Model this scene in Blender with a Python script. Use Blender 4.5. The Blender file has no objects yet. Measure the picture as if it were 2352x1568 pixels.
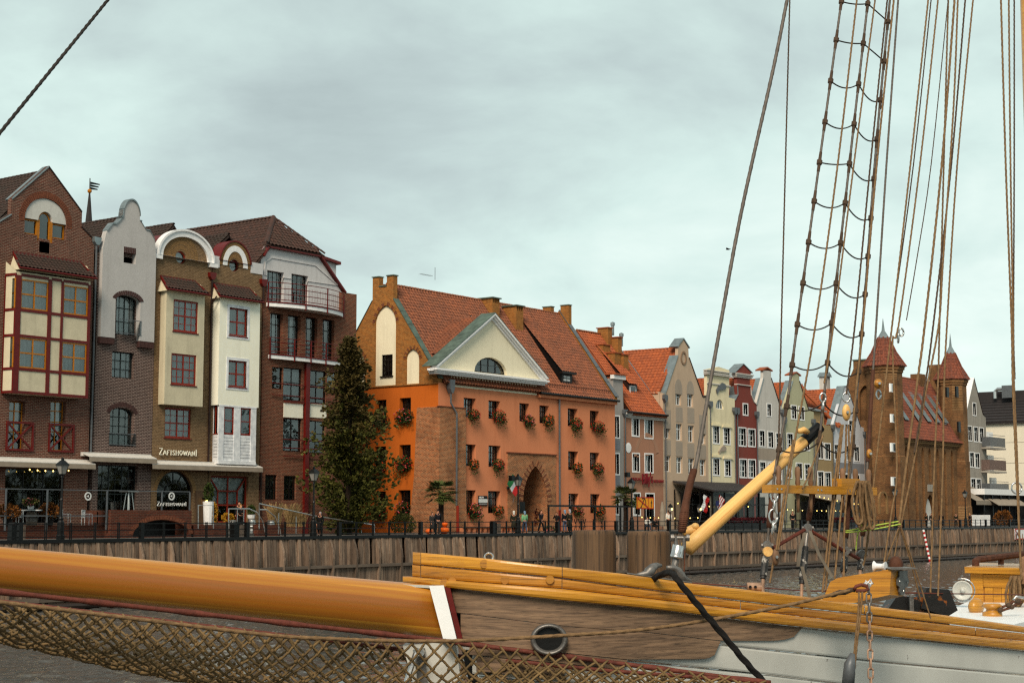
import bpy, bmesh, math, random
import numpy as np
from mathutils import Vector, Matrix
from mathutils.geometry import tessellate_polygon
R = random.Random(7)
C = bpy.context.scene.collection
SC = bpy.context.scene
# ------------------------------------------------------------------ camera
# world: x runs along the quay (away to the right), y inland across the river, z up; quay paving is z = 0
PHI = math.radians(36.7); PITCH = math.radians(6.17); FPX = 3720.0; EYE = 1.30
cam = bpy.data.objects.new('camera', bpy.data.cameras.new('camera')); C.objects.link(cam)
cam.data.sensor_width = 36.0; cam.data.lens = FPX/2352*36.0
cam.data.clip_start = 0.1; cam.data.clip_end = 6000
cam.location = (0,0, EYE); cam.rotation_euler = (math.pi/2+PITCH,0, PHI-math.pi/2)
SC.camera = cam
# ------------------------------------------------------------------ world
world = bpy.data.worlds.new('World'); SC.world = world; world.use_nodes = True
SUN_EL, SUN_AZ = math.radians(42), math.radians(205) # azimuth measured from +x towards +y
def build_world():
 nt = world.node_tree; N = nt.nodes; L = nt.links; N.clear()
 out = N.new('ShaderNodeOutputWorld'); bg = N.new('ShaderNodeBackground'); L.new(bg.outputs[0], out.inputs[0])
 sky = N.new('ShaderNodeTexSky'); sky.sky_type = 'NISHITA'; sky.sun_disc = False
 sky.sun_elevation = SUN_EL; sky.sun_rotation = math.pi/2-SUN_AZ
 bg.inputs[1].default_value = 0.092
 tc = N.new('ShaderNodeTexCoord'); sp = N.new('ShaderNodeSeparateXYZ'); L.new(tc.outputs['Generated'], sp.inputs[0])
 def math_(op, a, b=None, c=None):
  n = N.new('ShaderNodeMath'); n.operation = op
  for i, v in enumerate((a, b, c)):
   if v is None: continue
   if isinstance(v,(int, float)): n.inputs[i].default_value = v
   else: L.new(v, n.inputs[i])
  return n.outputs[0]
 # flatten the direction on to a cloud deck so that clouds close up towards the horizon
 zz = math_('ADD', math_('MAXIMUM', sp.outputs[2],0.0),0.26)
 cx = math_('DIVIDE', sp.outputs[0], zz); cy = math_('DIVIDE', sp.outputs[1], zz)
 cb = N.new('ShaderNodeCombineXYZ'); L.new(cx, cb.inputs[0]); L.new(cy, cb.inputs[1]); cb.inputs[2].default_value = 0.37
 mp = N.new('ShaderNodeMapping'); mp.inputs['Rotation'].default_value = (0,0,-0.45); mp.inputs['Scale'].default_value = (1.9,1.9,1)
 L.new(cb.outputs[0], mp.inputs[0])
 n1 = N.new('ShaderNodeTexNoise'); n1.inputs['Scale'].default_value = 1.15; n1.inputs['Detail'].default_value = 9; n1.inputs['Roughness'].default_value = 0.54
 n1.inputs['Distortion'].default_value = 0.25; L.new(mp.outputs[0], n1.inputs['Vector'])
 n2 = N.new('ShaderNodeTexNoise'); n2.inputs['Scale'].default_value = 0.34; n2.inputs['Detail'].default_value = 3; L.new(mp.outputs[0], n2.inputs['Vector'])
 mixn = math_('ADD', math_('MULTIPLY', n1.outputs[0],0.5), math_('MULTIPLY', n2.outputs[0],0.5))
 # higher parts of the deck are greyer
 lift = math_('SUBTRACT', mixn, math_('MULTIPLY', math_('MAXIMUM', math_('SUBTRACT', sp.outputs[2],0.10),0.0),0.33))
 cr = N.new('ShaderNodeValToRGB'); L.new(lift, cr.inputs[0]); e = cr.color_ramp.elements
 e[0].position = 0.27; e[0].color = (0.325,0.385,0.39,1)
 e[1].position = 0.62; e[1].color = (0.82,0.935,0.875,1)
 m = e.new(0.39); m.color = (0.47,0.565,0.555,1)
 m = e.new(0.49); m.color = (0.62,0.768,0.722,1)
 tint = N.new('ShaderNodeVectorMath'); tint.operation = 'SCALE'; L.new(cr.outputs[0], tint.inputs[0]); tint.inputs['Scale'].default_value = 10.0
 mx = N.new('ShaderNodeMix'); mx.data_type = 'RGBA'; mx.inputs[0].default_value = 0.95
 L.new(sky.outputs[0], mx.inputs[6]); L.new(tint.outputs[0], mx.inputs[7]); L.new(mx.outputs[2], bg.inputs[0])
build_world()
sd = bpy.data.lights.new('sun', 'SUN'); sd.energy = 3.1; sd.angle = math.radians(24); sd.color = (1.0,0.86,0.68)
sun = bpy.data.objects.new('sun', sd); C.objects.link(sun)
_d = Vector((math.cos(SUN_EL)*math.cos(SUN_AZ), math.cos(SUN_EL)*math.sin(SUN_AZ), math.sin(SUN_EL)))
sun.rotation_euler = _d.to_track_quat('Z', 'Y').to_euler(); sun.location = (0,0,60)
vs = SC.view_settings; vs.view_transform = 'Standard'; vs.look = 'None'; vs.exposure = 0.33; vs.gamma = 1.0; vs.use_curve_mapping = False
SC.cycles.use_denoising = False; SC.cycles.filter_width = 1.3; SC.cycles.max_bounces = 6; SC.cycles.transparent_max_bounces = 12; SC.cycles.glossy_bounces = 3; SC.cycles.caustics_reflective = False

# ------------------------------------------------------------------ projection helpers (measurements on the photo -> metres)
FW = Vector((math.cos(PHI), math.sin(PHI),0)); RT = Vector((math.sin(PHI),-math.cos(PHI),0)); ZU = Vector((0,0,1))
FWP = FW*math.cos(PITCH)+ZU*math.sin(PITCH); UPP = -FW*math.sin(PITCH)+ZU*math.cos(PITCH)
EYEV = Vector((0,0, EYE))
def ray(px, py): return FWP*FPX+RT*(px-1176)+UPP*(784-py)
def on_y(px, py, N):
 r = ray(px, py); return EYEV+r*(N/r.y)
def on_x(px, py, S):
 r = ray(px, py); return EYEV+r*(S/r.x)
def on_z(px, py, z):
 r = ray(px, py); return EYEV+r*((z-EYE)/r.z)
def at_d(px, py, d):
 r = ray(px, py); return EYEV+r*(d/r.dot(FW))
class Fac:
 """a wall plane y = N: p() -> (x, z), x() and z() single values"""
 def __init__(s, N): s.N = N
 def p(s, px, py): v = on_y(px, py, s.N); return (v.x, v.z)
 def x(s, px, py=1000): return on_y(px, py, s.N).x
 def z(s, px, py): return on_y(px, py, s.N).z
 def rect(s, a, b, t, bo): 
  m = (a+b)/2; h = (t+bo)/2
  return (s.x(a, h), s.x(b, h), s.z(m, bo), s.z(m, t))

# ------------------------------------------------------------------ objects
_wl = {}
def wl(o): return _wl.get(o.name, Vector((0,0,0))) if o is not None else Vector((0,0,0))
def tag(o, label, cat, group=None):
 o['label'] = label; o['category'] = cat
 if group: o['group'] = group
 return o
def thing(name, label, cat, loc=(0,0,0), group=None):
 o = bpy.data.objects.new(name, None); C.objects.link(o); o.location = loc; o.empty_display_size = 0.3
 _wl[o.name] = Vector(loc); return tag(o, label, cat, group)
def link(name, me, loc=(0,0,0), parent=None, rot=None, scale=None, kind=None):
 """links mesh data as an object; loc in world coordinates"""
 o = bpy.data.objects.new(name, me); C.objects.link(o); _wl[o.name] = Vector(loc)
 if parent is not None: o.parent = parent
 o.location = Vector(loc)-wl(parent)
 if rot is not None:
  if isinstance(rot, Matrix): o.rotation_euler = rot.to_euler()
  else: o.rotation_euler = rot
 if scale is not None: o.scale = scale
 if kind: o['kind'] = kind
 return o
def copy_tree(o, loc, label=None, rotz=0.0):
 c = o.copy(); C.objects.link(c); c.location = loc; _wl[c.name] = Vector(loc)
 if rotz: c.rotation_euler = (0,0, rotz)
 if label: c['label'] = label
 for ch in list(o.children):
  d = ch.copy(); C.objects.link(d); d.parent = c
  for g in list(ch.children):
   e = g.copy(); C.objects.link(e); e.parent = d
 return c
def np_mesh(name, V, F, mats, smooth=False, mi=None):
 me = bpy.data.meshes.new(name); me.from_pydata([tuple(v) for v in V] if not isinstance(V, np.ndarray) else V.tolist(),[], F if isinstance(F, list) else F.tolist())
 for m in (mats if isinstance(mats,(list, tuple)) else [mats]): me.materials.append(m)
 if smooth: me.polygons.foreach_set('use_smooth',[True]*len(me.polygons))
 if mi is not None: me.polygons.foreach_set('material_index', mi)
 me.update(); return me
class MB:
 """collects shapes in world coordinates, build() links them as ONE mesh object"""
 def __init__(s): s.v = []; s.f = []; s.m = []; s.cur = 0
 def add(s, vs, fs):
  b = len(s.v); s.v +=[tuple(v) for v in vs]; s.f +=[tuple(i+b for i in f) for f in fs]; s.m +=[s.cur]*len(fs); return s
 def quad(s, a, b, c, d): return s.add([a, b, c, d],[(0,1,2,3)])
 def box(s, x0, x1, y0, y1, z0, z1):
  return s.add([(x0, y0, z0),(x1, y0, z0),(x1, y1, z0),(x0, y1, z0),(x0, y0, z1),(x1, y0, z1),(x1, y1, z1),(x0, y1, z1)],
                     [(0,1,5,4),(1,2,6,5),(2,3,7,6),(3,0,4,7),(4,5,6,7),(3,2,1,0)])
 def obox(s, c, ax, ay, az):
  """oriented box: centre and three half-axis vectors"""
  c, ax, ay, az = Vector(c), Vector(ax), Vector(ay), Vector(az)
  vs = [c+ax*i+ay*j+az*k for k in (-1,1) for j in (-1,1) for i in (-1,1)]
  return s.add(vs,[(0,1,3,2),(4,6,7,5),(0,4,5,1),(1,5,7,3),(3,7,6,2),(2,6,4,0)])
 def bar(s, a, b, w, h=None):
  """square bar from a to b"""
  a, b = Vector(a), Vector(b); d = (b-a); h = h or w
  u = d.cross(ZU); u = u.normalized() if u.length>1e-6 else Vector((1,0,0)); n = u.cross(d).normalized()
  return s.obox((a+b)/2, d/2, u*w/2, n*h/2)
 def prism(s, poly, ext):
  """closed prism: 3D polygon extruded by vector ext (polygon may be concave)"""
  n = len(poly); P = [Vector(p) for p in poly]; E = Vector(ext)
  tri = tessellate_polygon([P])
  fs = [tuple(t) for t in tri]+[tuple(i+n for i in t[::-1]) for t in tri]+[(i,(i+1)%n,(i+1)%n+n, i+n) for i in range(n)]
  return s.add(P+[p+E for p in P], fs)
 def wall(s, outline, holes, y, thick, rev=None):
  """upright wall in the plane y with openings; the reveals go inwards by rev"""
  rev = rev or thick
  loops = [[Vector((a, b,0)) for a, b in outline]]+[[Vector((a, b,0)) for a, b in h] for h in holes]
  tri = tessellate_polygon(loops); flat = [p for l in loops for p in l]
  s.add([(p.x, y, p.y) for p in flat],[tuple(t) for t in tri])
  n = len(outline)
  s.add([(a, y, b) for a, b in outline]+[(a, y+thick, b) for a, b in outline],[(i,(i+1)%n,(i+1)%n+n, i+n) for i in range(n)])
  for h in holes:
   n = len(h); s.add([(a, y, b) for a, b in h]+[(a, y+rev, b) for a, b in h],[(i,(i+1)%n,(i+1)%n+n, i+n) for i in range(n)])
  return s
 def tube(s, path, r, n=8, cap=True):
  P = [Vector(p) for p in path]; m = len(P); rs = r if isinstance(r,(list, tuple)) else [r]*m
  vs = []; up = None
  for i, p in enumerate(P):
   t = (P[min(i+1, m-1)]-P[max(i-1,0)]).normalized()
   if up is None: up = Vector((0,0,1)) if abs(t.z)<0.9 else Vector((1,0,0))
   u = t.cross(up); u = u.normalized() if u.length>1e-6 else Vector((1,0,0)); w = u.cross(t).normalized(); up = w
   vs +=[p+(u*math.cos(a)+w*math.sin(a))*rs[i] for a in [2*math.pi*k/n for k in range(n)]]
  fs = [(i*n+k, i*n+(k+1)%n,(i+1)*n+(k+1)%n,(i+1)*n+k) for i in range(m-1) for k in range(n)]
  if cap: fs +=[tuple(range(n))[::-1], tuple((m-1)*n+k for k in range(n))]
  return s.add(vs, fs)
 def lathe(s, prof, c, n=12, axis=None):
  """profile [(r, h)] turned about a vertical axis through c"""
  c = Vector(c); ax = Vector(axis).normalized() if axis is not None else ZU
  u = ax.cross(Vector((1,0,0))); u = u.normalized() if u.length>0.1 else Vector((0,1,0)); w = ax.cross(u)
  vs = [c+ax*h+(u*math.cos(2*math.pi*k/n)+w*math.sin(2*math.pi*k/n))*max(r,1e-4) for r, h in prof for k in range(n)]
  m = len(prof)
  fs = [(i*n+k, i*n+(k+1)%n,(i+1)*n+(k+1)%n,(i+1)*n+k) for i in range(m-1) for k in range(n)]
  fs +=[tuple(range(n))[::-1], tuple((m-1)*n+k for k in range(n))]
  return s.add(vs, fs)
 def ball(s, c, rx, ry=None, rz=None, n=8, m=6):
  ry = ry or rx; rz = rz or rx
  vs = []
  for i in range(m+1):
   a = math.pi*i/m
   vs +=[(c[0]+rx*math.sin(a)*math.cos(2*math.pi*k/n), c[1]+ry*math.sin(a)*math.sin(2*math.pi*k/n), c[2]-rz*math.cos(a)) for k in range(n)]
  return s.add(vs,[(i*n+k, i*n+(k+1)%n,(i+1)*n+(k+1)%n,(i+1)*n+k) for i in range(m) for k in range(n)])
 def ring(s, outer, inner, y0, y1):
  """flat ring between two matching (x, z) loops, from y0 (front) to y1"""
  n = len(outer); vs = [(a, y0, b) for a, b in outer]+[(a, y0, b) for a, b in inner]+[(a, y1, b) for a, b in outer]+[(a, y1, b) for a, b in inner]
  fs = []
  for i in range(n):
   j = (i+1)%n
   fs +=[(i, j, j+n, i+n),(i+2*n, i+3*n, j+3*n, j+2*n),(i, i+2*n, j+2*n, j),(i+n, j+n, j+3*n, i+3*n)]
  return s.add(vs, fs)
 def build(s, name, mats, parent=None, smooth=False, kind=None, origin=None):
  if parent is not None: o = wl(parent) if origin is None else Vector(origin)
  elif origin is not None: o = Vector(origin)
  else:
   A = np.array(s.v); o = Vector((float(A[:,0].mean()), float(A[:,1].mean()), float(A[:,2].min())))
  V = np.array(s.v)-np.array(o)[None]
  me = np_mesh(name, V, s.f, mats, smooth, s.m)
  return link(name, me, o, parent, kind=kind)
def arc(cx, cz, rx, rz, a0, a1, n):
 return [(cx+rx*math.cos(math.radians(a0+(a1-a0)*i/n)), cz+rz*math.sin(math.radians(a0+(a1-a0)*i/n))) for i in range(n+1)]
# ------------------------------------------------------------------ materials
def _new(name):
 m = bpy.data.materials.new(name); m.use_nodes = True; nt = m.node_tree
 return m, nt.nodes, nt.links, nt.nodes['Principled BSDF']
def _c(c, k=1.0): return tuple(min(0.86,1.22*max(0.0, v*k)**1.33) for v in c[:3])+(1.0,) # measured photo tone -> surface colour
def _ramp(N, L, src, stops):
 r = N.new('ShaderNodeValToRGB'); L.new(src, r.inputs[0]); e = r.color_ramp.elements
 e[0].position, e[0].color = stops[0][0], stops[0][1]; e[1].position, e[1].color = stops[-1][0], stops[-1][1]
 for p, c in stops[1:-1]:
  q = e.new(p); q.color = c
 return r.outputs[0]
def _noise(N, L, vec, scale, detail=4, rough=0.55, dist=0.0):
 n = N.new('ShaderNodeTexNoise'); n.inputs['Scale'].default_value = scale; n.inputs['Detail'].default_value = detail
 n.inputs['Roughness'].default_value = rough; n.inputs['Distortion'].default_value = dist
 if vec is not None: L.new(vec, n.inputs['Vector'])
 return n.outputs[0]
def _mapped(N, L, scale=(1,1,1), rot=(0,0,0), obj=False):
 mp = N.new('ShaderNodeMapping'); mp.inputs['Scale'].default_value = scale; mp.inputs['Rotation'].default_value = rot
 if obj: L.new(N.new('ShaderNodeTexCoord').outputs['Object'], mp.inputs[0])
 else: L.new(N.new('ShaderNodeNewGeometry').outputs['Position'], mp.inputs[0])
 return mp.outputs[0]
def _mixc(N, L, f, a, b, mode='MIX'):
 m = N.new('ShaderNodeMix'); m.data_type = 'RGBA'; m.blend_type = mode
 for i, v in ((0, f),(6, a),(7, b)):
  if isinstance(v,(int, float)): m.inputs[i].default_value = v
  elif isinstance(v, tuple): m.inputs[i].default_value = v
  else: L.new(v, m.inputs[i])
 return m.outputs[2]
def _bump(N, L, B, h, strength=0.3, dist=0.02):
 b = N.new('ShaderNodeBump'); b.inputs['Strength'].default_value = strength; b.inputs['Distance'].default_value = dist
 L.new(h, b.inputs['Height']); L.new(b.outputs[0], B.inputs['Normal'])
def plain(name, col, rough=0.6, metal=0.0, var=0.18, scale=6.0, bump=0.15, emit=None, spec=0.28, coat=0.0, obj=False, chips=None):
 """one colour with a mottled variation of its own and a fine relief"""
 m, N, L, B = _new(name); v = _mapped(N, L, obj=obj)
 n = _noise(N, L, v, scale,5)
 c = _ramp(N, L, n,[(0.25, _c(col,1-var)),(0.75, _c(col,1+var))])
 if chips: c = _mixc(N, L, _ramp(N, L, _noise(N, L, v, chips[3],5,0.62),[(chips[4],(0,0,0,1)),(chips[4]+.04,(1,1,1,1))]), c, _c(chips))
 L.new(c, B.inputs['Base Color']); B.inputs['Roughness'].default_value = rough; B.inputs['Metallic'].default_value = metal
 if spec is not None: B.inputs['Specular IOR Level'].default_value = spec
 if coat: B.inputs['Coat Weight'].default_value = coat; B.inputs['Coat Roughness'].default_value = 0.15
 if bump: _bump(N, L, B, _noise(N, L, v, scale*5,3), bump,0.01)
 if emit: B.inputs['Emission Color'].default_value = _c(emit[:3]); B.inputs['Emission Strength'].default_value = emit[3]
 return m
def plaster(name, col, dirt=0.35, scale=0.5, streak=0.3, stain=(0.16,0.14,0.12)):
 m, N, L, B = _new(name); v = _mapped(N, L); vs_ = _mapped(N, L,(1.6,1.6,0.16))
 n = _noise(N, L, v, scale,6,0.6); s = _noise(N, L, vs_,1.3,5,0.6); f = _noise(N, L, v,14,3)
 base = _ramp(N, L, f,[(0.3, _c(col,0.93)),(0.7, _c(col,1.06))])
 base = _mixc(N, L, _ramp(N, L, n,[(0.45,(0,0,0,1)),(0.8,(dirt,)*3+(1,))]), base, _c(col,0.72))
 base = _mixc(N, L, _ramp(N, L, s,[(0.52,(0,0,0,1)),(0.8,(streak,)*3+(1,))]), base, _c(stain))
 L.new(base, B.inputs['Base Color']); B.inputs['Roughness'].default_value = 0.88; B.inputs['Specular IOR Level'].default_value = 0.2
 _bump(N, L, B, f,0.25,0.01); return m
def brick(name, c1, c2, mortar, bw=0.29, bh=0.098, soot=0.35, ms=0.024, dark=(0.03,0.025,0.022), patch=None):
 """brickwork laid along any upright wall: courses follow height, stretchers follow x + y"""
 m, N, L, B = _new(name); g = N.new('ShaderNodeNewGeometry'); sp = N.new('ShaderNodeSeparateXYZ'); L.new(g.outputs['Position'], sp.inputs[0])
 a = N.new('ShaderNodeMath'); a.operation = 'ADD'; L.new(sp.outputs[0], a.inputs[0]); L.new(sp.outputs[1], a.inputs[1])
 cb = N.new('ShaderNodeCombineXYZ'); L.new(a.outputs[0], cb.inputs[0]); L.new(sp.outputs[2], cb.inputs[1])
 t = N.new('ShaderNodeTexBrick'); L.new(cb.outputs[0], t.inputs['Vector'])
 t.inputs['Scale'].default_value = 1.0; t.inputs['Brick Width'].default_value = bw; t.inputs['Row Height'].default_value = bh
 t.inputs['Mortar Size'].default_value = ms; t.inputs['Mortar Smooth'].default_value = 0.3; t.inputs['Bias'].default_value = 0.0
 t.inputs['Color1'].default_value = _c(c1); t.inputs['Color2'].default_value = _c(c2); t.inputs['Mortar'].default_value = _c(mortar)
 v = g.outputs['Position']
 n1 = _noise(N, L, v,0.55,6,0.62); n2 = _noise(N, L, v,5.5,4)
 col = _mixc(N, L,0.55, t.outputs[0], _ramp(N, L, n2,[(0.3,(0.42,0.42,0.42,1)),(0.7,(1.0,1.0,1.0,1))]), 'MULTIPLY')
 col = _mixc(N, L, _ramp(N, L, n1,[(0.46,(0,0,0,1)),(0.78,(soot,)*3+(1,))]), col, _c(dark))
 if patch:
  n3 = _noise(N, L, v,0.9,5,0.65,0.5)
  col = _mixc(N, L, _ramp(N, L, n3,[(0.5,(0,0,0,1)),(0.66,(0.75,)*3+(1,))]), col, _mixc(N, L,0.8, t.outputs[0], _c(patch), 'MULTIPLY'))
 L.new(col, B.inputs['Base Color']); B.inputs['Roughness'].default_value = 0.9; B.inputs['Specular IOR Level'].default_value = 0.2
 iv = N.new('ShaderNodeMath'); iv.operation = 'SUBTRACT'; iv.inputs[0].default_value = 1.0; L.new(t.outputs[1], iv.inputs[1])
 _bump(N, L, B, iv.outputs[0],0.6,0.012); return m
def _rnd(N, L):
 """a random value per object and per loose piece"""
 a = N.new('ShaderNodeMath'); a.operation = 'ADD'; f = N.new('ShaderNodeMath'); f.operation = 'FRACT'
 L.new(N.new('ShaderNodeObjectInfo').outputs['Random'], a.inputs[0]); L.new(N.new('ShaderNodeNewGeometry').outputs['Random Per Island'], a.inputs[1]); L.new(a.outputs[0], f.inputs[0]); return f.outputs[0]
def wood(name, c1, c2, axis='z', rough=0.6, coat=0.0, grain=1.0, crack=0.4, along=0.35, across=14.0, obj=False, rnd=0.25, dark=None):
 """grain stretched along one axis, differing from piece to piece"""
 m, N, L, B = _new(name); sc = {'y': (across, along, across), 'z': (across, across, along), 'u': (along,1.5, across)}.get(axis,(along, across, across)) if isinstance(axis, str) else (along, across, across)
 tcn = N.new('ShaderNodeTexCoord').outputs['Object'] if obj else N.new('ShaderNodeNewGeometry').outputs['Position']
 if not isinstance(axis, str): # along a given direction
  a = Vector(axis).normalized(); b = a.cross(ZU).normalized(); mr = N.new('ShaderNodeMapping'); mr.inputs['Rotation'].default_value = Matrix((a, b, a.cross(b))).to_euler(); L.new(tcn, mr.inputs[0]); tcn = mr.outputs[0]
 elif axis=='u': # along the ship: turn the coordinates so that x follows her side
  mr = N.new('ShaderNodeMapping'); mr.inputs['Rotation'].default_value = (0,0, SHIP_ANG); L.new(tcn, mr.inputs[0]); tcn = mr.outputs[0]
 oi = _rnd(N, L); sh = N.new('ShaderNodeVectorMath'); sh.operation = 'ADD'
 sc3 = N.new('ShaderNodeVectorMath'); sc3.operation = 'SCALE'; sc3.inputs[0].default_value = (13.0,7.0,5.0); L.new(oi, sc3.inputs['Scale'])
 L.new(tcn, sh.inputs[0]); L.new(sc3.outputs[0], sh.inputs[1])
 mp = N.new('ShaderNodeMapping'); mp.inputs['Scale'].default_value = sc; L.new(sh.outputs[0], mp.inputs[0]); v = mp.outputs[0]
 n1 = _noise(N, L, v,1.0*grain,7,0.65,0.6); n2 = _noise(N, L, v,3.2*grain,5,0.6); n3 = _noise(N, L, sh.outputs[0],1.1,4)
 col = _ramp(N, L, n1,[(0.25, _c(c1)),(0.75, _c(c2))])
 dk = _c(dark if dark else c1,1.0 if dark else 0.3)
 col = _mixc(N, L, _ramp(N, L, n2,[(0.55,(0,0,0,1)),(0.68,(crack,)*3+(1,))]), col, dk)
 mul = N.new('ShaderNodeMapRange'); L.new(oi, mul.inputs[0]); mul.inputs[3].default_value = 1-rnd; mul.inputs[4].default_value = 1+rnd
 mv = N.new('ShaderNodeVectorMath'); mv.operation = 'SCALE'; L.new(col, mv.inputs[0]); L.new(mul.outputs[0], mv.inputs['Scale'])
 col = _mixc(N, L, _ramp(N, L, n3,[(0.35,(0.0,0.0,0.0,1)),(0.75,(0.35,0.35,0.35,1))]), mv.outputs[0], _c(c1,0.6))
 L.new(col, B.inputs['Base Color']); B.inputs['Roughness'].default_value = rough
 if coat: B.inputs['Coat Weight'].default_value = coat; B.inputs['Coat Roughness'].default_value = 0.22
 _bump(N, L, B, n2,0.25,0.004); return m
def tilemat(name, c1, c2, moss=None, rough=0.75):
 m, N, L, B = _new(name); v = _mapped(N, L)
 vo = N.new('ShaderNodeTexVoronoi'); vo.inputs['Scale'].default_value = 3.3; L.new(v, vo.inputs['Vector'])
 sx = N.new('ShaderNodeSeparateColor'); L.new(vo.outputs['Color'], sx.inputs[0])
 ad = N.new('ShaderNodeMath'); ad.operation = 'ADD'; L.new(sx.outputs[0], ad.inputs[0]); L.new(_rnd(N, L), ad.inputs[1])
 fr = N.new('ShaderNodeMath'); fr.operation = 'FRACT'; L.new(ad.outputs[0], fr.inputs[0])
 col = _ramp(N, L, fr.outputs[0],[(0.0, _c(c1)),(1.0, _c(c2))])
 n1 = _noise(N, L, v,0.7,6,0.6)
 col = _mixc(N, L, _ramp(N, L, n1,[(0.42,(0,0,0,1)),(0.75,(0.55,)*3+(1,))]), col, _c(moss or c1,1.0 if moss else 0.5))
 L.new(col, B.inputs['Base Color']); B.inputs['Roughness'].default_value = rough
 _bump(N, L, B, _noise(N, L, v,20,3),0.2,0.006); return m
def glass(name, tint=(0.75,0.8,0.8), ior=1.55, add=0.05):
 m = bpy.data.materials.new(name); m.use_nodes = True; nt = m.node_tree; N = nt.nodes; L = nt.links; N.clear()
 o = N.new('ShaderNodeOutputMaterial'); mx = N.new('ShaderNodeMixShader'); t = N.new('ShaderNodeBsdfTransparent'); g = N.new('ShaderNodeBsdfGlossy')
 t.inputs[0].default_value = tuple(tint)+(1,); g.inputs['Roughness'].default_value = 0.03; g.inputs[0].default_value = (0.9,0.95,0.95,1)
 f = N.new('ShaderNodeFresnel'); f.inputs[0].default_value = ior; a = N.new('ShaderNodeMath'); a.operation = 'ADD'; a.use_clamp = True
 L.new(f.outputs[0], a.inputs[0]); a.inputs[1].default_value = add
 v = _mapped(N, L); b = N.new('ShaderNodeBump'); b.inputs['Strength'].default_value = 0.05; b.inputs['Distance'].default_value = 0.05
 L.new(_noise(N, L, v,0.9,2), b.inputs['Height']); L.new(b.outputs[0], g.inputs['Normal'])
 L.new(a.outputs[0], mx.inputs[0]); L.new(t.outputs[0], mx.inputs[1]); L.new(g.outputs[0], mx.inputs[2]); L.new(mx.outputs[0], o.inputs[0]); return m
def leafmat(name, c1, c2, scale=1.2):
 m, N, L, B = _new(name); v = _mapped(N, L); n = _noise(N, L, v, scale,5,0.7)
 L.new(_ramp(N, L, n,[(0.3, _c(c1)),(0.7, _c(c2))]), B.inputs['Base Color']); B.inputs['Roughness'].default_value = 0.7
 B.inputs['Specular IOR Level'].default_value = 0.25; return m
SHIP_ANG = math.radians(48)
M = {}
M['brickA'] = brick('red_brick',(0.21,0.066,0.042),(0.12,0.042,0.03),(0.30,0.215,0.17))
M['brickB'] = brick('brown_violet_brick',(0.10,0.05,0.044),(0.055,0.03,0.03),(0.34,0.27,0.24), soot=0.2)
M['brickC'] = brick('tan_brick',(0.27,0.178,0.098),(0.18,0.118,0.068),(0.33,0.24,0.155), soot=0.2)
M['brickE'] = brick('orange_red_brick',(0.26,0.07,0.034),(0.12,0.044,0.028),(0.32,0.2,0.14), soot=0.25)
M['brickF'] = brick('gable_ochre_brick',(0.46,0.19,0.045),(0.28,0.11,0.03),(0.42,0.26,0.11), soot=0.25)
M['brickG'] = brick('old_gate_brick',(0.46,0.165,0.06),(0.19,0.072,0.036),(0.52,0.33,0.2), soot=0.6, dark=(0.06,0.025,0.015))
M['brickP'] = brick('medieval_brick',(0.25,0.115,0.05),(0.12,0.058,0.033),(0.36,0.24,0.13), soot=0.75, bw=0.34, bh=0.11, dark=(0.04,0.024,0.018))
M['brickT'] = brick('terrace_brick',(0.20,0.055,0.028),(0.12,0.035,0.022),(0.16,0.1,0.075), soot=0.2)
M['vous'] = plain('arch_brick',(0.20,0.085,0.05),0.9, var=0.4, scale=9)
M['vousB'] = plain('dark_arch_brick',(0.10,0.055,0.05),0.9, var=0.35, scale=9)
M['vousC'] = plain('tan_arch_brick',(0.26,0.17,0.085),0.9, var=0.35, scale=9)
M['white'] = plaster('white_plaster',(0.56,0.55,0.52),0.5,0.8,0.25)
M['greyB'] = plaster('grey_plaster',(0.48,0.465,0.455),0.3,0.4,0.22)
M['creamF'] = plaster('pediment_plaster',(0.74,0.68,0.54),0.2,0.6,0.15)
M['cream'] = plaster('cream_plaster',(0.58,0.53,0.41),0.5,0.9,0.3)
M['creamD'] = plaster('ivory_plaster',(0.82,0.79,0.66),0.25,0.7,0.12)
M['whiteE'] = plaster('pale_grey_plaster',(0.56,0.55,0.55),0.25,0.5,0.2)
M['trim'] = plain('white_trim',(0.72,0.71,0.70),0.6, var=0.1)
M['trimd'] = plain('weathered_white_wood',(0.66,0.68,0.71),0.7, var=0.22, scale=3)
M['red'] = plain('oxblood_paint',(0.16,0.018,0.013),0.45, var=0.2)
M['redw'] = plain('red_window_paint',(0.26,0.04,0.018),0.5, var=0.15)
M['amber'] = plain('amber_window_paint',(0.42,0.19,0.018),0.5, var=0.15)
M['black'] = plain('black_paint',(0.008,0.008,0.008),0.45, var=0.3)
M['dwin'] = plain('dark_window_wood',(0.022,0.014,0.011),0.5, var=0.3)
M['gwin'] = plain('grey_green_window',(0.035,0.045,0.045),0.5, var=0.2)
M['wwin'] = plain('white_window',(0.72,0.73,0.73),0.4, var=0.05)
M['zinc'] = plain('zinc_sheet',(0.27,0.31,0.32),0.4,0.5, var=0.2, scale=2)
M['pipe'] = plain('downpipe_grey',(0.16,0.17,0.18),0.45,0.3, var=0.2)
M['pipeb'] = plain('downpipe_brown',(0.045,0.022,0.016),0.5, var=0.25)
M['copper'] = plain('copper_patina',(0.13,0.17,0.145),0.6,0.2, var=0.4, scale=1.6)
M['steel'] = plain('brushed_steel',(0.55,0.55,0.54),0.25,0.9, var=0.1)
M['awn'] = plain('awning_beige',(0.30,0.26,0.215),0.8, var=0.12, scale=2)
M['awnw'] = plain('awning_white_box',(0.55,0.53,0.50),0.6, var=0.1)
M['tileA'] = tilemat('dark_brown_tile',(0.07,0.034,0.022),(0.045,0.026,0.018),(0.03,0.026,0.012))
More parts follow.
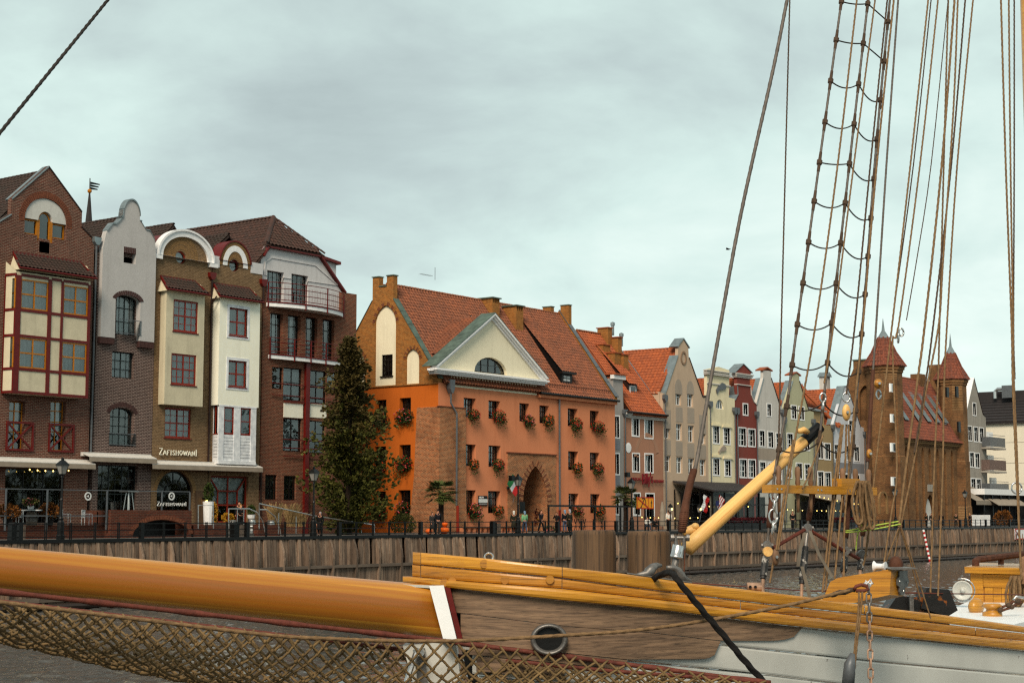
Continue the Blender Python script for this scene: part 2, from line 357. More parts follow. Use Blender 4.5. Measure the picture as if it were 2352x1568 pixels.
M['tileE'] = tilemat('brown_tile',(0.105,0.045,0.028),(0.065,0.032,0.021),(0.05,0.032,0.018))
M['tileF'] = tilemat('terracotta_tile',(0.31,0.122,0.056),(0.20,0.08,0.04),(0.125,0.068,0.042))
M['tileH'] = tilemat('orange_tile',(0.42,0.135,0.04),(0.30,0.095,0.032),(0.21,0.075,0.033))
M['tileP'] = tilemat('old_red_tile',(0.27,0.088,0.042),(0.17,0.06,0.032),(0.11,0.046,0.03))
M['tileR'] = tilemat('dark_sheet_tile',(0.045,0.035,0.035),(0.032,0.026,0.027))
M['ridge'] = tilemat('ridge_tile_clay',(0.34,0.13,0.05),(0.25,0.09,0.04),(0.2,0.13,0.06))
M['orange'] = plaster('orange_render',(0.60,0.275,0.155),0.4,0.5,0.22,(0.3,0.1,0.04))
M['orangeS'] = plaster('bright_orange_render',(0.52,0.17,0.03),0.35,0.5,0.3,(0.22,0.05,0.01))
M['glass'] = glass('window_glass'); M['glassd'] = glass('dark_window_glass',(0.35,0.38,0.38),1.55,0.03)
M['screen'] = glass('terrace_glass',(0.86,0.88,0.88),1.2,0.0)
M['curt'] = plain('lace_curtain',(0.58,0.59,0.58),0.9, var=0.15, scale=5)
M['curtd'] = plain('dim_curtain',(0.20,0.18,0.15),0.9, var=0.3, scale=5)
M['room'] = plain('dim_room',(0.06,0.055,0.05),0.9)
M['bulb'] = plain('warm_bulb',(1,0.7,0.3),0.5, emit=(1.0,0.55,0.18,6.0), bump=0)
M['lampglass'] = plain('lamp_glass',(0.30,0.29,0.27),0.3, var=0.1)
M['paving'] = plain('grey_paving',(0.16,0.15,0.14),0.85, var=0.3, scale=1.5)
M['plank'] = wood('grey_quay_plank',(0.115,0.074,0.05),(0.35,0.265,0.20), 'z',0.85, crack=0.6, rnd=0.5, along=0.5, across=9, dark=(0.03,0.016,0.01))
M['beam'] = wood('grey_quay_beam',(0.12,0.09,0.07),(0.22,0.18,0.145), 'x',0.85, crack=0.5, along=0.3, across=8, rnd=0.2)
M['plankw'] = wood('wet_dark_timber',(0.035,0.018,0.011),(0.07,0.04,0.025), 'z',0.6, crack=0.5)
# ------------------------------------------------------------------ building kit
_cache = {}
def unit_pane(mat):
 k = ('pane', mat)
 if k not in _cache: _cache[k] = np_mesh('pane',[(0,0,0),(1,0,0),(1,0,1),(0,0,1)],[(0,1,2,3)], M[mat])
 return _cache[k]
def unit_curtain(mat):
 k = ('curtain', mat)
 if k not in _cache:
  n = 26; vs = []; 
  for i in range(n+1):
   y = 0.05*math.sin(i*1.9)+0.03*math.sin(i*4.7+1); vs +=[(i/n, y,0),(i/n, y,1)]
  _cache[k] = np_mesh('curtain', vs,[(2*i,2*i+2,2*i+3,2*i+1) for i in range(n)], M[mat])
 return _cache[k]
def splits(n): 
 return [i/n for i in range(n+1)] if isinstance(n, int) else [0.0]+list(n)+[1.0]
def window(parent, F, box, nx=2, ny=2, gx=1, gy=1, mat='dwin', rec=0.18, arch=0.0, trim=None, curt=None, sill=None, fw=0.07, gl='glass', mw=0.06, bars=True, name='window', world=False, cx=(0,1), cz=(0,1)):
 """a window in the wall F.N: frame with mullions, one pane per light, optional curtain, sill and painted surround; returns its opening"""
 x0, x1, z0, z1 = box if world else F.rect(*box)
 y = F.N+rec; w = x1-x0; h = z1-z0; xm = (x0+x1)/2
 def top(x, ins=0.0):
  if not arch: return z1-ins
  t = max(0.0,1-((x-xm)/(w/2))**2); return z1-arch+(arch)*math.sqrt(t)-ins
 def outline(ins):
  p = [(x0+ins, z0+ins),(x1-ins, z0+ins)]
  if not arch: return p+[(x1-ins, z1-ins),(x0+ins, z1-ins)]
  k = 10
  return p+[(xm+(w/2-ins)*math.cos(math.pi*i/k), z1-arch+(arch-ins)*math.sin(math.pi*i/k)) for i in range(k+1)]
 mb = MB(); mb.ring(outline(0.0), outline(fw), y, y+0.07)
 X = [x0+f*w for f in splits(nx)]; Z = [z0+f*h for f in splits(ny)]
 for x in X[1:-1]: mb.box(x-mw/2, x+mw/2, y-0.004, y+0.06, z0+fw, top(x, fw*0.9))
 for z in Z[1:-1]: mb.box(x0+fw, x1-fw, y+0.003, y+0.055, z-mw/2, z+mw/2)
 XX, ZZ = [],[]
 for i in range(len(X)-1): XX +=[X[i]+(X[i+1]-X[i])*k/gx for k in range(gx)]
 for i in range(len(Z)-1): ZZ +=[Z[i]+(Z[i+1]-Z[i])*k/gy for k in range(gy)]
 XX.append(x1); ZZ.append(z1)
 for x in XX[1:-1]:
  if min(abs(x-q) for q in X)>1e-4: mb.box(x-0.016, x+0.016, y+0.008, y+0.05, z0+fw, top(x, fw*0.9))
 for z in ZZ[1:-1]:
  if min(abs(z-q) for q in Z)>1e-4: mb.box(x0+fw, x1-fw, y+0.011, y+0.047, z-0.016, z+0.016)
 o = mb.build(name, M[mat], parent, origin=(x0, y, z0))
 for i in range(len(XX)-1):
  for j in range(len(ZZ)-1):
   a, b, c, d = XX[i], XX[i+1], ZZ[j], ZZ[j+1]
   if arch and d>z1-arch+1e-4:
    k = 5; poly = [(a, y+0.03, c),(b, y+0.03, c)]+[(b+(a-b)*q/k, y+0.03, min(d, top(b+(a-b)*q/k))) for q in range(k+1)]
    poly = [p for p in poly if p[2]>=c-1e-6]
    if len(poly)>2: MB().add(poly,[tuple(range(len(poly)))]).build('pane', M[gl], o)
   else: link('pane', unit_pane(gl),(a, y+0.03, c), o, scale=(b-a,1, d-c))
 if curt: link('curtain', unit_curtain(curt),(x0+cx[0]*w, y+0.16, z0+cz[0]*h), o, scale=(w*(cx[1]-cx[0]),1, h*(cz[1]-cz[0])))
 if sill: MB().box(x0-0.06, x1+0.06, F.N-0.06, F.N+rec, z0-0.07, z0-0.004).build('sill', M[sill], o)
 if trim:
  t, tm = trim; oo = [(x0-t, z0-t),(x1+t, z0-t),(x1+t, z1+t),(x0-t, z1+t)]
  MB().ring(oo, outline(0.004) if not arch else [(x0, z0),(x1, z0),(x1, z1),(x0, z1)], F.N-0.035, F.N+rec-0.005).build('surround', M[tm], o)
 e = 0.004
 return [(x0+e, z0+e),(x1-e, z0+e),(x1-e, z1-e),(x0+e, z1-e)] if not arch else outline(e)
def body(parent, x0, x1, y0, y1, zt, mat, zb=0.0, name='wall', left=True):
 """side and back walls plus a floor slab behind a front wall"""
 mb = MB()
 if left: mb.box(x0, x0+0.25, y0, y1, zb, zt)
 mb.box(x1-0.25, x1, y0, y1, zb, zt).box(x0+0.25, x1-0.25, y1-0.25, y1, zb, zt)
 mb.box(x0+0.25, x1-0.25, y0, y1-0.25, zt-0.2, zt)
 return mb.build(name, M[mat], parent)
def _tile_base(tw, th):
 pr = [(0.0,0.0),(0.14,0.07),(0.38,0.1),(0.64,0.05),(1.0,0.0)]; V = []; n = len(pr)
 for v, lift in ((-0.09,0.05),(0.99,0.006)):
  V +=[(u*tw, v*th, hgt+lift) for u, hgt in pr]
 V +=[(u*tw,-0.09*th, hgt+0.05-0.045) for u, hgt in pr]
 F = [(i, i+1, n+i+1, n+i) for i in range(n-1)]+[(2*n+i,2*n+i+1, i+1, i) for i in range(n-1)]
 return np.array(V), F
def tiled(parent, O, U, V, ul, vl, mat, tw=0.24, th=0.34, parts=0, keep=None, under=True, name='roof', base=None):
 """a tiled roof plane from the eave corner O, along U (unit) and up V (unit). The nearest `parts` tiles are objects, the rest one mesh"""
 O, U, V = Vector(O), Vector(U).normalized(), Vector(V).normalized(); W = U.cross(V).normalized()
 if W.z<0: W = -W
 if base is None:
  poly = [(0,0),(ul,0),(ul, vl),(0, vl)] if keep is None or not isinstance(keep, list) else keep
  pts = [O+U*a+V*b-W*0.05 for a, b in poly]
  base = MB().prism(pts,-W*0.12).build(name, M[mat], parent)
 BV, BF = _tile_base(tw, th); nu, nv = max(1, round(ul/tw)), max(1, round(vl/th)); sx = ul/nu/tw; sy = vl/nv/th
 def inside(a, b):
  if keep is None: return True
  if callable(keep): return keep(a, b)
  c = False; n = len(keep)
  for i in range(n):
   (xa, ya),(xb, yb) = keep[i], keep[i-1]
   if (ya>b) != (yb>b) and a<(xb-xa)*(b-ya)/(yb-ya)+xa: c = not c
  return c
 Rm = np.array([[U.x, V.x, W.x],[U.y, V.y, W.y],[U.z, V.z, W.z]])
 P = []
 for j in range(nv):
  for i in range(nu):
   if inside((i+0.5)*ul/nu,(j+0.5)*vl/nv):
    P.append(O+U*(i*ul/nu)+V*(j*vl/nv)+W*R.uniform(0,0.008))
 P.sort(key=lambda p: (p-EYEV).length)
 S = np.diag([sx, sy,1.0]); B = BV @ S.T @ Rm.T
 if parts:
  me = np_mesh('tile', B, BF, M[mat])
  for p in P[:parts]: link('tile', me, p, base)
 rest = P[parts:] if parts else P
 if rest:
  o0 = wl(base); A = np.array([list(p-o0) for p in rest]); n = len(BV)
  VV = (A[:, None,:]+B[None]).reshape(-1,3)
  FF = (np.array(BF)[None]+(np.arange(len(rest))*n)[:, None, None]).reshape(-1,4)
  link('tile', np_mesh('tiles', VV, FF, M[mat]), o0, base, kind='stuff')
 return base
def ridge(parent, a, b, mat='ridge', r=0.13, n=None, step=0.4, single=True):
 a, b = Vector(a), Vector(b); n = n or max(2, int((b-a).length/step)); d = (b-a)/n
 me = None; u = d.cross(ZU).normalized(); w = u.cross(d).normalized()
 vs = []; k = 6
 for t, rr in ((-0.04, r*1.12),(1.02, r*0.92)):
  vs +=[d*t+u*math.cos(math.pi*i/k)*rr+w*math.sin(math.pi*i/k)*rr for i in range(k+1)]
 fs = [(i, i+1, k+2+i, k+1+i) for i in range(k)]+[tuple(range(k+1))[::-1]]
 me = np_mesh('ridge_tile', vs, fs, M[mat])
 for i in range(n): link('ridge_tile', me, a+d*i+Vector((0,0, R.uniform(-.006,.006))), parent)
def voussoirs(parent, cx, cz, rx, rz, a0, a1, n, depth, y, mat, proud=0.02, gap=0.18, pointed=None):
 """bricks set round an arch, each its own piece"""
 for i in range(n):
  am = math.radians(a0+(a1-a0)*(i+0.5)/n); da = math.radians((a1-a0)/n)*(1-gap)/2
  def P(a, k): return (cx+(rx+k)*math.cos(a), cz+(rz+k)*math.sin(a))
  q = [P(am-da,0), P(am+da,0), P(am+da, depth), P(am-da, depth)]
  MB().prism([(a, y-proud-R.uniform(0,0.006), b) for a, b in q],(0,0.1,0)).build('brick', M[mat], parent)
def text(parent, s, x, y, z, h, mat, align='LEFT', name='lettering', sx=1.0, depth=0.02, rot=(math.pi/2,0,0), bold=0.0):
 cu = bpy.data.curves.new('lettering', 'FONT'); cu.body = s; cu.size = h; cu.extrude = depth; cu.align_x = align; cu.resolution_u = 2; cu.offset = bold
 o = bpy.data.objects.new('lettering_source', cu); C.objects.link(o)
 dg = bpy.context.evaluated_depsgraph_get(); me = bpy.data.meshes.new_from_object(o.evaluated_get(dg)); bpy.data.objects.remove(o)
 me.materials.clear(); me.materials.append(M[mat])
 return link(name, me,(x, y, z), parent, rot=rot, scale=(sx,1,1))
def serif(parent, s, x0, x1, y, z0, h, mat, name='letter', t=0.13, ends=1.35):
 """capital letters drawn as bars with serifs; first and last letters taller; each letter a piece"""
 G = {'Z': [((0,1),(1,1)),((1,1),(0,0)),((0,0),(1,0))], 'A': [((0,0),(.5,1)),((.5,1),(1,0)),((.2,.35),(.8,.35))],
         'F': [((.1,0),(.1,1)),((.1,1),(.9,1)),((.1,.52),(.7,.52))], 'I': [((.5,0),(.5,1))],
         'S': [((.9,.85),(.6,1)),((.6,1),(.15,.9)),((.15,.9),(.2,.62)),((.2,.62),(.8,.4)),((.8,.4),(.85,.12)),((.85,.12),(.45,0)),((.45,0),(.08,.15))],
         'H': [((.1,0),(.1,1)),((.9,0),(.9,1)),((.1,.52),(.9,.52))],
         'O': [((.5,1),(.9,.8)),((.9,.8),(.95,.4)),((.95,.4),(.5,0)),((.5,0),(.05,.4)),((.05,.4),(.1,.8)),((.1,.8),(.5,1))],
         'W': [((0,1),(.27,0)),((.27,0),(.5,.9)),((.5,.9),(.73,0)),((.73,0),(1,1))], 'N': [((.1,0),(.1,1)),((.1,1),(.9,0)),((.9,0),(.9,1))]}
 wd = {'I': .45, 'W': 1.35, 'F': .8, 'S': .8}
 tot = sum(wd.get(c,1)+.28 for c in s)-.28; k = (x1-x0)/tot; x = x0
 for i, ch in enumerate(s):
  w = wd.get(ch,1)*k; hh = h*(ends if i in (0, len(s)-1) else 1); mb = MB(); tt = t*h
  for (a, b),(c, d) in G[ch]:
   dx, dz = (c-a)*w,(d-b)*hh; ln = math.hypot(dx, dz) or 1; nx, nz = -dz/ln*tt/2, dx/ln*tt/2
   p = (x+a*w, z0+b*hh); q = (x+c*w, z0+d*hh)
   mb.prism([(p[0]+nx, y, p[1]+nz),(q[0]+nx, y, q[1]+nz),(q[0]-nx, y, q[1]-nz),(p[0]-nx, y, p[1]-nz)],(0,0.05,0))
  for (a, b),(c, d) in G[ch]:
   for (e, f) in ((a, b),(c, d)):
    if f in (0,1) and ch in 'AFIHNW': mb.box(x+e*w-tt*.9, x+e*w+tt*.9, y+.002, y+.04, z0+f*hh-tt*.25, z0+f*hh+tt*.25)
  mb.build(name, M[mat], parent); x +=w+.28*k
# ------------------------------------------------------------------ setting: water, quay, railing
NQ = 75.5; ZW = -3.9
def structure(o): o['kind'] = 'structure'; return o
def watermat():
 m, N, L, B = _new('river_water'); v = _mapped(N, L,(1,1,1),(0,0,-PHI))
 mp = N.new('ShaderNodeMapping'); mp.inputs['Scale'].default_value = (0.62,1.45,1); L.new(v, mp.inputs[0]); w = mp.outputs[0]
 a = _noise(N, L, w,0.9,5,0.6,0.8); b = _noise(N, L, w,3.2,4,0.62,0.4)
 ad = N.new('ShaderNodeMath'); ad.operation = 'MULTIPLY_ADD'; L.new(b, ad.inputs[0]); ad.inputs[1].default_value = 0.45; L.new(a, ad.inputs[2])
 B.inputs['Base Color'].default_value = (0.085,0.084,0.078,1); B.inputs['Roughness'].default_value = 0.05; B.inputs['IOR'].default_value = 1.33
 _bump(N, L, B, ad.outputs[0],1.0,0.012); return m
M['water'] = watermat()
def grid(name, x0, x1, y0, y1, z, mat): 
 return structure(MB().quad((x0, y0, z),(x1, y0, z),(x1, y1, z),(x0, y1, z)).build(name, M[mat]))
grid('water',-1500,3500,-1200, NQ+0.6, ZW-.3, 'water')
def waves(name, x0, x1, y0, y1, st):
 """wind ripples as real relief on the stretch of river in view"""
 g = np.random.default_rng(4); X, Y = np.meshgrid(np.arange(x0, x1, st), np.arange(y0, y1, st)); Z = np.zeros_like(X)
 for k in range(46):
  l = .5*2**g.uniform(0,1.7); a = 2.3+g.normal(0,.55); ph = g.uniform(0,6.28); kk = 6.283/l; q = np.sin(kk*(X*np.cos(a)+Y*np.sin(a))+ph+.8*np.sin(X*.13+k)+.8*np.sin(Y*.17+k*2))
  Z +=(.026/kk)*(q+.35*q*q)*(.6+.8*(np.sin(X*.05+k)*np.sin(Y*.07+2*k)>-.2))
 ny, nx = X.shape; i = np.arange(ny-1)[:, None]*nx; j = np.arange(nx-1)[None]; F = np.stack([i+j, i+j+1, i+j+1+nx, i+j+nx],-1).reshape(-1,4)
 structure(link(name, np_mesh(name, np.stack([X-x0, Y-y0, Z],-1).reshape(-1,3), F, M['water'], True),(x0, y0, ZW)))
waves('water',24,212,28, NQ-.2,.17)
grid('quay_pavement',-1500,3500, NQ+0.25,3000,0.0, 'paving')
# timber wall of the quay: leaning planks between raking knees, two walings and a fender
qw = thing('quay_wall', 'long weathered timber quay wall with raking knees and walings above the river', 'quay wall',(150, NQ, ZW))
S0, S1 = 47.0,300.0
MB().box(S0, S1, NQ+0.12, NQ+0.5, ZW-1,-0.16).build('backing', M['plankw'], qw)
def wy(z): # front of the planking: upright below, leaning back towards the top
 t = max(0.0, min(1.0,(z+2.0)/1.85)); return NQ-0.2+0.1*t**1.6
pm = []
for k in range(6):
 r = random.Random(k); w = 0.25; jz = r.uniform(-0.05,0.05); n = 5
 zs = [-0.17,-0.7,-1.25,-1.8,-2.0]; mb = MB(); fr = [(wy(z)-NQ, z) for z in zs]
 pts = []
 for y, z in fr: pts +=[(-w/2, y+jz, z),(w/2, y+jz+r.uniform(-.012,.012), z),(w/2, y+0.09, z),(-w/2, y+0.09, z)]
 fs = []
 for i in range(len(fr)-1): fs +=[(4*i+a,4*i+(a+1)%4,4*i+4+(a+1)%4,4*i+4+a) for a in range(4)]
 mb.add(pts, fs+[(0,1,2,3)])
 me = np_mesh('plank', mb.v, mb.f, M['plank']); pm.append(me)
lm = MB().box(-0.131,0.131,-0.95,-0.84,-1.9,0).v
lowm = np_mesh('plank', lm, MB().box(0,1,0,1,0,1).f, M['plank'])
s = S0+0.2; cnt = 0; rest = []
while s<S1:
 if R.random()>0.05:
  if cnt<300 and 62<s<150: 
   if R.random()<0.9: link('plank', pm[R.randrange(6)],(s, NQ+R.uniform(-.02,.02),0), qw); cnt +=1
   else: link('plank', pm[R.randrange(6)],(s, NQ+0.03,-R.uniform(0.0,.05)), qw); cnt +=1
  else: rest.append((s, R.randrange(6)))
 s +=0.285
VV, FF = [],[]
for s, k in rest:
 b = len(VV); me = pm[k]; VV +=[(v.co.x+s-150, v.co.y+R.uniform(-.004,.004), v.co.z-ZW) for v in me.vertices]; FF +=[tuple(i+b for i in p.vertices) for p in me.polygons]
s = S0
while s<S1: # lower planking, seen only beyond the ship
 b = len(VV); j = R.uniform(-0.02,0.02)
 mb = MB().box(s-.13-150, s+.13-150,-0.26+j,-0.15+j,0.15,1.92); VV +=mb.v; FF +=[tuple(i+b for i in f) for f in mb.f]; s +=0.285
link('plank', np_mesh('planks', VV, FF, M['plank']),(150, NQ, ZW), qw, kind='stuff')
# knees
def knee_mesh(k):
 r = random.Random(k); w = 0.17; zs = [-0.2,-0.55,-1.0,-1.5,-2.0,-3.62]; off = [-0.02,-0.16,-0.3,-0.34,-0.28,-0.22]; pts = []
 for i, z in enumerate(zs):
  y = wy(z)-NQ+off[i]; pts +=[(-w/2, y, z),(w/2, y, z),(w/2, y+0.2-off[i]*.5, z),(-w/2, y+0.2-off[i]*.5, z)]
 return np_mesh('knee', pts,[(4*i+a,4*i+(a+1)%4,4*i+4+(a+1)%4,4*i+4+a) for i in range(len(zs)-1) for a in range(4)]+[(0,1,2,3)], M['plank'])
km = [knee_mesh(k) for k in range(2)]; s = S0+0.9
while s<S1: link('knee', km[R.randrange(2)],(s, NQ,0), qw); s +=2.34
for z, yy, h in ((-2.12,-0.46,0.2),(-3.42,-.5,0.24)):
 s = S0
 while s<S1: link('waling', _cache.setdefault(('wal', h), np_mesh('waling', MB().box(0,9.96,0,0.18,0, h).v, MB().box(0,1,0,1,0,1).f, M['beam'])),(s, NQ+yy, z), qw); s +=10
s = S0
while s<S1: link('fender', _cache.setdefault('fen', np_mesh('fender', MB().tube([(0,0,0),(9.9,0,0)],0.17,8).v, MB().tube([(0,0,0),(9.9,0,0)],0.17,8).f, M['plankw'])),(s, NQ-.56, ZW+0.22), qw); s +=10
for sx in (104.2,122.5,141.5,160.3,179): # framed scuttles in the planking
 f = MB().ring([(sx-.5,-3.3),(sx+.5,-3.3),(sx+.5,-2.2),(sx-.5,-2.2)],[(sx-.33,-3.1),(sx+.33,-3.1),(sx+.33,-2.32),(sx-.33,-2.32)], NQ-.42, NQ-.2).build('scuttle', M['beam'], qw)
 MB().box(sx-.34, sx+.34, NQ-.32, NQ-.28,-3.12,-2.3).build('opening', M['black'], f)
# railing along the quay edge
rl = thing('quay_railing', 'long black three-rail iron railing along the quay edge', 'railing',(150, NQ,0))
MB().box(S0, S1, NQ-0.16, NQ+0.3,-0.16,0.03).build('kerb_beam', M['black'], rl)
for z, n in ((0.17, 'bottom_rail'),(0.53, 'middle_rail'),(0.90, 'top_rail')): MB().box(S0, S1, NQ+.035, NQ+.085, z-.025, z+.025).build(n, M['black'], rl)
pmesh = np_mesh('post',*[(q := MB().box(-.05,-.01,0,.06,0,.95).box(.06,.10,0,.06,0,.95)).v, q.f], M['black'])
bmesh_ = np_mesh('pier',*[(q := MB().box(-.13,.13,-.09,.14,0,.93)).v, q.f], M['black'])
s = S0+0.3; i = 0
while s<S1:
 if i%5==0: link('pier', bmesh_,(s, NQ,0.03), rl)
 elif True: link('post', pmesh,(s, NQ+.03,0.03), rl)
 s +=1.72; i +=1
# ------------------------------------------------------------------ left terrace of houses, street front y = 85
NA = 85.0; FA = Fac(NA)
def coping(parent, pts, y0, y1, mat, t=0.07, name='coping', out=0.06):
 """slabs along a gable edge given as (x, z) points"""
 for (a, b),(c, d) in zip(pts[:-1], pts[1:]):
  L_ = math.hypot(c-a, d-b); nx, nz = -(d-b)/L_*t,(c-a)/L_*t
  MB().prism([(a, y0-out, b),(c, y0-out, d),(c+nx, y0-out, d+nz),(a+nx, y0-out, b+nz)],(0, y1-y0+out*2,0)).build(name, M[mat], parent)
def canopy(parent, F, top, bot, out, mat='tileA'):
 """small pent roof of tiles over a bay: top edge pixels (l, r) on the wall, bottom edge on the plane out in front"""
 Fo = Fac(F.N-out); a, b = F.p(*top[0]), F.p(*top[1]); c, d = Fo.p(*bot[0]), Fo.p(*bot[1])
 zt = (a[1]+b[1])/2; zb = (c[1]+d[1])/2; x0, x1 = c[0], d[0]; h = min(x0+.35, a[0]) if False else x0+0.42; k = x1-0.42
 V = Vector((0, out, zt-zb)); vl = V.length
 rf = MB().prism([(x0, Fo.N, zb),(x1, Fo.N, zb),(k, F.N, zt),(h, F.N, zt)],(0,0.02,-0.1)).build('canopy', M[mat], parent)
 tiled(parent,(x0, Fo.N, zb+.03),(1,0,0), V, x1-x0, vl, mat,0.3,0.32, base=rf, keep=[(0,-.1),(x1-x0,-.1),(x1-x0-.42, vl),(.42, vl)])
 MB().bar((h-.1, F.N-.03, zt+.05),(k+.1, F.N-.03, zt+.05),.1,.16).bar((x0, Fo.N, zb+.03),(h-.05, F.N, zt+.05),.09,.15).bar((x1, Fo.N, zb+.03),(k+.05, F.N, zt+.05),.09,.15).build('flashing', M['red'], rf)
 MB().tube([(x0-.05, Fo.N-.06, zb-.05),(x1+.05, Fo.N-.06, zb-.05)],.07,6).build('gutter', M['red'], rf)
 MB().prism([(x0+.1, F.N, zb-.12),(x0+.1, Fo.N+.03, zb-.12),(x0+.1, Fo.N+.03, zb-.06),(x0+.42, F.N, zt-.1)],(x1-x0-.2,0,0)).build('soffit', M['cream'], rf)
 return rf
def pipe(parent, F, px, py0, py1, mat='pipe', r=.06, hopper=None, px1=None, y=None):
 x0, z0 = F.p(px, py0); x1, z1 = F.p(px1 if px1 is not None else px, py1); y = (y or F.N)-.12
 MB().tube([(x0, y, z0),(x0, y, z1)], r,7).build('downpipe', M[mat], parent)
 if hopper: MB().prism([(x0-.3, y-.16, z0+.42),(x0+.3, y-.16, z0+.42),(x0+.26, y-.16, z0+.1),(x0+.1, y-.16, z0-.1),(x0-.1, y-.16, z0-.1),(x0-.26, y-.16, z0+.1)],(0,.32,0)).build('hopper', M[hopper], parent)
def gable_roof(parent, x0, x1, ze, zr, y0, y1, mat, parts=0, tw=.24, th=.33, xm=None, right=True):
 """roof with its ridge running inland"""
 xm = xm or (x0+x1)/2
 Vl = Vector((xm-x0,0, zr-ze)); Vr = Vector((xm-x1,0, zr-ze))
 b = tiled(parent,(x0, y1, ze),(0,-1,0), Vl, y1-y0, Vl.length, mat, tw, th, parts=parts)
 if right: MB().prism([(x1, y0, ze),(xm, y0, zr),(xm, y1, zr),(x1, y1, ze)],(0,0,-.15)).build('roof', M[mat], parent)
 MB().prism([(x0, y1-.3, ze),(x1, y1-.3, ze),(xm, y1-.3, zr-.02)],(0,.2,0)).build('rear_gable', M['room'], parent)
 ridge(b,(xm, y1, zr+.02),(xm, y0, zr+.02), mat)
 return b
# ---- house A: red brick, stepped gable, half-timbered bay
hA = thing('brick_house', 'red brick gabled house with a red and cream half-timbered bay at the left edge', 'house',(FA.x(110), NA,0))
xa, za = FA.p(112,381); xr1, zr1 = FA.p(188.6,486); _, zr2 = FA.p(188.6,520); xr3, zr3 = FA.p(217,550)
def mir(x): return 2*xa-x
GA = [(mir(xr3),0),(xr3,0),(xr3, zr3),(xr1, zr2),(xr1, zr1),(xa, za),(mir(xr1), zr1),(mir(xr1), zr2),(mir(xr3), zr3)]
H = []
# tympanum and its windows
tx0, tx1 = FA.x(57,500), FA.x(153,510); tz0, tz1 = FA.z(105,508), FA.z(105,456); tc = (tx0+tx1)/2
H.append([(tx0, tz0-1.35),(tx1, tz0-1.35)]+arc(tc, tz0,(tx1-tx0)/2, tz1-tz0,0,180,18))
wl_ = (tx1-tx0); c0, c1 = tc-wl_*.155, tc+wl_*.155
Fi = Fac(NA+.1)
ty = MB(); ia = arc(tc, tz0,(c1-c0)/2+.05,.62,180,0,10)
ty.wall(arc(tc, tz0, wl_/2-.01, tz1-tz0-.01,0,180,18)+ia,[], NA+.05,.2).build('tympanum', M['white'], hA)
for (a, b, z0, z1, ar) in ((tx0, c0, tz0-1.0, tz0-.02,0),(c0, c1, tz0-1.32, tz0+.6,.6),(c1, tx1, tz0-1.0, tz0-.02,0)):
 window(hA, Fi,(a+.01, b-.01, z0, z1),1,1, mat='amber', rec=.12, arch=ar, world=True, fw=.1, curt='curtd')
MB().box(c0-.12, c0+.12, NA+.12, NA+.3, tz0-1.34, tz0+.05).box(c1-.12, c1+.12, NA+.12, NA+.3, tz0-1.34, tz0+.05).box(tx0, tx1, NA+.15, NA+.35, tz0-1.36, tz0-1.26).build('window_post', M['amber'], hA)
MB().box(tx0, c0-.12, NA+.02, NA+.3, tz0-1.36, tz0-1.0).box(c1+.12, tx1, NA+.02, NA+.3, tz0-1.36, tz0-1.0).build('apron', M['brickA'], hA)
H.append(window(hA, FA,(90,113.5,549,581),1,1, mat='amber', fw=.09, curt='curtd'))
voussoirs(hA, tc, tz0-.05, wl_/2+.02, tz1-tz0+.06,-6,186,40,.42, NA, 'vous')
# lower windows with braced parapets
for a, b in ((20,57),(115,150)):
 H.append(window(hA, FA,(a, b,921,1034),2,[.38,.58,.8], mat='amber', rec=.3, curt='curt', cz=(.3,1)))
for a, b, t, bo in ((13,76,968,1035),(110.5,169,973,1038)):
 x0, x1, z0, z1 = FA.rect(a, b, t, bo); y = NA-.1
 p = MB().box(x0, x1, y, y+.1, z1-.12, z1).box(x0, x1, y, y+.1, z0, z0+.12).box(x0, x0+.12, y+.003, y+.09, z0+.12, z1-.12).box(x1-.12, x1, y+.003, y+.09, z0+.12, z1-.12)
 p.bar((x0+.1, y+.05, z0+.1),(x1-.1, y+.05, z1-.1),.07,.1).bar((x0+.1, y+.06, z1-.1),(x1-.1, y+.06, z0+.1),.06,.1).build('braced_parapet', M['red'], hA)
gA = FA.rect(11,147,1076,1190); H.append([(gA[0],.9),(gA[1],.9),(gA[1], gA[3]),(gA[0], gA[3])])
MB().wall(GA, H, NA,.35).build('front_wall', M['brickA'], hA)
window(hA, FA,(gA[0], gA[1],.9, gA[3]),3,[.62], mat='black', rec=.22, world=True, gl='glassd', name='shop_window')
body(hA, mir(xr3), xr3, NA+.36, NA+9, zr3, 'brickA')
gable_roof(hA, mir(xr3), xr3, zr3-.2, za-.35, NA+.4, NA+9, 'tileA', tw=.36)
coping(hA,[(xr1, zr1),(xa, za)], NA, NA+.35, 'pipeb'); coping(hA,[(xa, za),(mir(xr1), zr1)], NA, NA+.6, 'zinc'); coping(hA,[(xr3, zr3),(xr1, zr2)], NA, NA+.35, 'pipeb'); coping(hA,[(mir(xr1), zr2),(mir(xr3), zr3)], NA, NA+.6, 'zinc')
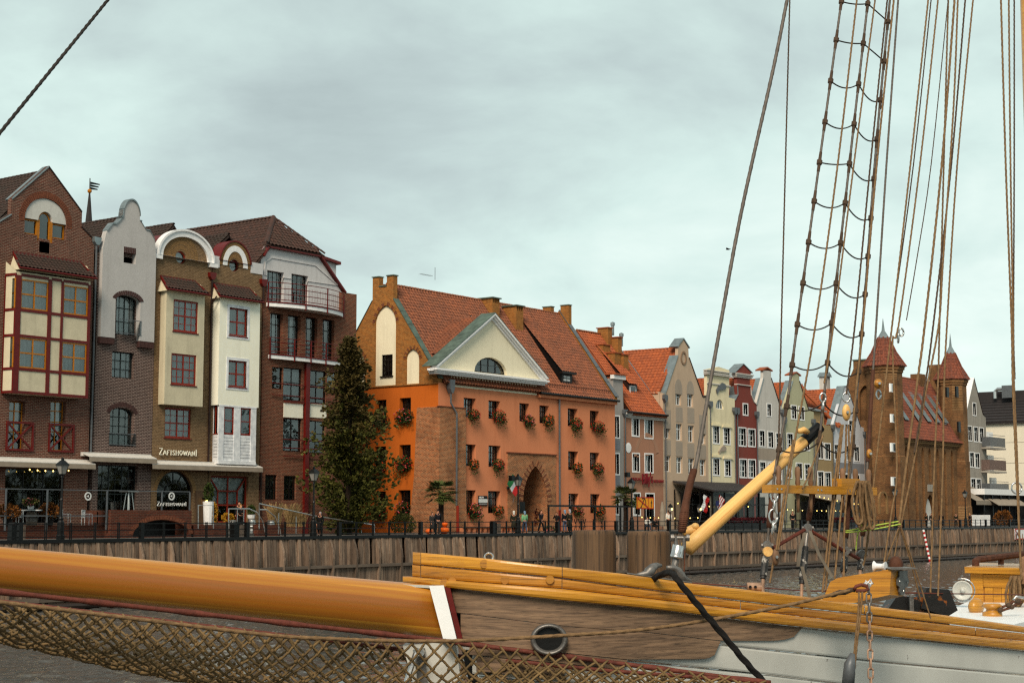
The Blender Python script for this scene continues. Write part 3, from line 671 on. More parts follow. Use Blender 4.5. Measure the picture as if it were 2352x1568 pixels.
# bay
NB = NA-.9; FB = Fac(NB); bx0, bx1 = FB.x(33,770), FB.x(205,770); sx0 = FA.x(8,770)
zz = lambda y: FB.z(70, y)
bay = MB()
zt, zb = zz(636), zz(905)
bay.prism([(bx0, NB+.06, zb),(bx1, NB+.06, zb),(bx1, NA, zb),(sx0, NA, zb)],(0,0,.12))
BY = []
xw = [FB.x(45,770), FB.x(108,770), FB.x(116,770), FB.x(138,770), FB.x(143,770), FB.x(200,770)]
for t, b in ((643,711),(777,846)):
 for a, c in ((0,1),(4,5)):
  BY.append(window(hA, FB,(xw[a], xw[c], zz(b), zz(t)),2,2, mat='amber', rec=.02, world=True, fw=.09, mw=.09, curt='curt'))
MB().wall([(bx0, zb),(bx1, zb),(bx1, zt+.25),(bx0, zt+.25)], BY, NB+.02,.12).box(bx1-.1, bx1, NB+.15, NA, zb, zt+.25).prism([(bx0, NB+.03, zb),(sx0, NA, zb),(sx0, NA, zt+.9),(bx0, NB+.03, zt+.25)],(.08,.05,0)).build('bay_panel', M['cream'], hA)
bay.build('bay_floor', M['cream'], hA)
fr = MB(); y0 = NB-.035
for a, b in ((bx0-.02, xw[0]),(xw[1], xw[2]),(xw[3], xw[4]),(xw[5], bx1+.02)): fr.box(a, b, y0, NB+.1, zb-.02, zt+.02)
for k in (634,714,773,849,902):
 z = zz(k)
 for a, b in ((xw[0], xw[1]),(xw[2], xw[3]),(xw[4], xw[5])): fr.box(a+.002, b-.002, y0+.006, NB+.09, z-.085, z+.085)
for k in (634,714,773,849,902):
 fr.bar((sx0-.02, NA-.03, zz(k)),(bx0, NB-.01, zz(k)),.06,.16)
fr.bar((sx0, NA-.02, zb),(sx0, NA-.02, zt+.05),.1,.1)
fr.build('timber_frame', M['red'], hA)
for t, b in ((643,711),(777,846)):
 a = Vector((sx0+.1, NA-.08, zz(b))); c = Vector((bx0-.05, NB-.0, zz(b))); d = c-a; n_ = Vector((d.y,-d.x,0)).normalized()*.03
 w = MB()
 for f in (0.03,.97): w.bar(a+d*f-n_, a+d*f-n_+Vector((0,0, zz(t)-zz(b))),.09,.09)
 for f in (0.02,.5,.98): h = Vector((0,0,(zz(t)-zz(b))*f)); w.bar(a+h-n_*1.2, c+h-n_*1.2,.07,.09)
 o = w.build('side_window', M['amber'], hA)
 MB().quad(a, c, c+Vector((0,0, zz(t)-zz(b))), a+Vector((0,0, zz(t)-zz(b)))).build('pane', M['glass'], o)
 q = Vector((0.06,.05,0)); MB().quad(a+q, c+q, c+q+Vector((0,0, zz(t)-zz(b))), a+q+Vector((0,0, zz(t)-zz(b)))).build('curtain', M['curtd'], o)
canopy(hA, FA,((16.4,580.6),(188.6,605)),((45,612),(220,639)),1.2)
pipe(hA, FA,219,560,1060, 'pipe',.07, 'zinc')
# ---- house B: grey curved gable over violet brick
hB = thing('grey_gable_house', 'narrow grey plastered house with a tall curved gable over dark violet brick', 'house',(FA.x(285), NA,0))
NB2 = NA-.32; FB2 = Fac(NB2); p = FB2.p
xB0, xB1 = FA.x(218,900), FA.x(352,900); px0, px1 = FB2.x(233,700), FB2.x(356,700)
bxm, bzt = p(303,460); zsh = FB2.z(340,546); zl = FB2.z(325,508)
hw1 = (FB2.x(327,505)-FB2.x(279,497))/2*.82
right = [(px1, zsh-1.2),(px1-.12, zsh-.25),(px1-.2, zsh-.02),(px1-.62, zsh+.5),(px1-.95, zl-.55),(bxm+hw1+.12, zl-.1),(bxm+hw1+.16, zl),(bxm+hw1, zl)]
top = arc(bxm, zl+.15, hw1, bzt-zl-.15,8,172,12)
left = [(2*bxm-a if True else a, b) for a, b in right[::-1]]; left[-1] = (px0, zsh-1.2); left = [(max(px0, a), b) for a, b in left]
prof = right+top+left
zn = FB2.z(290,779); 
hb = [window(hB, FA,(285,303,583,605),1,1, mat='dwin', rec=.35)]
hb2 = window(hB, FA,(267,315,677,770),2,3,2,1, mat='gwin', rec=.25, arch=.32, curt='curt', cz=(.1,.95))
sm = (FB2.x(284,590), FB2.x(312,590), FB2.z(298,605), FB2.z(298,581))
ah = arc((FB2.x(265,720)+FB2.x(322,720))/2, FB2.z(294,690),(FB2.x(322,720)-FB2.x(265,720))/2,.36,0,180,10)
nx0, nx1 = ah[-1][0], ah[0][0]
outl = [(px0, zn),(nx0, zn)]+ah[::-1]+[(nx1, zn),(px1, zn)]+prof
MB().wall(outl,[[(sm[0], sm[2]),(sm[1], sm[2]),(sm[1], sm[3]),(sm[0], sm[3])]], NB2,.42).build('plaster_gable', M['greyB'], hB)
voussoirs(hB,(nx0+nx1)/2, FB2.z(294,690)-.1,(nx1-nx0)/2,.46,12,168,17,.3, NB2, 'vousB')
q = (sm[1]-sm[0])/7
for i in range(7): MB().box(sm[0]+q*i+.01, sm[0]+q*(i+1)-.01, NB2-.01, NB2+.3, sm[3]-.02, sm[3]+.38).build('brick', M['vousB'], hB)
for a, b in ((px0, nx0),(nx1, px1)):
 n = int((b-a)/.11); 
 for i in range(n): MB().box(a+(b-a)*i/n+.008, a+(b-a)*(i+1)/n-.008, NB2+.02, NA, zn-.42, zn-.01).build('brick', M['vousB'], hB)
hh = [hb[0], hb2, window(hB, FA,(257,308,808,868),2,3,2,1, mat='gwin', rec=.25, curt='curt'),
      window(hB, FA,(252,308,936,1024),2,[.3,.52,.76],2,1, mat='gwin', rec=.3, arch=.4, curt='curtd')]
gB = FA.rect(224,315,1068,1190); hh.append([(gB[0],.9),(gB[1],.9),(gB[1], gB[3]),(gB[0], gB[3])])
x0, z0 = FA.x(252,980),0
MB().wall([(xB0,0),(xB1,0),(xB1, zsh-1.5),(xB0, zsh-1.5)], hh, NA,.35).build('front_wall', M['brickB'], hB)
window(hB, FA,(gB[0], gB[1],.9, gB[3]),[.33,.66],[.5,.75],2,1, mat='gwin', rec=.25, world=True, gl='glassd', name='shop_window')
voussoirs(hB,(FA.x(252,980)+FA.x(308,980))/2, FA.z(280,952),(FA.x(308,980)-FA.x(252,980))/2+.02,.52,8,172,17,.3, NA, 'vousB')
for t, b in ((735,768),(995,1022)):
 a, c, z0, z1 = FA.rect(263,317, t, b) if t<800 else FA.rect(249,311, t, b)
 mb = MB().box(a, c, NA-.36 if t<800 else NA-.05, NA-.32 if t<800 else NA-.01, z1-.04, z1).box(a, c, NA-.36 if t<800 else NA-.05, NA-.32 if t<800 else NA-.01, z0, z0+.05)
 o = mb.build('balustrade', M['pipe'], hB); MB().quad((a, NA-.34 if t<800 else NA-.03, z0),(c, NA-.34 if t<800 else NA-.03, z0),(c, NA-.34 if t<800 else NA-.03, z1),(a, NA-.34 if t<800 else NA-.03, z1)).build('pane', M['screen'], o)
body(hB, xB0, xB1, NA+.36, NA+9, zsh-1.5, 'brickB')
gable_roof(hB, xB0-.1, xB1+.1, zsh-1.6, zl+.2, NA+.2, NA+9, 'tileA', tw=.36)
mb = MB(); pts = top+left[:6]
for (a, b),(c, d) in zip(pts[:-1], pts[1:]):
 if abs(a-c)+abs(b-d)>.01: mb.prism([(a, NB2-.08, b),(c, NB2-.08, d),(c+.02, NB2-.08, d+.1),(a+.02, NB2-.08, b+.1)],(0,.55,0))
pts = right[:1:-1]
for (a, b),(c, d) in zip(right[1:-1], right[2:]):
 if abs(a-c)+abs(b-d)>.01: mb.prism([(a, NB2-.06, b),(c, NB2-.06, d),(c-.02, NB2-.06, d+.06),(a-.02, NB2-.06, b+.06)],(0,.5,0))
mb.build('zinc_cap', M['zinc'], hB)
# ---- houses C and D: tan brick with arched parapets and bays
def arch_house(name, label, pxs, arcs, ocu, ends):
 h = thing(name, label, 'house',(FA.x(sum(pxs)/2), NA,0)); return h
hC = thing('tan_brick_house', 'tan brick house with a white arched parapet, round window and cream bay', 'house',(FA.x(420), NA,0))
xC0, xC1 = FA.x(354,800), FA.x(483,800); cxC, czC = FA.p(420,588); rC = (FA.x(477,588)-FA.x(366,588))/2; topC = FA.z(423,531); spC = FA.z(423,594)
ocx, ocz = FA.p(416,591)
HC = [arc(ocx, ocz,.5,.45,0,354,24)]
HC +=[window(hC, FA,(378,439,937,1006),2,2,2,2, mat='redw', rec=.1, fw=.13, mw=.09, curt='curt', sill='red')]
gz = FA.z(402,1081); gx0, gx1 = FA.x(360,1130), FA.x(443,1130); HC.append([(gx0,1.0),(gx1,1.0)]+arc((gx0+gx1)/2, gz-1.55,(gx1-gx0)/2,1.55,0,180,16))
cxm = (xC0+xC1)/2; hwC = (xC1-xC0)/2
MB().wall([(xC0,0),(xC1,0),(xC1, spC)]+arc(cxm, spC, hwC-.05, topC-spC,0,180,24)+[(xC0, spC)], HC, NA,.35).build('front_wall', M['brickC'], hC)
MB().ring(arc(cxm, spC, hwC-.02, topC-spC+.03,-1,181,28)+[(cxm, spC-.3)][:0], arc(cxm, spC, hwC-.47, topC-spC-.42,-1,181,28), NA-.16, NA+.3).build('arch_moulding', M['trim'], hC)
MB().ring(arc(cxm, spC, hwC+.07, topC-spC+.1,-1,181,28), arc(cxm, spC, hwC-.08, topC-spC-.03,-1,181,28), NA-.26, NA+.3).build('arch_cornice', M['trim'], hC)
for s_ in (-1,1): MB().box(cxm+s_*hwC-.38, cxm+s_*hwC+.38, NA-.24, NA+.3, spC-.32, spC-.04).build('impost', M['trim'], hC)
for rr, n in ((.56,22),(.92,30),(1.28,38)): voussoirs(hC, ocx, ocz, rr, rr*.98,-8,188, n,.3, NA, 'vousC',.012)
def oculus(h):
 mb = MB().ring(arc(ocx, ocz,.5,.45,0,354,24), arc(ocx, ocz,.42,.37,0,354,24), NA+.15, NA+.25); o = mb.build('round_window', M['redw'], h)
 MB().add([(a, NA+.22, b) for a, b in arc(ocx, ocz,.45,.4,0,354,24)],[tuple(range(25))]).build('pane', M['glass'], o); MB().add([(a, NA+.33, b) for a, b in arc(ocx, ocz,.52,.47,0,354,24)],[tuple(range(25))]).build('curtain', M['curt'], o)
oculus(hC)
body(hC, xC0, xC1, NA+.36, NA+9, spC-.3, 'brickC')
MB().wall(arc(cxm, spC-.1, hwC-.1, topC-spC+.02,0,180,20),[], NA+.35,1.6).build('barrel_roof', M['red'], hC)
gable_roof(hC, xC0, xC1, spC-.2, topC+.62, NA+1.2, NA+9, 'tileA', tw=.36)
NC = NA-.75; FC = Fac(NC)
def baybox(h, fx0, fx1, sx, pyt, pyb, mat, holes, splay=True):
 x0, x1 = FC.x(fx0,800), FC.x(fx1,800); zt, zb = FC.z((fx0+fx1)/2, pyt), FC.z((fx0+fx1)/2, pyb); s0 = FA.x(sx,800)
 MB().wall([(x0, zb),(x1, zb),(x1, zt),(x0, zt)], holes, NC,.2).box(x1-.15, x1, NC+.2, NA, zb, zt).prism([(x0+.002, NC, zb),(s0, NA, zb),(s0, NA, zt),(x0+.002, NC, zt)],(.15,.02,0)).prism([(x0, NC+.21, zb),(x1-.16, NC+.21, zb),(x1-.16, NA, zb),(s0, NA, zb)],(0,0,.2)).build('bay', M[mat], h)
 return x0, x1, zb, zt
hc = [window(hC, FC,(398,455,690,763),2,2,2,2, mat='redw', rec=.06, fw=.13, mw=.09, curt='curt', sill='red'), window(hC, FC,(393,451,813,884),2,2,2,2, mat='redw', rec=.06, fw=.13, mw=.09, curt='curt', sill='red')]
baybox(hC,380,468,366,671,931, 'cream', hc)
canopy(hC, FA,((366,637),(463,650)),((384,661),(480,677)),1.1)
pipe(hC, FA,484,640,1075, 'pipeb',.075, 'red')
MB().tube([FB.p(1,1) and Vector((FA.x(484,700), NA-.12, FA.z(484,720))), Vector((FA.x(478,700), NA-.3, FA.z(478,700))), Vector((FA.x(480,680), NA-.8, FA.z(480,682)))],.05,6).build('downpipe', M['pipeb'], hC)
o = MB().ring(arc((gx0+gx1)/2, gz-1.55,(gx1-gx0)/2,1.55,0,180,16)+[(gx0,1.0),(gx1,1.0)], arc((gx0+gx1)/2, gz-1.55,(gx1-gx0)/2-.12,1.43,0,180,16)+[(gx0+.12,1.1),(gx1-.12,1.1)], NA+.2, NA+.3)
gm = (gx0+gx1)/2
for k in range(1,6):
 a = math.pi*k/6; o.bar((gm+.75*math.cos(a), NA+.25, gz-1.55+.75*math.sin(a)),(gm+(gx1-gx0)/2*math.cos(a)*.97, NA+.25, gz-1.55+1.5*math.sin(a)),.05)
o.ring(arc(gm, gz-1.55,.78,.78,0,180,14), arc(gm, gz-1.55,.72,.72,0,180,14), NA+.21, NA+.28).box(gx0, gx1, NA+.2, NA+.29, gz-1.6, gz-1.5).box(gm-.05, gm+.05, NA+.2, NA+.29,1, gz-1.6)
o = o.build('arched_glazing', M['black'], hC); MB().add([(a, NA+.26, b) for a, b in [(gx0,1),(gx1,1)]+arc(gm, gz-1.55,(gx1-gx0)/2,1.55,0,180,16)],[tuple(range(19))]).build('pane', M['glassd'], o)
for k in range(15): 
 pass
voussoirs(hC, gm, gz-1.55,(gx1-gx0)/2+.02,1.57,2,178,30,.3, NA, 'vousC',.012)
sg = FA.rect(364,450,1031,1045); serif(hC, 'ZAFISHOWANI', sg[0], sg[1], NA-.12, sg[2],(sg[3]-sg[2])*.76, 'letter_gold' if 'letter_gold' in M else 'creamD')
# house D
hD = thing('ivory_bay_house', 'tan brick house with a brick arch, round window and tall ivory bay over white boarding', 'house',(FA.x(540), NA,0))
xD0, xD1 = FA.x(485,800), FA.x(600,800); dxm, dtop = FA.p(541,556); dsp = FA.z(541,613); rD = (FA.x(577,600)-FA.x(506,600))/2
ocx, ocz = FA.p(538,610)
HD = [arc(ocx, ocz,.48,.44,0,354,24)]
gD = FA.rect(484,570,1093,1180); HD.append([(gD[0],.9),(gD[1],.9),(gD[1], gD[3]),(gD[0], gD[3])])
sh = FA.z(495,588)
MB().wall([(xD0,0),(xD1,0),(xD1, sh)]+arc(dxm, dsp, rD, dtop-dsp,14,166,20)+[(xD0, sh)], HD, NA,.35).build('front_wall', M['brickC'], hD)
MB().wall([(dxm-rD-.02, dsp-.25),(dxm-rD-.02, sh+.01),(xD0, sh+.01),(xD0, dsp-.25)],[], NA-.04,.06).build('parapet_plaster', M['whiteE'], hD)
MB().wall([(dxm+rD+.02, dsp-.25),(xD1, dsp-.25),(xD1, sh+.01),(dxm+rD+.02, sh+.01)],[], NA-.04,.06).build('parapet_plaster', M['whiteE'], hD)
MB().ring(arc(dxm, dsp, rD-.3, dtop-dsp-.28,0,180,26), arc(dxm, dsp, rD-.72, dtop-dsp-.7,0,180,26), NA-.05, NA+.1).build('arch_band', M['trim'], hD)
voussoirs(hD, dxm, dsp, rD-.28, dtop-dsp-.28,0,180,40,.3, NA, 'vousC',.03)
for rr, n in ((.54,20),(.88,28)): voussoirs(hD, ocx, ocz, rr, rr*.98,0,180, n,.3, NA, 'vousC',.012)
oculus(hD)
MB().ring(arc(dxm, dsp, rD+.1, dtop-dsp+.1,10,170,20), arc(dxm, dsp, rD, dtop-dsp,10,170,20), NA-.1, NA+1.2).build('cap_sheet', M['red'], hD)
body(hD, xD0, xD1, NA+.36, NA+9, sh-.1, 'brickC')
gable_roof(hD, xD0, xD1, sh-.1, dtop+.7, NA+1.0, NA+9, 'tileA', tw=.36)
hd = [window(hD, FC,(526,568,708,772),2,2, mat='redw', rec=.1, fw=.12, mw=.09, curt='curt', trim=(.2, 'trimd'), sill='red'), window(hD, FC,(524,566,828,889),2,2, mat='redw', rec=.1, fw=.12, mw=.09, curt='curt', trim=(.2, 'trimd'), sill='red')]
bx = baybox(hD,503,596,487,689,933, 'creamD', hd)
canopy(hD, FA,((487,652),(584,667)),((505,678),(604,694)),1.1)
pipe(hD, FA,602,655,700, 'pipeb',.07, 'red')
pipe(hD, FA,597,1075,1185, 'pipeb',.07)
z1 = FC.z(544,932); zb = FC.z(544,1058); zm = FC.z(544,998); X = [FC.x(k,1000) for k in (502,514,537,552,576,588)]
mb = MB()
for a, b in ((X[0], X[1]),(X[2], X[3]),(X[4], X[5])): mb.box(a, b, NC, NC+.14, zb, z1)
mb.box(X[0], X[5], NC-.03, NC+.3, zb-.25, zb).box(X[0], X[5], NC-.02, NC+.2, z1-.1, z1+.02).box(X[5]-.1, X[5], NC+.15, NA, zb, z1)
s0 = FA.x(489,1000); mb.bar((s0, NA-.05, zb-.12),(X[0], NC+.02, zb-.12),.1,.25).bar((s0+.03, NA-.05, zb),(s0+.03, NA-.05, z1),.1).prism([(X[0], NC+.1, zb-.2),(X[5], NC+.1, zb-.2),(X[5], NA, zb-.2),(s0, NA, zb-.2)],(0,0,.1))
mb.build('bay_frame', M['trimd'], hD)
for a, b in ((X[1], X[2]),(X[3], X[4])):
 window(hD, FC,(a, b, zm, z1-.1),1,2, mat='redw', rec=.04, fw=.1, world=True, curt='curt')
 n = 8
 for i in range(n): MB().box(a, b, NC+.04, NC+.09, zb+(zm-zb)*i/n, zb+(zm-zb)*(i+.9)/n).build('board', M['trimd'], hD)
a, c = Vector((s0, NA-.04, zb)), Vector((X[0], NC+.04, zb)); d = c-a
for i in range(8): MB().bar(a+Vector((0,0,(zm-zb)*(i+.45)/8)), c+Vector((0,0,(zm-zb)*(i+.45)/8)),.05,(zm-zb)/8*.88).build('board', M['trimd'], hD)
o = MB().bar(a+d*.5+Vector((0,0, zm-zb)), a+d*.5+Vector((0,0, z1-zb)),.07).bar(a+Vector((0,0, zm-zb)), c+Vector((0,0, zm-zb)),.07).build('side_window', M['redw'], hD); MB().quad(a+Vector((0,0, zm-zb)), c+Vector((0,0, zm-zb)), c+Vector((0,0, z1-zb)), a+Vector((0,0, z1-zb))).build('pane', M['glassd'], o)
# red shop glazing with slanting bars
x0, x1, z0, z1 = gD; z0 = .9; y = NA+.2; w = x1-x0; h = z1-z0
mb = MB().ring([(x0, z0),(x1, z0),(x1, z1),(x0, z1)],[(x0+.1, z0+.1),(x1-.1, z0+.1),(x1-.1, z1-.1),(x0+.1, z1-.1)], y, y+.1)
a, b, c = x0+w*.24, x0+w*.76, z0+h*.68; mb.box(a-.05, a+.05, y, y+.09, z0, c).box(b-.05, b+.05, y, y+.09, z0, c).box(a, b, y+.004, y+.086, c-.05, c+.05).box(x0+w/2-.05, x0+w/2+.05, y-.004, y+.094, z0, z1).box(x0, x1, y+.006, y+.08, z0+h*.36, z0+h*.36+.1)
mb.bar((a, y+.05, c),(x0+.05, y+.05, z1-.05),.1).bar((b, y+.05, c),(x1-.05, y+.05, z1-.05),.1)
o = mb.build('shop_window', M['redw'], hD); MB().quad((x0, y+.05, z0),(x1, y+.05, z0),(x1, y+.05, z1),(x0, y+.05, z1)).build('pane', M['glass'], o); MB().quad((x0, y+.3, z0+h*.4),(x1, y+.3, z0+h*.4),(x1, y+.3, z1),(x0, y+.3, z1)).build('blind', M['curt'], o)
# ---- house E: brick block with balconies and hipped roof
hE = thing('balcony_house', 'tall red brick house with curved red-railed balconies and a brown hipped roof', 'house',(FA.x(705), NA,0))
xE0, xE1 = FA.x(601,900), FA.x(817,900); zE0 = FA.z(610,646); zE1 = FA.z(800,673); zEb = FA.z(700,660)
HE = []
for a, b, t in ((620,650,719),(661,690,724),(702,729,729),(741,768,734)):
 HE.append(window(hE, FA,(a, b, t, t+98),1,[.74],3,1, mat='dwin', rec=.3, fw=.09, curt='curt' if a<690 else 'curtd', cz=(0,.9)))
HE.append(window(hE, FA,(625,650,843,893),1,2, mat='dwin', rec=.15, curt='curtd')); HE.append(window(hE, FA,(650.6,694,845,920),2,[.55],1,1, mat='dwin', rec=.15, curt='curt', cz=(0,.9)))
HE.append(window(hE, FA,(708,750,851,926),2,[.55], mat='dwin', rec=.15, curt='curtd')); HE.append(window(hE, FA,(751,775,855,900),1,2, mat='dwin', rec=.15, curt='curt'))
HE.append(window(hE, FA,(650,693,961,1036),2,[.6], mat='dwin', rec=.15, curt='curt', cz=(0,.9))); HE.append(window(hE, FA,(707,748,966,1040),2,[.6], mat='dwin', rec=.15, curt='curtd'))
HE.append(window(hE, FA,(609,636,1090,1147),[.55],2, mat='dwin', rec=.15, curt='curtd')); HE.append(window(hE, FA,(652,680,1092,1148),[.55],2, mat='dwin', rec=.15, curt='curtd'))
xn0, xn1, zs = FA.x(613,670), FA.x(784,690), FA.z(698,709)
MB().wall([(xE0,0),(xE1,0),(xE1, zE1),(xn1, zE1),(xn1, zs),(xn0, zs),(xn0, FA.z(606,646)),(xE0, FA.z(606,646))], HE, NA,.35).build('front_wall', M['brickE'], hE)
body(hE, xE0, xE1, NA+.36, NA+16, zs-.4, 'brickE'); MB().box(xE1-.25, xE1, NA+.36, NA+16, zs-.4, zE1-.1).build('side_wall', M['brickE'], hE)
zW_, NW = zE1+.02, NA+.25; FWt = Fac(NW)
wx0 = FWt.x(601,640); wa = FWt.p(612,567); wb = FWt.p(733,587); wc = FWt.p(790,673)
hw = [window(hE, FWt,(613,652,623,694),1,1,4,2, mat='dwin', rec=.3, curt='curt'), window(hE, FWt,(669,708,631,697),1,1,4,2, mat='dwin', rec=.3, curt='curtd')]
gab = [(wx0, zs-.3),(wc[0], zs-.3),(wc[0]-.1, zE1+.1), wb,(wa[0], wb[1]),(wx0-.1, zE0+1.9),(wx0-.1, zE0)]
MB().wall(gab, hw, NW,.3).build('gable_wall', M['whiteE'], hE)
zc = wb[1]; MB().ring([(wx0+.2, zE0+.5),(wx0+.25, zE0+1.5),(wa[0]+.5, zc-.75),(wb[0]-.4, zc-.75),(wc[0]-.6, zE1+.5)],[(wx0+.3, zE0+.5),(wx0+.36, zE0+1.45),(wa[0]+.56, zc-.85),(wb[0]-.46, zc-.85),(wc[0]-.75, zE1+.5)], NW-.06, NW+.05).build('moulding', M['whiteE'], hE)
coping(hE,[(wc[0], zE1+.05), wb], NW-.25, NW+.3, 'red',.14); coping(hE,[(wb[0], wb[1]),(wa[0], wb[1])], NW-.25, NW+.2, 'red',.14); coping(hE,[(wa[0], wb[1]),(wx0-.1, zE0+1.9)], NW-.25, NW+.3, 'red',.14)
# hipped roof: half hip over the gable, long slope to the left
xm = (wa[0]+wb[0])/2; zap = on_y(628,501, NA+2.6).z; xap = on_y(628,501, NA+2.6).x; zev = wb[1]+.1
e0, e1 = Vector((wa[0]-.3, NW-.3, zev)), Vector((wb[0]+.3, NW-.3, zev)); ap = Vector((xap, NA+2.6, zap))
U = (e1-e0).normalized(); W_ = ap-e0; vl = (W_-U*W_.dot(U)); ua = W_.dot(U)
tiled(hE, e0, U, vl,(e1-e0).length, vl.length, 'tileE',.4,.38, parts=0, keep=[(0,-.1),((e1-e0).length,-.1),(ua, vl.length)])
le = Vector((wx0-.9, NW-.2, zE0+1.2)); yb = NA+17
dz = ap-e0; Vs = Vector((xap-le.x,0, zap-le.z)); ulen = yb-le.y
tl = tiled(hE,(le.x, yb, le.z),(0,-1,0), Vs, ulen, Vs.length, 'tileE',.4,.38, parts=300, keep=[(0,-.1),(ulen,-.1),(ulen, Vs.length*.42),(ulen-2.6, Vs.length),(0, Vs.length)])
MB().prism([(wc[0], NW, zE1),(wc[0], yb, zE1),(xap, yb, zap-.1),(xap, NA+2.6, zap-.1),(wb[0], NW, zev-.1)],(-.1,0,-.1)).build('roof', M['tileE'], hE)
MB().prism([(xE0, yb-.2, zE0),(xE1, yb-.2, zE1),(xap, yb-.2, zap-.1)],(0,.1,0)).build('rear_gable', M['brickE'], hE)
ridge(tl,(xap, yb, zap+.05), ap+Vector((0,0,.05)), 'tileE',.15); ridge(tl, ap+Vector((0,0,.05)), e0+Vector((0,0,.05)), 'tileE',.17); ridge(tl, ap+Vector((0,0,.05)), e1+Vector((0,0,.05)), 'tileE',.12)
dx0, dz0 = wb[0]+.1, wb[1]
dm = MB().box(dx0-.4, wc[0]+.1, NA+1.2, NA+6, zE1, dz0-.1).build('side_dormer', M['whiteE'], hE); MB().prism([(dx0-.6, NA+.9, dz0+.18),(wc[0]+.35, NA+.9, dz0-.25),(wc[0]+.35, NA+6, dz0-.25),(dx0-.6, NA+6, dz0+.18)],(0,0,.22)).build('roof', M['red'], dm)
# balconies
def balcony(F, pa, pb, ztp, zbp, bow, rails, fascia='trim', posts=5, slab=.28):
 x0, x1 = F.x(pa, ztp), F.x(pb, ztp); zb = F.z((pa+pb)/2, zbp); zt = F.z((pa+pb)/2, ztp); n = 14
 pts = [(x0+(x1-x0)*i/n, NA-.15-bow*math.sin(math.pi*i/n)**.8) for i in range(n+1)]
 pts = [(x0, NA)]+pts+[(x1, NA)]
 b = MB().prism([(a, c, zb) for a, c in pts],(0,0, slab)).build('balcony', M[fascia], hE)
 MB().prism([(a, c-.05, zb+slab) for a, c in pts],(0,0,.1)).build('edge_channel', M['red'], b)
 for k in range(rails): z = zb+slab+.25+(zt-zb-slab-.25)*k/(rails-1); MB().tube([(a, c-.05, z) for a, c in pts[1:-1]],.03,5).build('rail', M['red'], b)
 for k in range(posts): a, c = pts[1+round(k*n/(posts-1))]; MB().bar((a, c-.06, zb-.1),(a, c-.06, zt),.07).build('post', M['red'], b)
 return pts, zb+slab, zt, b
pts, za_, zb_, b1 = balcony(FA,612,786,662,716,1.1,4, posts=4)
mb = MB()
for i in range(len(pts)-2):
 for f in (0,.5): mb.bar((pts[i][0]+(pts[i+1][0]-pts[i][0])*f, pts[i][1]+(pts[i+1][1]-pts[i][1])*f-.05, za_+.25),(pts[i][0]+(pts[i+1][0]-pts[i][0])*f, pts[i][1]+(pts[i+1][1]-pts[i][1])*f-.05, zb_-.25),.012)
mb.build('baluster', M['red'], b1, kind='stuff')
balcony(FA,616,785,785,832,.35,4, posts=5)
for a, b, ys in ((622,752,(917,941,962)),):
 for t in (917,942,960): pass
def bars(a, b, ys): 
 for t in ys: x0, x1 = FA.x(a, t), FA.x(b, t+8); z = FA.z((a+b)/2, t); MB().bar((x0, NA-.12, z),(x1, NA-.12, z),.06).build('window_rail', M['red'], hE)
bars(622,780,(886,912)); bars(650,778,(926,)); bars(649,752,(1011,1030,1049))
cx0 = FA.x(697,1000); MB().box(cx0, cx0+.42, NA-.22, NA+.2,0, FA.z(700,835)).build('column', M['red'], hE)
for a, b in ((651,695),(707,749)): x0, x1, z0, z1 = FA.rect(a, b,927,959); MB().box(x0, x1, NA-.04, NA+.1, z0, z1).build('spandrel', M['creamD'], hE)
# ------------------------------------------------------------------ the orange gatehouse
NF = 82.5; FF = Fac(NF)
xF0 = FF.x(1006.5,1000); xF1 = FF.x(1413,1050); HD_ = 6.0; yF1 = NF+2*HD_; ym = NF+HD_
zEv = FF.z(1320,910)
hF = thing('orange_gatehouse', 'big orange house with terracotta roof, white pediment, flower boxes and a brick gate arch', 'house',((xF0+xF1)/2, NF,0))
HF = []; fbox = []
def fwin(px, pt, bot, curt='curtd', open_=False):
 HF.append(window(hF, FF,(px[0], px[1], pt, bot),2,[.36,.68],2,1, mat='dwin', rec=.42, fw=.08, mw=.07, curt=curt, cz=(.3,1)))
 return FF.rect(px[0], px[1], pt, bot)
rows = [[((1065,1093),914,958),((1122,1149),920,962),((1193,1216),926,968),((1239,1261),931,972),((1304,1327),938,979),((1355,1376),943,983)],
  [((1065,1093),1020,1070),((1122,1150),1023,1072), None, None,((1305,1328),1036,1079),((1355,1377),1039,1080)],
  [((1063.5,1093),1125,1178),((1121,1149.5),1127,1178), None, None,((1306,1329),1133,1178),((1356,1378),1134,1178)]]
for r_, row in enumerate(rows):
 for c_, w_ in enumerate(row):
  if w_: rc = fwin(*w_, curt='curt' if (r_+c_)%3==0 else 'curtd'); fbox.append((r_, c_, rc))
# gate arch opening through the front
ga = FF.rect(1199,1255.5,1070,1222); gm_ = (ga[0]+ga[1])/2; gw = (ga[1]-ga[0])/2; gsp = ga[3]-3.1
def pointed(cx, w, z0, zs, zt, n=8):
 """lancet outline: two arcs meeting at the top"""
 h = zt-zs; r = (w*w+h*h)/(2*w); a1 = math.asin(min(1, h/r))
 R_ = [(cx+w-r+r*math.cos(a1*i/n), zs+r*math.sin(a1*i/n)) for i in range(n+1)]
 return [(cx-w, z0),(cx+w, z0)]+R_+[(2*cx-a, b) for a, b in R_[-2::-1]]
GP = pointed(gm_, gw,0.0, gsp, ga[3]); GPo = [(a, b) for a, b in GP]; GPo[0] = (GP[0][0],-.3); GPo[1] = (GP[1][0],-.3)
bw0, bw1, _, bzt = FF.rect(1164,1275,1043,1226)
front = [(xF0,0),(GP[0][0],0)]+GP[2:][::-1]+[(GP[1][0],0),(xF1,0),(xF1, zEv),(xF0, zEv)]
MB().wall(front, HF, NF,.5).build('front_wall', M['orange'], hF)
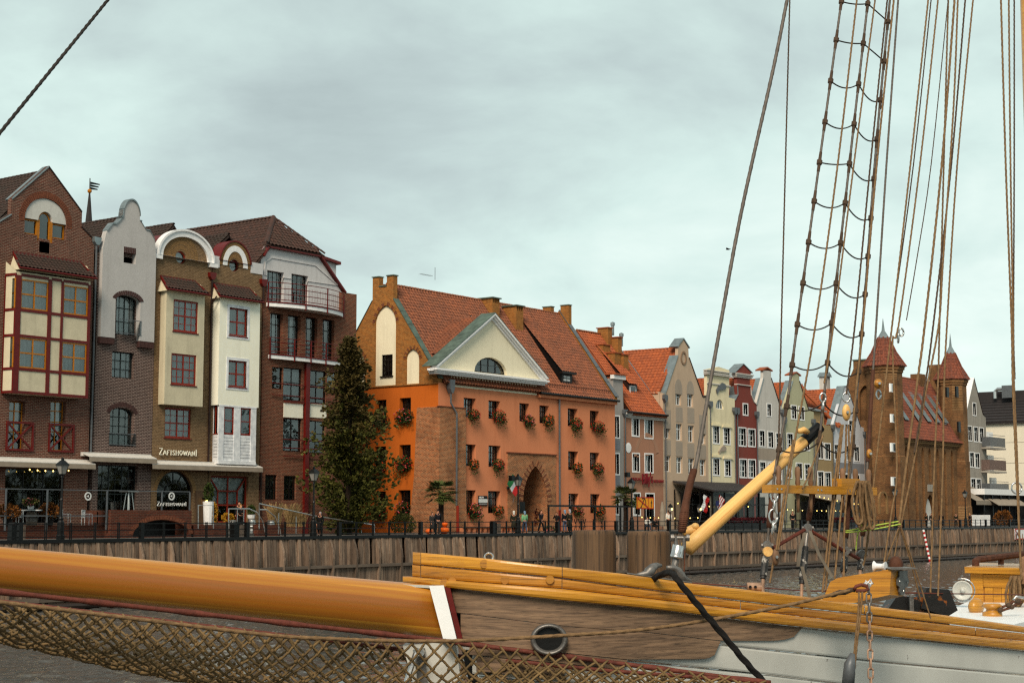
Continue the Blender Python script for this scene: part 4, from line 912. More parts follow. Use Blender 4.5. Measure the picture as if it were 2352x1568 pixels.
# brick gate panel
pan = [(bw0,0),(GP[0][0],0)]+GP[2:][::-1]+[(GP[1][0],0),(bw1,0),(bw1, bzt),(bw0, bzt)]
MB().wall(pan,[], NF-.1,.097).build('gate_panel', M['brickG'], hF)
MB().box(bw0-.08, bw1+.08, NF-.2, NF, bzt+.002, bzt+.1).build('drip_course', M['vous'], hF)
gp = MB(); n = len(GP)
for i in range(1, n):
 (a, b),(c, d) = GP[i], GP[(i+1)%n]
 if i>=1 and not (i==0): a = gm_+(a-gm_)*.994; c = gm_+(c-gm_)*.994; gp.quad((a, NF-.04, b-.006),(c, NF-.04, d-.006),(c, yF1, d-.006),(a, yF1, b-.006))
gp.build('gate_passage', M['brickG'], hF)
MB().quad((GP[0][0]-6, yF1-.3,0),(GP[1][0]+6, yF1-.3,0),(GP[1][0]+6, yF1-.3,9),(GP[0][0]-6, yF1-.3,9)).build('gate_end', M['cream'], hF)
# radial bricks over the arch
for side in (1,-1):
 m_ = len(GP[2:])//2; arcp = GP[2:2+m_+1]
 P = np.array(arcp); seg = np.linalg.norm(np.diff(P, axis=0), axis=1); tot = seg.sum(); cum = np.concatenate([[0], np.cumsum(seg)]); k = 26
 for i in range(k):
  def at(t):
   t = t*tot; j = min(len(seg)-1, int(np.searchsorted(cum, t, 'right')-1)); f = (t-cum[j])/seg[j]; p = P[j]*(1-f)+P[j+1]*f; d = (P[j+1]-P[j])/seg[j]
   return p, np.array([d[1],-d[0]])
  (p0, n0),(p1, n1) = at((i+.1)/k), at((i+.9)/k)
  q = [p0, p1, p1+n1*.62, p0+n0*.62]
  q = [(gm_+side*(a-gm_), NF-.125-(i%2)*.006, b) for a, b in q]
  MB().prism(q,(0,.06,0)).build('brick', M['brickG'] if i%3 else M['vous'], hF)
# side wall towards the viewer's left
def sp(px, py): v = on_x(px, py, xF0); return v.y, v.z
SHo = []
smb = MB()
def side_win(a, b, t, bo, nx=2, ny=3, frame='dwin', rec=.4, plane=None):
 y1, _ = sp(a,(t+bo)/2); y0, _ = sp(b,(t+bo)/2); z1 = sp((a+b)/2, t)[1]; z0 = sp((a+b)/2, bo)[1]; x = (plane if plane is not None else xF0)+rec
 mb = MB()
 for yy in (y0+.05, y1-.05): mb.box(x, x+.07, yy-.05, yy+.05, z0, z1)
 for k in range(ny+1): z = z0+.04+(z1-z0-.08)*k/ny; mb.box(x+.004, x+.066, y0+.1, y1-.1, z-.035, z+.035)
 for k in range(1, nx*2): yy = y0+(y1-y0)*k/(nx*2); w_ = .035 if k%2==0 else .015; mb.box(x-.003, x+.06, yy-w_, yy+w_, z0, z1)
 o = mb.build('window', M[frame], hF, origin=(x, y0, z0)); MB().quad((x+.03, y1, z0),(x+.03, y0, z0),(x+.03, y0, z1),(x+.03, y1, z1)).build('pane', M['glass'], o)
 MB().quad((x+.2, y1, z0+.5),(x+.2, y0, z0+.5),(x+.2, y0, z1),(x+.2, y1, z1)).build('curtain', M['curtd'], o)
 return [(y0, z0),(y1, z0),(y1, z1),(y0, z1)],(y0, y1, z0, z1)
def side_wall(outline, holes, x, thick, mat, name):
 t = MB().wall([(a, b) for a, b in outline], holes,0, thick); t.v = [(x+c[1], c[0], c[2]) for c in t.v]; return t.build(name, M[mat], hF)
sh, sboxes = [],[]
for r_,(a, b, t, bo) in enumerate(((863,887.5,918,967),(918,944,913.5,962),(861,886.5,1025,1076),(917.5,943.5,1021,1072),(863,886,1128,1180),(915,943,1125,1178))):
 h_, rc = side_win(a, b, t, bo); sh.append(h_); sboxes.append(rc)
z_o = zEv-.12
side_wall([(NF+.01,0),(yF1,0),(yF1, z_o),(NF+.01, z_o)], sh, xF0-.014,.5, 'orangeS', 'side_wall')
MB().box(xF0-.12, xF0+.4, NF+.02, yF1, z_o+.002, z_o+.1).build('string_course', M['brickF'], hF)
MB().box(xF1-.4, xF1, NF+.51, yF1,0, zEv).box(xF0+.51, xF1-.41, yF1-.3, yF1,0, zEv).build('rear_wall', M['orange'], hF)
# brick gable with blind lancets
vr = on_y(911,661, ym); zR = vr.z; zR2 = on_y(1290,720, ym).z; zR = (zR+zR2)/2
gz0 = z_o+.1
def gl(a, b, t, bo, pointed_=True):
 y1, _ = sp(a,(t+bo)/2); y0, _ = sp(b,(t+bo)/2); z1 = sp((a+b)/2, t)[1]; z0 = sp((a+b)/2, bo)[1]; return (y0+y1)/2,(y1-y0)/2, max(z0, gz0+.02), z1
big = gl(861.5,909.5,701,888); sm_ = gl(933,963,801,882)
dsm = sm_[0]-big[0]
niches = [pointed(big[0], big[1], big[2], big[3]-big[1]*1.35, big[3]), pointed(sm_[0], sm_[1], sm_[2], sm_[3]-sm_[1]*1.2, sm_[3]), pointed(big[0]-dsm, sm_[1], sm_[2], sm_[3]-sm_[1]*1.2, sm_[3])]
yc = big[0]; mer = 1.15; zT = on_x(900,633, xF0).z; zLow = on_x(885,648, xF0).z
hg = yF1-ym; zsl = lambda y: zEv+(zR+.35-zEv)*(1-abs(y-ym)/HD_)
outg = [(NF+.02, gz0),(yF1, gz0),(yF1, zEv+.3),(ym+mer, zsl(ym+mer)),(ym+mer, zT),(ym+.42, zT),(ym+.42, zLow-.35),(ym-.42, zLow-.35),(ym-.42, zT),(ym-mer, zT),(ym-mer, zsl(ym-mer)),(NF+.02, zEv+.3)]
side_wall(outg, niches, xF0-.02,.5, 'brickF', 'gable')
for i, nn in enumerate(niches):
 if i==0:
  hgl, rc = side_win(874.5,899.5,814,863,2,4, plane=xF0+.16, rec=.16)
  side_wall(nn,[hgl], xF0+.12,.1, 'creamF', 'blind_panel')
  MB().box(xF0-.02, xF0+.2, rc[0]-.1, rc[1]+.1, rc[2]-.08, rc[2]).build('sill', M['dwin'], hF)
 else: side_wall(nn,[], xF0+.12,.1, 'creamF', 'blind_panel')
 cx_, hw_, zb_ = (nn[0][0]+nn[1][0])/2,(nn[1][0]-nn[0][0])/2,0
 ap = nn[2:]; 
 for j in range(len(ap)-1):
  (a, b),(c, d) = ap[j], ap[j+1]; dx, dz = c-a, d-b; L_ = math.hypot(dx, dz) or 1; nx_, nz_ = dz/L_,-dx/L_
  if nx_*(a-cx_)<0: nx_, nz_ = -nx_,-nz_
  for f0, f1 in ((.05,.45),(.55,.95)):
   q = [(a+dx*f0, b+dz*f0),(a+dx*f1, b+dz*f1),(a+dx*f1+nx_*.3, b+dz*f1+nz_*.3),(a+dx*f0+nx_*.3, b+dz*f0+nz_*.3)]
   MB().prism([(xF0-.05, u, v) for u, v in q],(.06,0,0)).build('brick', M['vous'] if (j+int(f0*2))%2 else M['brickF'], hF)
for y0_, y1_, z_ in ((ym-mer-.06, ym-.38, zT),(ym+.38, ym+mer+.06, zT),(ym-.42, ym+.42, zLow-.35)): MB().box(xF0-.1, xF0+.56, y0_, y1_, z_, z_+.08).build('cap_slab', M['copper'], hF)
def verge(x0, x1, y0, z0, y1, z1, mat, name='verge_sheet', seg=6):
 for i in range(seg):
  a, b = i/seg,(i+.97)/seg
  MB().prism([(x0, y0+(y1-y0)*a, z0+(z1-z0)*a),(x0, y0+(y1-y0)*b, z0+(z1-z0)*b),(x1, y0+(y1-y0)*b, z0+(z1-z0)*b),(x1, y0+(y1-y0)*a, z0+(z1-z0)*a)],(0,-.02,.07)).build(name, M[mat], hF)
verge(xF0-.1, xF0+.62, NF-.1, zEv+.32, ym-mer, zsl(ym-mer)+.02, 'copper'); verge(xF0-.1, xF0+.62, yF1+.1, zEv+.32, ym+mer, zsl(ym+mer)+.02, 'copper')
# main roof, front slope; openings under the pediment roof and the shed dormer
O = Vector((xF0+.5, NF-.35, zEv+.02)); Vs = Vector((0, ym-NF+.35, zR-zEv)); vl = Vs.length; ul = xF1-xF0-1.0; Vn = Vs.normalized()
def uv_at(px, py):
 r = ray(px, py); nrm = Vector((0,-Vn.z, Vn.y)); t = (O-EYEV).dot(nrm)/r.dot(nrm); q = EYEV+r*t-O; return q.x, q.dot(Vn)
pedL, pedR = FF.x(989,858), FF.x(1241,880); pm_ = (pedL+pedR)/2
zPa = FF.z(1127,726); NPd = NF-.3; zPb = FF.z(1115,872)
dm0, dm1 = FF.x(1287,865), FF.x(1314,865)
roofF = tiled(hF, O,(1,0,0), Vs, ul, vl, 'tileF',.38,.37, parts=300)
MB().prism([(xF0, yF1, zEv),(xF1, yF1, zEv),(xF1, ym, zR),(xF0, ym, zR)],(0,0,-.15)).build('roof', M['tileF'], hF)
ridge(roofF,(xF0+.5, ym, zR+.02),(xF1-.5, ym, zR+.02), 'ridge',.15, step=.36)
# right parapet
prf = [(NF+.02, zEv-.1),(yF1, zEv-.1),(ym+.3, zR+.25),(ym-.3, zR+.25)]
side_wall([(NF-.3, zEv-.1),(yF1, zEv-.1),(yF1, zEv+.3),(ym, zR+.4),(NF-.3, zEv+.3)],[], xF1-.48,.45, 'brickF', 'right_parapet')
verge(xF1-.55, xF1+.05, NF-.4, zEv+.3, ym, zR+.42, 'pipe')
zM = on_x(1300,702, xF1-.3).z
for y0_, y1_ in ((ym-1.15, ym-.2),(ym+.9, ym+1.9)):
 m_ = MB().box(xF1-.5, xF1-.02, y0_, y1_, zEv+4, zM).build('merlon', M['brickF'], hF); MB().box(xF1-.56, xF1+.04, y0_-.05, y1_+.05, zM+.002, zM+.08).build('cap_slab', M['copper'], m_)
# eaves
x_e = FF.x(1233,899); MB().box(x_e, xF1-.02, NF-.3, NF-.01, zEv-.42, zEv-.16).build('eaves_cornice', M['orange'], hF)
MB().tube([(x_e, NF-.42, zEv-.06),(xF1+.15, NF-.42, zEv-.06)],.11,7).build('gutter', M['black'], hF)
MB().box(x_e, xF1, NF-.4, NF-.01, zEv-.155, zEv-.02).build('fascia', M['black'], hF)
g_ = MB()
for i in range(34):
 x = x_e+.3+i*(xF1-x_e-.8)/33; y = NF+.12; z = zEv+.62; g_.tube([(x, y, z),(x, y-.06, z+.22),(x+.2, y-.06, z+.25),(x+.33, y, z)],.014,4)
g_.tube([(x_e+.2, NF+.08, zEv+.85),(xF1-.6, NF+.08, zEv+.85)],.016,4).build('snow_guard', M['black'], hF, kind='stuff')
# pediment
fx0, fx1 = FF.x(1035.5,885), FF.x(1231.5,895); fzb = FF.z(1130,897); MB().box(fx0, fx1, NF-.06, NF+.1, fzb, zPb).build('frieze', M['creamF'], hF)
corn = [((-.0),.0),(-.5,.0)]
for i,(o_, h0, h1) in enumerate(((.28,-.30,-.16),(.42,-.158,-.02),(.55,-.018,.14))): MB().box(pedL-o_+.35, pedR+o_-.35, NPd-o_, NF+.2, zPb+h0+.3, zPb+h1+.3).build('cornice', M['trim'], hF)
zB = zPb+.44; lun = FF.rect(1083,1158.5,821,866); lm = (lun[0]+lun[1])/2; lw = (lun[1]-lun[0])/2
hl = window(hF, Fac(NPd),(lun[0], lun[1], zB+.1, lun[3]),[.28,.5,.72],1,1,2, mat='dwin', rec=.3, arch=lun[3]-zB-.12, world=True, fw=.12, mw=.1, curt='curtd', cz=(.1,.8))
MB().wall([(pedL+.3, zB),(pedR-.3, zB),(pm_, zPa-.25)],[hl], NPd,.3).build('tympanum', M['creamF'], hF)
for s_, xe in ((-1, pedL),(1, pedR)):
 for o_, a, b in ((.16,-.48,-.3),(.32,-.298,-.13),(.48,-.128,.05)):
  MB().prism([(xe-s_*.0, NPd-o_, zB-.0+a+.25),(pm_, NPd-o_, zPa+a+.12),(pm_, NPd-o_, zPa+b+.12),(xe+s_*.25, NPd-o_, zB+b+.1)],(0,.5,0)).build('raking_cornice', M['trim'], hF)
# pediment roof: copper slope in front, small tiled roof behind
hz = zPa+.17
dep = lambda z: NF-.35+(z-zEv)*(ym-NF+.35)/(zR-zEv) # where the main roof is at height z
for s_, xe in ((-1, pedL-.25),(1, pedR+.25)):
 k = 7
 for i in range(k):
  a, b = i/k,(i+.985)/k
  P = lambda t, y: (xe+(pm_-xe)*t, y, zB+.15+(hz-zB-.15)*t)
  MB().prism([P(a, NPd-.5), P(b, NPd-.5), P(b, NPd+1.0), P(a, NPd+1.0)],(0,0,.06)).build('copper_sheet', M['copper'], hF)
zt2 = zPa-.9; xl2 = pm_-(pm_-pedL)*.62; zl2 = zEv+(zt2-zEv)*.28
ye = dep(hz-.2); sl_ = (hz-zB-.2)/(pm_-pedL); xk = pedL+1.9; zk = zB+.05+1.9*sl_; cr = MB().prism([(xk, NPd+.9, zk),(pm_, NPd+.9, hz-.25),(2*pm_-xk, NPd+.9, zk)],(0, ye-NPd-.9,0)).build('cross_roof', M['tileF'], hF)
Vv = Vector((pm_-xk,0, hz-.2-zk)); tiled(hF,(xk, ye, zk+.04),(0,-1,0), Vv, ye-NPd-.9, Vv.length, 'tileF',.38,.36, base=cr)
# chimneys
def chimney(pl, pr, pt, yy, d, tag_='chimney', cap=True, holes=3, mat='brickF'):
 F_ = Fac(yy); x0, x1 = F_.x(pl, pt+30), F_.x(pr, pt+30); zt = F_.z((pl+pr)/2, pt)
 c = MB().box(x0, x1, yy, yy+d, zEv+1, zt-.5).build(tag_, M[mat], roofF if False else hF)
 mb = MB()
 for i in range(holes+1): a = x0+(x1-x0-.14)*i/holes; mb.box(a, a+.14, yy, yy+d, zt-.498, zt-.1)
 mb.build('flue_pier', M[mat], c) if holes else None
 MB().box(x0+.1, x1-.1, yy+.1, yy+d-.1, zt-.497, zt-.15).build('flue', M['black'], c)
 MB().box(x0-.14, x1+.14, yy-.14, yy+d+.14, zt-.1, zt).build('cap_slab', M['copper'], c)
chimney(1131,1147.5,683, ym-1.3,1.6); chimney(1186,1202,701, ym-2.0,1.5)
MB().box(FF.x(1205,800)-.7, FF.x(1205,800)+.5, ym-2.3, ym-2.0, zR-2.6, zR-1.9).build('chimney_flashing', M['zinc'], hF)
# shed dormer
yd = NF+.45; Fd = Fac(yd); x0, x1 = Fd.x(1287,862), Fd.x(1314,865); z0 = Fd.z(1300,884); z1 = Fd.z(1300,856)
yt = dep(zR-.9); zt_ = zR-.75
dmr = MB().prism([(x0, yd, z0),(x0, yt, zt_),(x0, yd, z1)],(x1-x0,0,0)).build('shed_dormer', M['black'], hF)
wv = Vector((0, yt-yd+.3, zt_-z1))
tiled(hF,(x0-.12, yd-.3, z1+.06),(1,0,0), wv, x1-x0+.24, wv.length, 'tileF',.38,.37, base=dmr)
MB().box(x0-.2, x1+.2, yd-.38, yd-.02, z1-.12, z1+.06).build('dormer_fascia', M['dwin'], dmr)
mb = MB().box(x0+.12, x1-.12, yd-.06, yd-.01, z0+.2, z1-.16).build('dormer_window', M['dwin'], hF)
for i in range(2):
 for j in range(2): a = x0+.42+i*(x1-x0-.76)/2; c = z0+.36+j*(z1-z0-.56)/2; MB().box(a, a+(x1-x0-.95)/2, yd-.075, yd-.062, c, c+(z1-z0-.72)/2).build('pane', M['curt'], mb)
# roof lights
for px, py in ((1044*.6125/.6125,745),(930,0)):
 pass
def rooflight(px, py):
 u, v = uv_at(px, py); p = O+Vector((u,0,0))+Vn*v; nrm = Vector((0,-Vn.z, Vn.y))
 mb = MB().obox(p+nrm*.1, Vector((.3,0,0)), Vn*.42, nrm*.1).build('roof_light', M['black'], hF); MB().obox(p+nrm*.21, Vector((.23,0,0)), Vn*.35, nrm*.01).build('pane', M['curt'], mb)
rooflight(1087,737); rooflight(1014,808)
# downpipes
xp = FF.x(1029,880); pp = thing # hopper and pipe near the corner
z_h = FF.z(1029,872); x2 = FF.x(1037.5,1000)
MB().prism([(xp-.32, NF-.5, z_h),(xp+.32, NF-.5, z_h),(xp+.28, NF-.5, z_h-.75),(xp+.1, NF-.5, z_h-1.1),(xp-.1, NF-.5, z_h-1.1),(xp-.28, NF-.5, z_h-.75)],(0,.4,0)).build('hopper', M['pipe'], hF)
MB().tube([(xp, NF-.3, z_h-1.0),(xp, NF-.3, FF.z(1030,925)),(x2, NF-.52, FF.z(1036,950)),(x2, NF-.52, FF.z(1037,1160))],.08,7).build('downpipe', M['pipe'], hF)
MB().tube([(x2-.12, NF-.75, FF.z(1037,1161)),(x2-.12, NF-.75,0)],.12,7).build('downpipe', M['redw'], hF)
x3 = FF.x(1282,1000); MB().tube([(x3, NF-.15, zEv-.2),(x3, NF-.15, FF.z(1282,1170))],.09,7).build('downpipe', M['pipe'], hF); MB().tube([(x3, NF-.15, FF.z(1282,1171)),(x3, NF-.15,0)],.11,7).build('downpipe', M['red'], hF)
# corner buttress of old brick, battered towards the ground
bx1_ = FF.x(1063.5,1050); zBt = FF.z(1035,936); yb1 = sp(960,1050)[0]
mb = MB(); lv = [(0,.42,.62),(1.8,.34,.38),(4.5,.3,.2),(zBt,.25,.06)]; vs = []
for z, oy, ox in lv: vs +=[(xF0-ox-.05, NF-oy, z),(bx1_+ox*.1, NF-oy, z),(bx1_+ox*.1, NF+.3, z),(xF0-ox-.05, yb1+ox, z)]
mb.add(vs,[(4*i+a,4*i+(a+1)%4,4*i+4+(a+1)%4,4*i+4+a) for i in range(3) for a in range(4)]+[(12,13,14,15)]).build('buttress', M['brickG'], hF)
MB().box(xF0-.2, bx1_+.08, NF-.3, NF, zBt+.004, zBt+.07).build('buttress_cap', M['vous'], hF)
# wall lamps, plaque, antennas
for px, py in ((1030.6,1112),): pass
for px, py in ((1733/2,0),): pass
for px, py in ((1033+180,0),): pass
for a in ((1733.0,1823.0),(1898.0,1828.0)):
 v = on_y(a[0]*.6125, a[1]*.6125, NF); MB().lathe([(.11,0),(.13,.1),(.1,.26)],(v.x, NF-.2, v.z-.13),8).build('wall_lamp', M['black'], hF)
a = FF.rect(1191,1203,1152,1178); MB().box(a[0], a[1], NF-.14, NF-.1, a[2], a[3]).build('plaque', M['black'], hF)
v = Vector((FF.x(1113,700), ym-.6, zR+1.0)); an = MB(); an.bar(v, v+Vector((0,0,1.1)),.03)
for k in range(6): an.bar(v+Vector((-1.6+k*.25,0,.35)), v+Vector((-1.6+k*.25,.5,.35)),.015)
an.bar(v+Vector((-1.7,.25,.35)), v+Vector((0,.25,.35)),.02).build('antenna', M['pipe'], hF)
# restaurant board
b = thing('restaurant_board', 'black and white restaurant board on the orange wall between two windows', 'sign',(FF.x(1108,1150), NF-.06, FF.z(1108,1161)))
x0, x1, z0, z1 = FF.rect(1097.7,1118,1138,1161); h = z1-z0
MB().box(x0, x1, NF-.08, NF-.01, z0, z1).build('board', M['black'], b); MB().box(x0, x1, NF-.085, NF-.079, z0+h*.32, z0+h*.68).build('picture_band', M['curt'], b); MB().box(x0, x1, NF-.084, NF-.0785, z0, z0+h*.3).build('lower_band', M['pipeb'], b)
M['greenp'] = plain('green_print',(.02,.14,.05)); M['redp'] = plain('red_print',(.4,.02,.02)); M['blue'] = plain('blue_print',(.02,.03,.14))
text(b, 'DOLCE VITA', x0+.04, NF-.082, z1-h*.24, h*.22, 'trim', sx=.62)
for i, m_ in enumerate(('greenp', 'trim', 'redp')): MB().box(x0+.1+i*.17, x0+.26+i*.17, NF-.086, NF-.08, z1-h*.31, z1-h*.28).build('flag_bar', M[m_], b)
for i in range(2): MB().box(x0+.06, x1-.06, NF-.087, NF-.08, z0+h*(.15+.05*i), z0+h*(.17+.05*i)).build('print_line', M['curt'], b)
# ------------------------------------------------------------------ terrace of houses to the right, front y = 85
NH = 85.0; FH = Fac(NH)
WW = dict(mat='wwin', rec=.22, fw=.08, mw=.07, trim=(.12, 'trim'), gl='glass')
PL = {}
def pl(n, c,**k): M[n] = plaster(n, c,**k); return n
pl('salmon',(.40,.235,.165), dirt=.5); pl('tan',(.50,.40,.31), dirt=.4); pl('tanp',(.38,.33,.28)); pl('yellow',(.68,.62,.46), dirt=.5); pl('brickred',(.25,.082,.066), dirt=.4)
pl('palegrey',(.54,.52,.49), dirt=.4); pl('sage',(.45,.44,.32), dirt=.4); pl('ochre',(.36,.28,.17), dirt=.4); pl('bluegrey',(.55,.57,.60), dirt=.3); pl('greyG',(.36,.345,.33)); pl('concrete',(.36,.335,.30), dirt=.7, streak=.5); pl('pale',(.66,.62,.53), dirt=.15, streak=.1)
pl('fade',(.40,.25,.18)); pl('slate',(.27,.28,.30)); pl('stucco',(.30,.22,.16))
def house(name, label, pa, pb, outline, mat, wins, zroof, wstyle=None, depth=9, eave=None, tile='tileH', roofz=None, py=1000, ridge_y0=.3, roof=True, body_top=None):
 """a gabled town house: outline and windows in photo pixels on the street front"""
 x0, x1 = FH.x(pa, py), FH.x(pb, py)
 h = thing(name, label, 'house',((x0+x1)/2, NH,0))
 st = dict(WW); st.update(wstyle or {}); holes = []
 for w in wins:
  kw = dict(st); nx, ny, gx, gy = (2,[.66],1,1)
  if len(w)>4: kw.update(w[4])
  nx, ny, gx, gy = kw.pop('nx', nx), kw.pop('ny', ny), kw.pop('gx', gx), kw.pop('gy', gy)
  holes.append(window(h, FH, w[:4], nx, ny, gx, gy, curt=kw.pop('curt', R.choice(['curt', 'curtd', None])),**kw))
 out = [(x0,0),(x1,0)]+[FH.p(*q) for q in outline]
 MB().wall(out, holes, NH,.35).build('front_wall', M[mat], h)
 return h, x0, x1
def cope(h, pts, w=.5, mat='zinc', t=.07):
 P = [FH.p(*q) for q in pts]
 for (a, b),(c, d) in zip(P[:-1], P[1:]):
  L_ = math.hypot(c-a, d-b); nx, nz = -(d-b)/L_*t,(c-a)/L_*t
  if nz<0: nx, nz = -nx,-nz
  MB().prism([(a, NH-.08, b),(c, NH-.08, d),(c+nx, NH-.08, d+nz),(a+nx, NH-.08, b+nz)],(0, w+.16,0)).build('coping', M[mat], h)
def hopper(h, px, py0, py1, m='pipe', mirror=1):
 x, z = FH.p(px, py0); 
 MB().prism([(x-.3, NH-.3, z+.5),(x+.3, NH-.3, z+.5),(x+.34, NH-.3, z+.1),(x+.1, NH-.3, z-.25),(x-.1, NH-.3, z-.25),(x-.34, NH-.3, z+.1)],(0,.3,0)).build('hopper', M[m], h)
 MB().tube([(x, NH-.15, z-.2),(x, NH-.15, FH.z(px, py1))],.07,6).build('downpipe', M[m], h)
# G: grey strip beside the gatehouse with a raised attic
hG, a, b = house('grey_narrow_house', 'narrow grey house squeezed behind the right corner of the orange gatehouse',1408,1432.5,[(1432.5,951),(1430,870),(1408,864)], 'greyG',
 [(1410,1422,956,1004, dict(nx=1, ny=1)),(1410,1421.5,1042,1088, dict(nx=1, ny=1)),(1410,1421,1140,1180, dict(nx=1, ny=1))],0)
body(hG, a, b, NH+.36, NH+9, FH.z(1420,870), 'greyG'); MB().box(a-.1, b+.15, NH-.2, NH+.2, FH.z(1420,871), FH.z(1420,862)).build('cornice', M['trim'], hG); MB().box(a-.1, b+.2, NH-.35, NH+9, FH.z(1420,861.5), FH.z(1420,858)).build('roof', M['tileH'], hG)
for t in (1010,1092): r_ = FH.rect(1409,1424, t, t+22); MB().box(r_[0], r_[1], NH-.03, NH, r_[2], r_[3]).build('apron_panel', M['slate'], hG)
# H: salmon house, eaves to the street, big orange roof
hH, a, b = house('salmon_house', 'faded salmon pink house with white framed windows under a wide orange tiled roof',1432.5,1522.5,[(1522.5,962),(1432.5,949)], 'salmon',
 [(1452,1467,961,1000, dict(nx=2, ny=1)),(1481,1499,963,1005, dict(nx=2, ny=1)),(1453,1468,1042,1082, dict(nx=2, ny=1)),(1481.5,1499,1043,1084, dict(nx=2, ny=1)),(1455,1470,1133,1182, dict(nx=2, ny=2)),(1484,1502,1134,1196, dict(nx=1, ny=1, mat='dwin'))],0)
ze = FH.z(1478,955); body(hH, a, b, NH+.36, NH+11, ze-.05, 'salmon')
for o_, z_ in ((.15,-.32),(.28,-.16),(.4,0)): MB().box(a, b+.25, NH-o_, NH+.2, ze+z_, ze+z_+.155).build('cornice', M['palegrey'], hH)
MB().tube([(a, NH-.5, ze+.22),(b+.2, NH-.5, ze+.22)],.12,6).build('gutter', M['pipeb'], hH)
yr = NH+6.2; zr = on_y(1400,772, yr).z; xr_ = on_y(1400,772, yr).x; xl_ = on_y(1325,758, yr).x
V = Vector((0, yr-NH+.4, zr-ze-.2)); Oh = Vector((xl_, NH-.4, ze+.2)); ul = b+.1-xl_
tH = tiled(hH, Oh,(1,0,0), V, ul, V.length, 'tileH',.42,.40, keep=[(0,-.2),(ul,-.2),(ul, V.length+.1),(0, V.length+.1)], base=None)
ridge(tH,(xl_, yr, zr+.05),(b+.1, yr, zr+.05), 'ridge',.15)
MB().prism([(b+.1, NH-.4, ze+.25),(b+.1, yr, zr+.12),(b+.1, yr, zr-.2),(b+.1, NH-.4, ze-.1)],(.14,0,0)).build('verge_board', M['zinc'], hH)
MB().prism([(xl_, yr, zr),(b+.1, yr, zr),(b+.1, NH+12, ze),(xl_, NH+12, ze)],(0,0,-.15)).build('roof', M['tileH'], hH)
MB().prism([(b-.1, NH+.3, ze),(b-.1, NH+12, ze),(b-.1, yr, zr-.1)],(.1,0,0)).build('side_gable', M['salmon'], hH)
def onroof(px, py):
 nrm = Vector((0,-V.normalized().z, V.normalized().y)); r = ray(px, py); return EYEV+r*((Oh-EYEV).dot(nrm)/r.dot(nrm))
for px, pw, pt, pb, m_ in ((1418,13,776,812, 'brickF'),(1432,16,816,860, 'brickF'),(1395,14,754,790, 'brickF'),(1386,24,793,815, 'brickF'),(1413,26,812,850, 'brickF')):
 q = onroof(px, pb); F_ = Fac(q.y); x0, x1, z0, z1 = F_.rect(px-pw/6, px+pw/2, pt, pb)
 c = MB().box(x0, x1, q.y-.2, q.y+1.1, z0-.8, z1).build('chimney', M[m_], hH); MB().box(x0-.1, x1+.1, q.y-.3, q.y+1.2, z1+.002, z1+.1).build('cap_slab', M['tileH'], c)
for px, py in ((1420,800),(1400,775)):
 q = onroof(px, py); MB().lathe([(.16,0),(.16,1.0),(.24,1.02),(.24,1.3),(.05,1.4)],(q.x, q.y-.4, q.z+.2),8).build('vent_pipe', M['zinc'], hH)
# slope-roofed dormer
yd = NH+1.3; F_ = Fac(yd); x0, x1, z0, z1 = F_.rect(1446,1460,886,915); yt = NH+5; zt = ze+.2+(yt-NH+.4)*V.z/V.y
dm = MB().prism([(x0-.3, yd, z0),(x0-.3, yt, zt),(x0-.3, yd, z1+.1)],(x1-x0+.6,0,0)).build('shed_dormer', M['pipeb'], hH)
wv = Vector((0, yt-yd+.2, zt-z1)); tiled(hH,(x0-.45, yd-.25, z1+.15),(1,0,0), wv, x1-x0+.9, wv.length, 'tileH',.42,.40, base=dm)
window(hH, Fac(yd-.1),(x0, x1, z0+.15, z1),1,1, mat='wwin', rec=.03, world=True, curt='curtd', name='dormer_window')
hopper(hH,1433,952,1200)
# faded painted ornament and medallion
mb = MB()
for cx_, r_ in ((1470,1),):
 x, z = FH.p(1466,1060); mb.ring(arc(x+1.6, z,2.4,2.9,20,170,14), arc(x+1.6, z,1.9,2.5,20,170,14), NH-.012, NH-.002)
mb.build('painted_scroll', M['fade'], hH)
x, z = FH.p(1443,1028); MB().lathe([(.5,0),(.5,.05),(.3,.07)],(x, NH, z),14, axis=(0,-1,0)).build('medallion', M['trim'], hH)
# I: tall tan gable
wI = [(1551.5,1564.5,902,930),(1578.5,1592,905,934)]+[(x_, x_+13.5, t, t+38) for x_, t in ((1525.5,968),(1552.8,973),(1580.6,977),(1606.6,981))]+[(x_, x_+14, t, t+37) for x_, t in ((1526.5,1046),(1553.6,1049),(1581,1052),(1607,1055))]
hI, a, b = house('tan_gable_house', 'tall tan house with a steep pointed gable capped by a small roofed pinnacle',1522.5,1626,[(1626,914),(1613.5,912),(1582,821),(1581,799),(1569,779),(1558,796),(1557,816),(1529.5,902),(1522.5,903)], 'tan',
 [w+(dict(ny=[.68]),) for w in wI],0, wstyle=dict(trim=None))
ze = FH.z(1570,905); body(hI, a, b, NH+.36, NH+14, ze, 'tan')
xm_ = FH.x(1569,800); zr = on_y(1548,798, NH+.6).z
gable_roof(hI, a, b, ze-.2, zr, NH+.5, NH+14, 'tileH', tw=.42, th=.40, xm=xm_)
cope(hI,[(1527,906),(1557,816)],.9); cope(hI,[(1556,797),(1569,778),(1583,800)],.9, 'zinc',.12); cope(hI,[(1582,821),(1614,912),(1626,908)],.3, 'pipeb')
for c in (1558,1585):
 x0, x1, z0, z1 = FH.rect(c-8.5, c+8.5,870+(c-1558)*.15,905); MB().prism([(u, NH-.02, v) for u, v in [(x0, z0),(x1, z0),(x1, z1-1)]+arc((x0+x1)/2, z1-1,(x1-x0)/2,1.0,0,180,8)],(0,.015,0)).build('painted_niche', M['tanp'], hI)
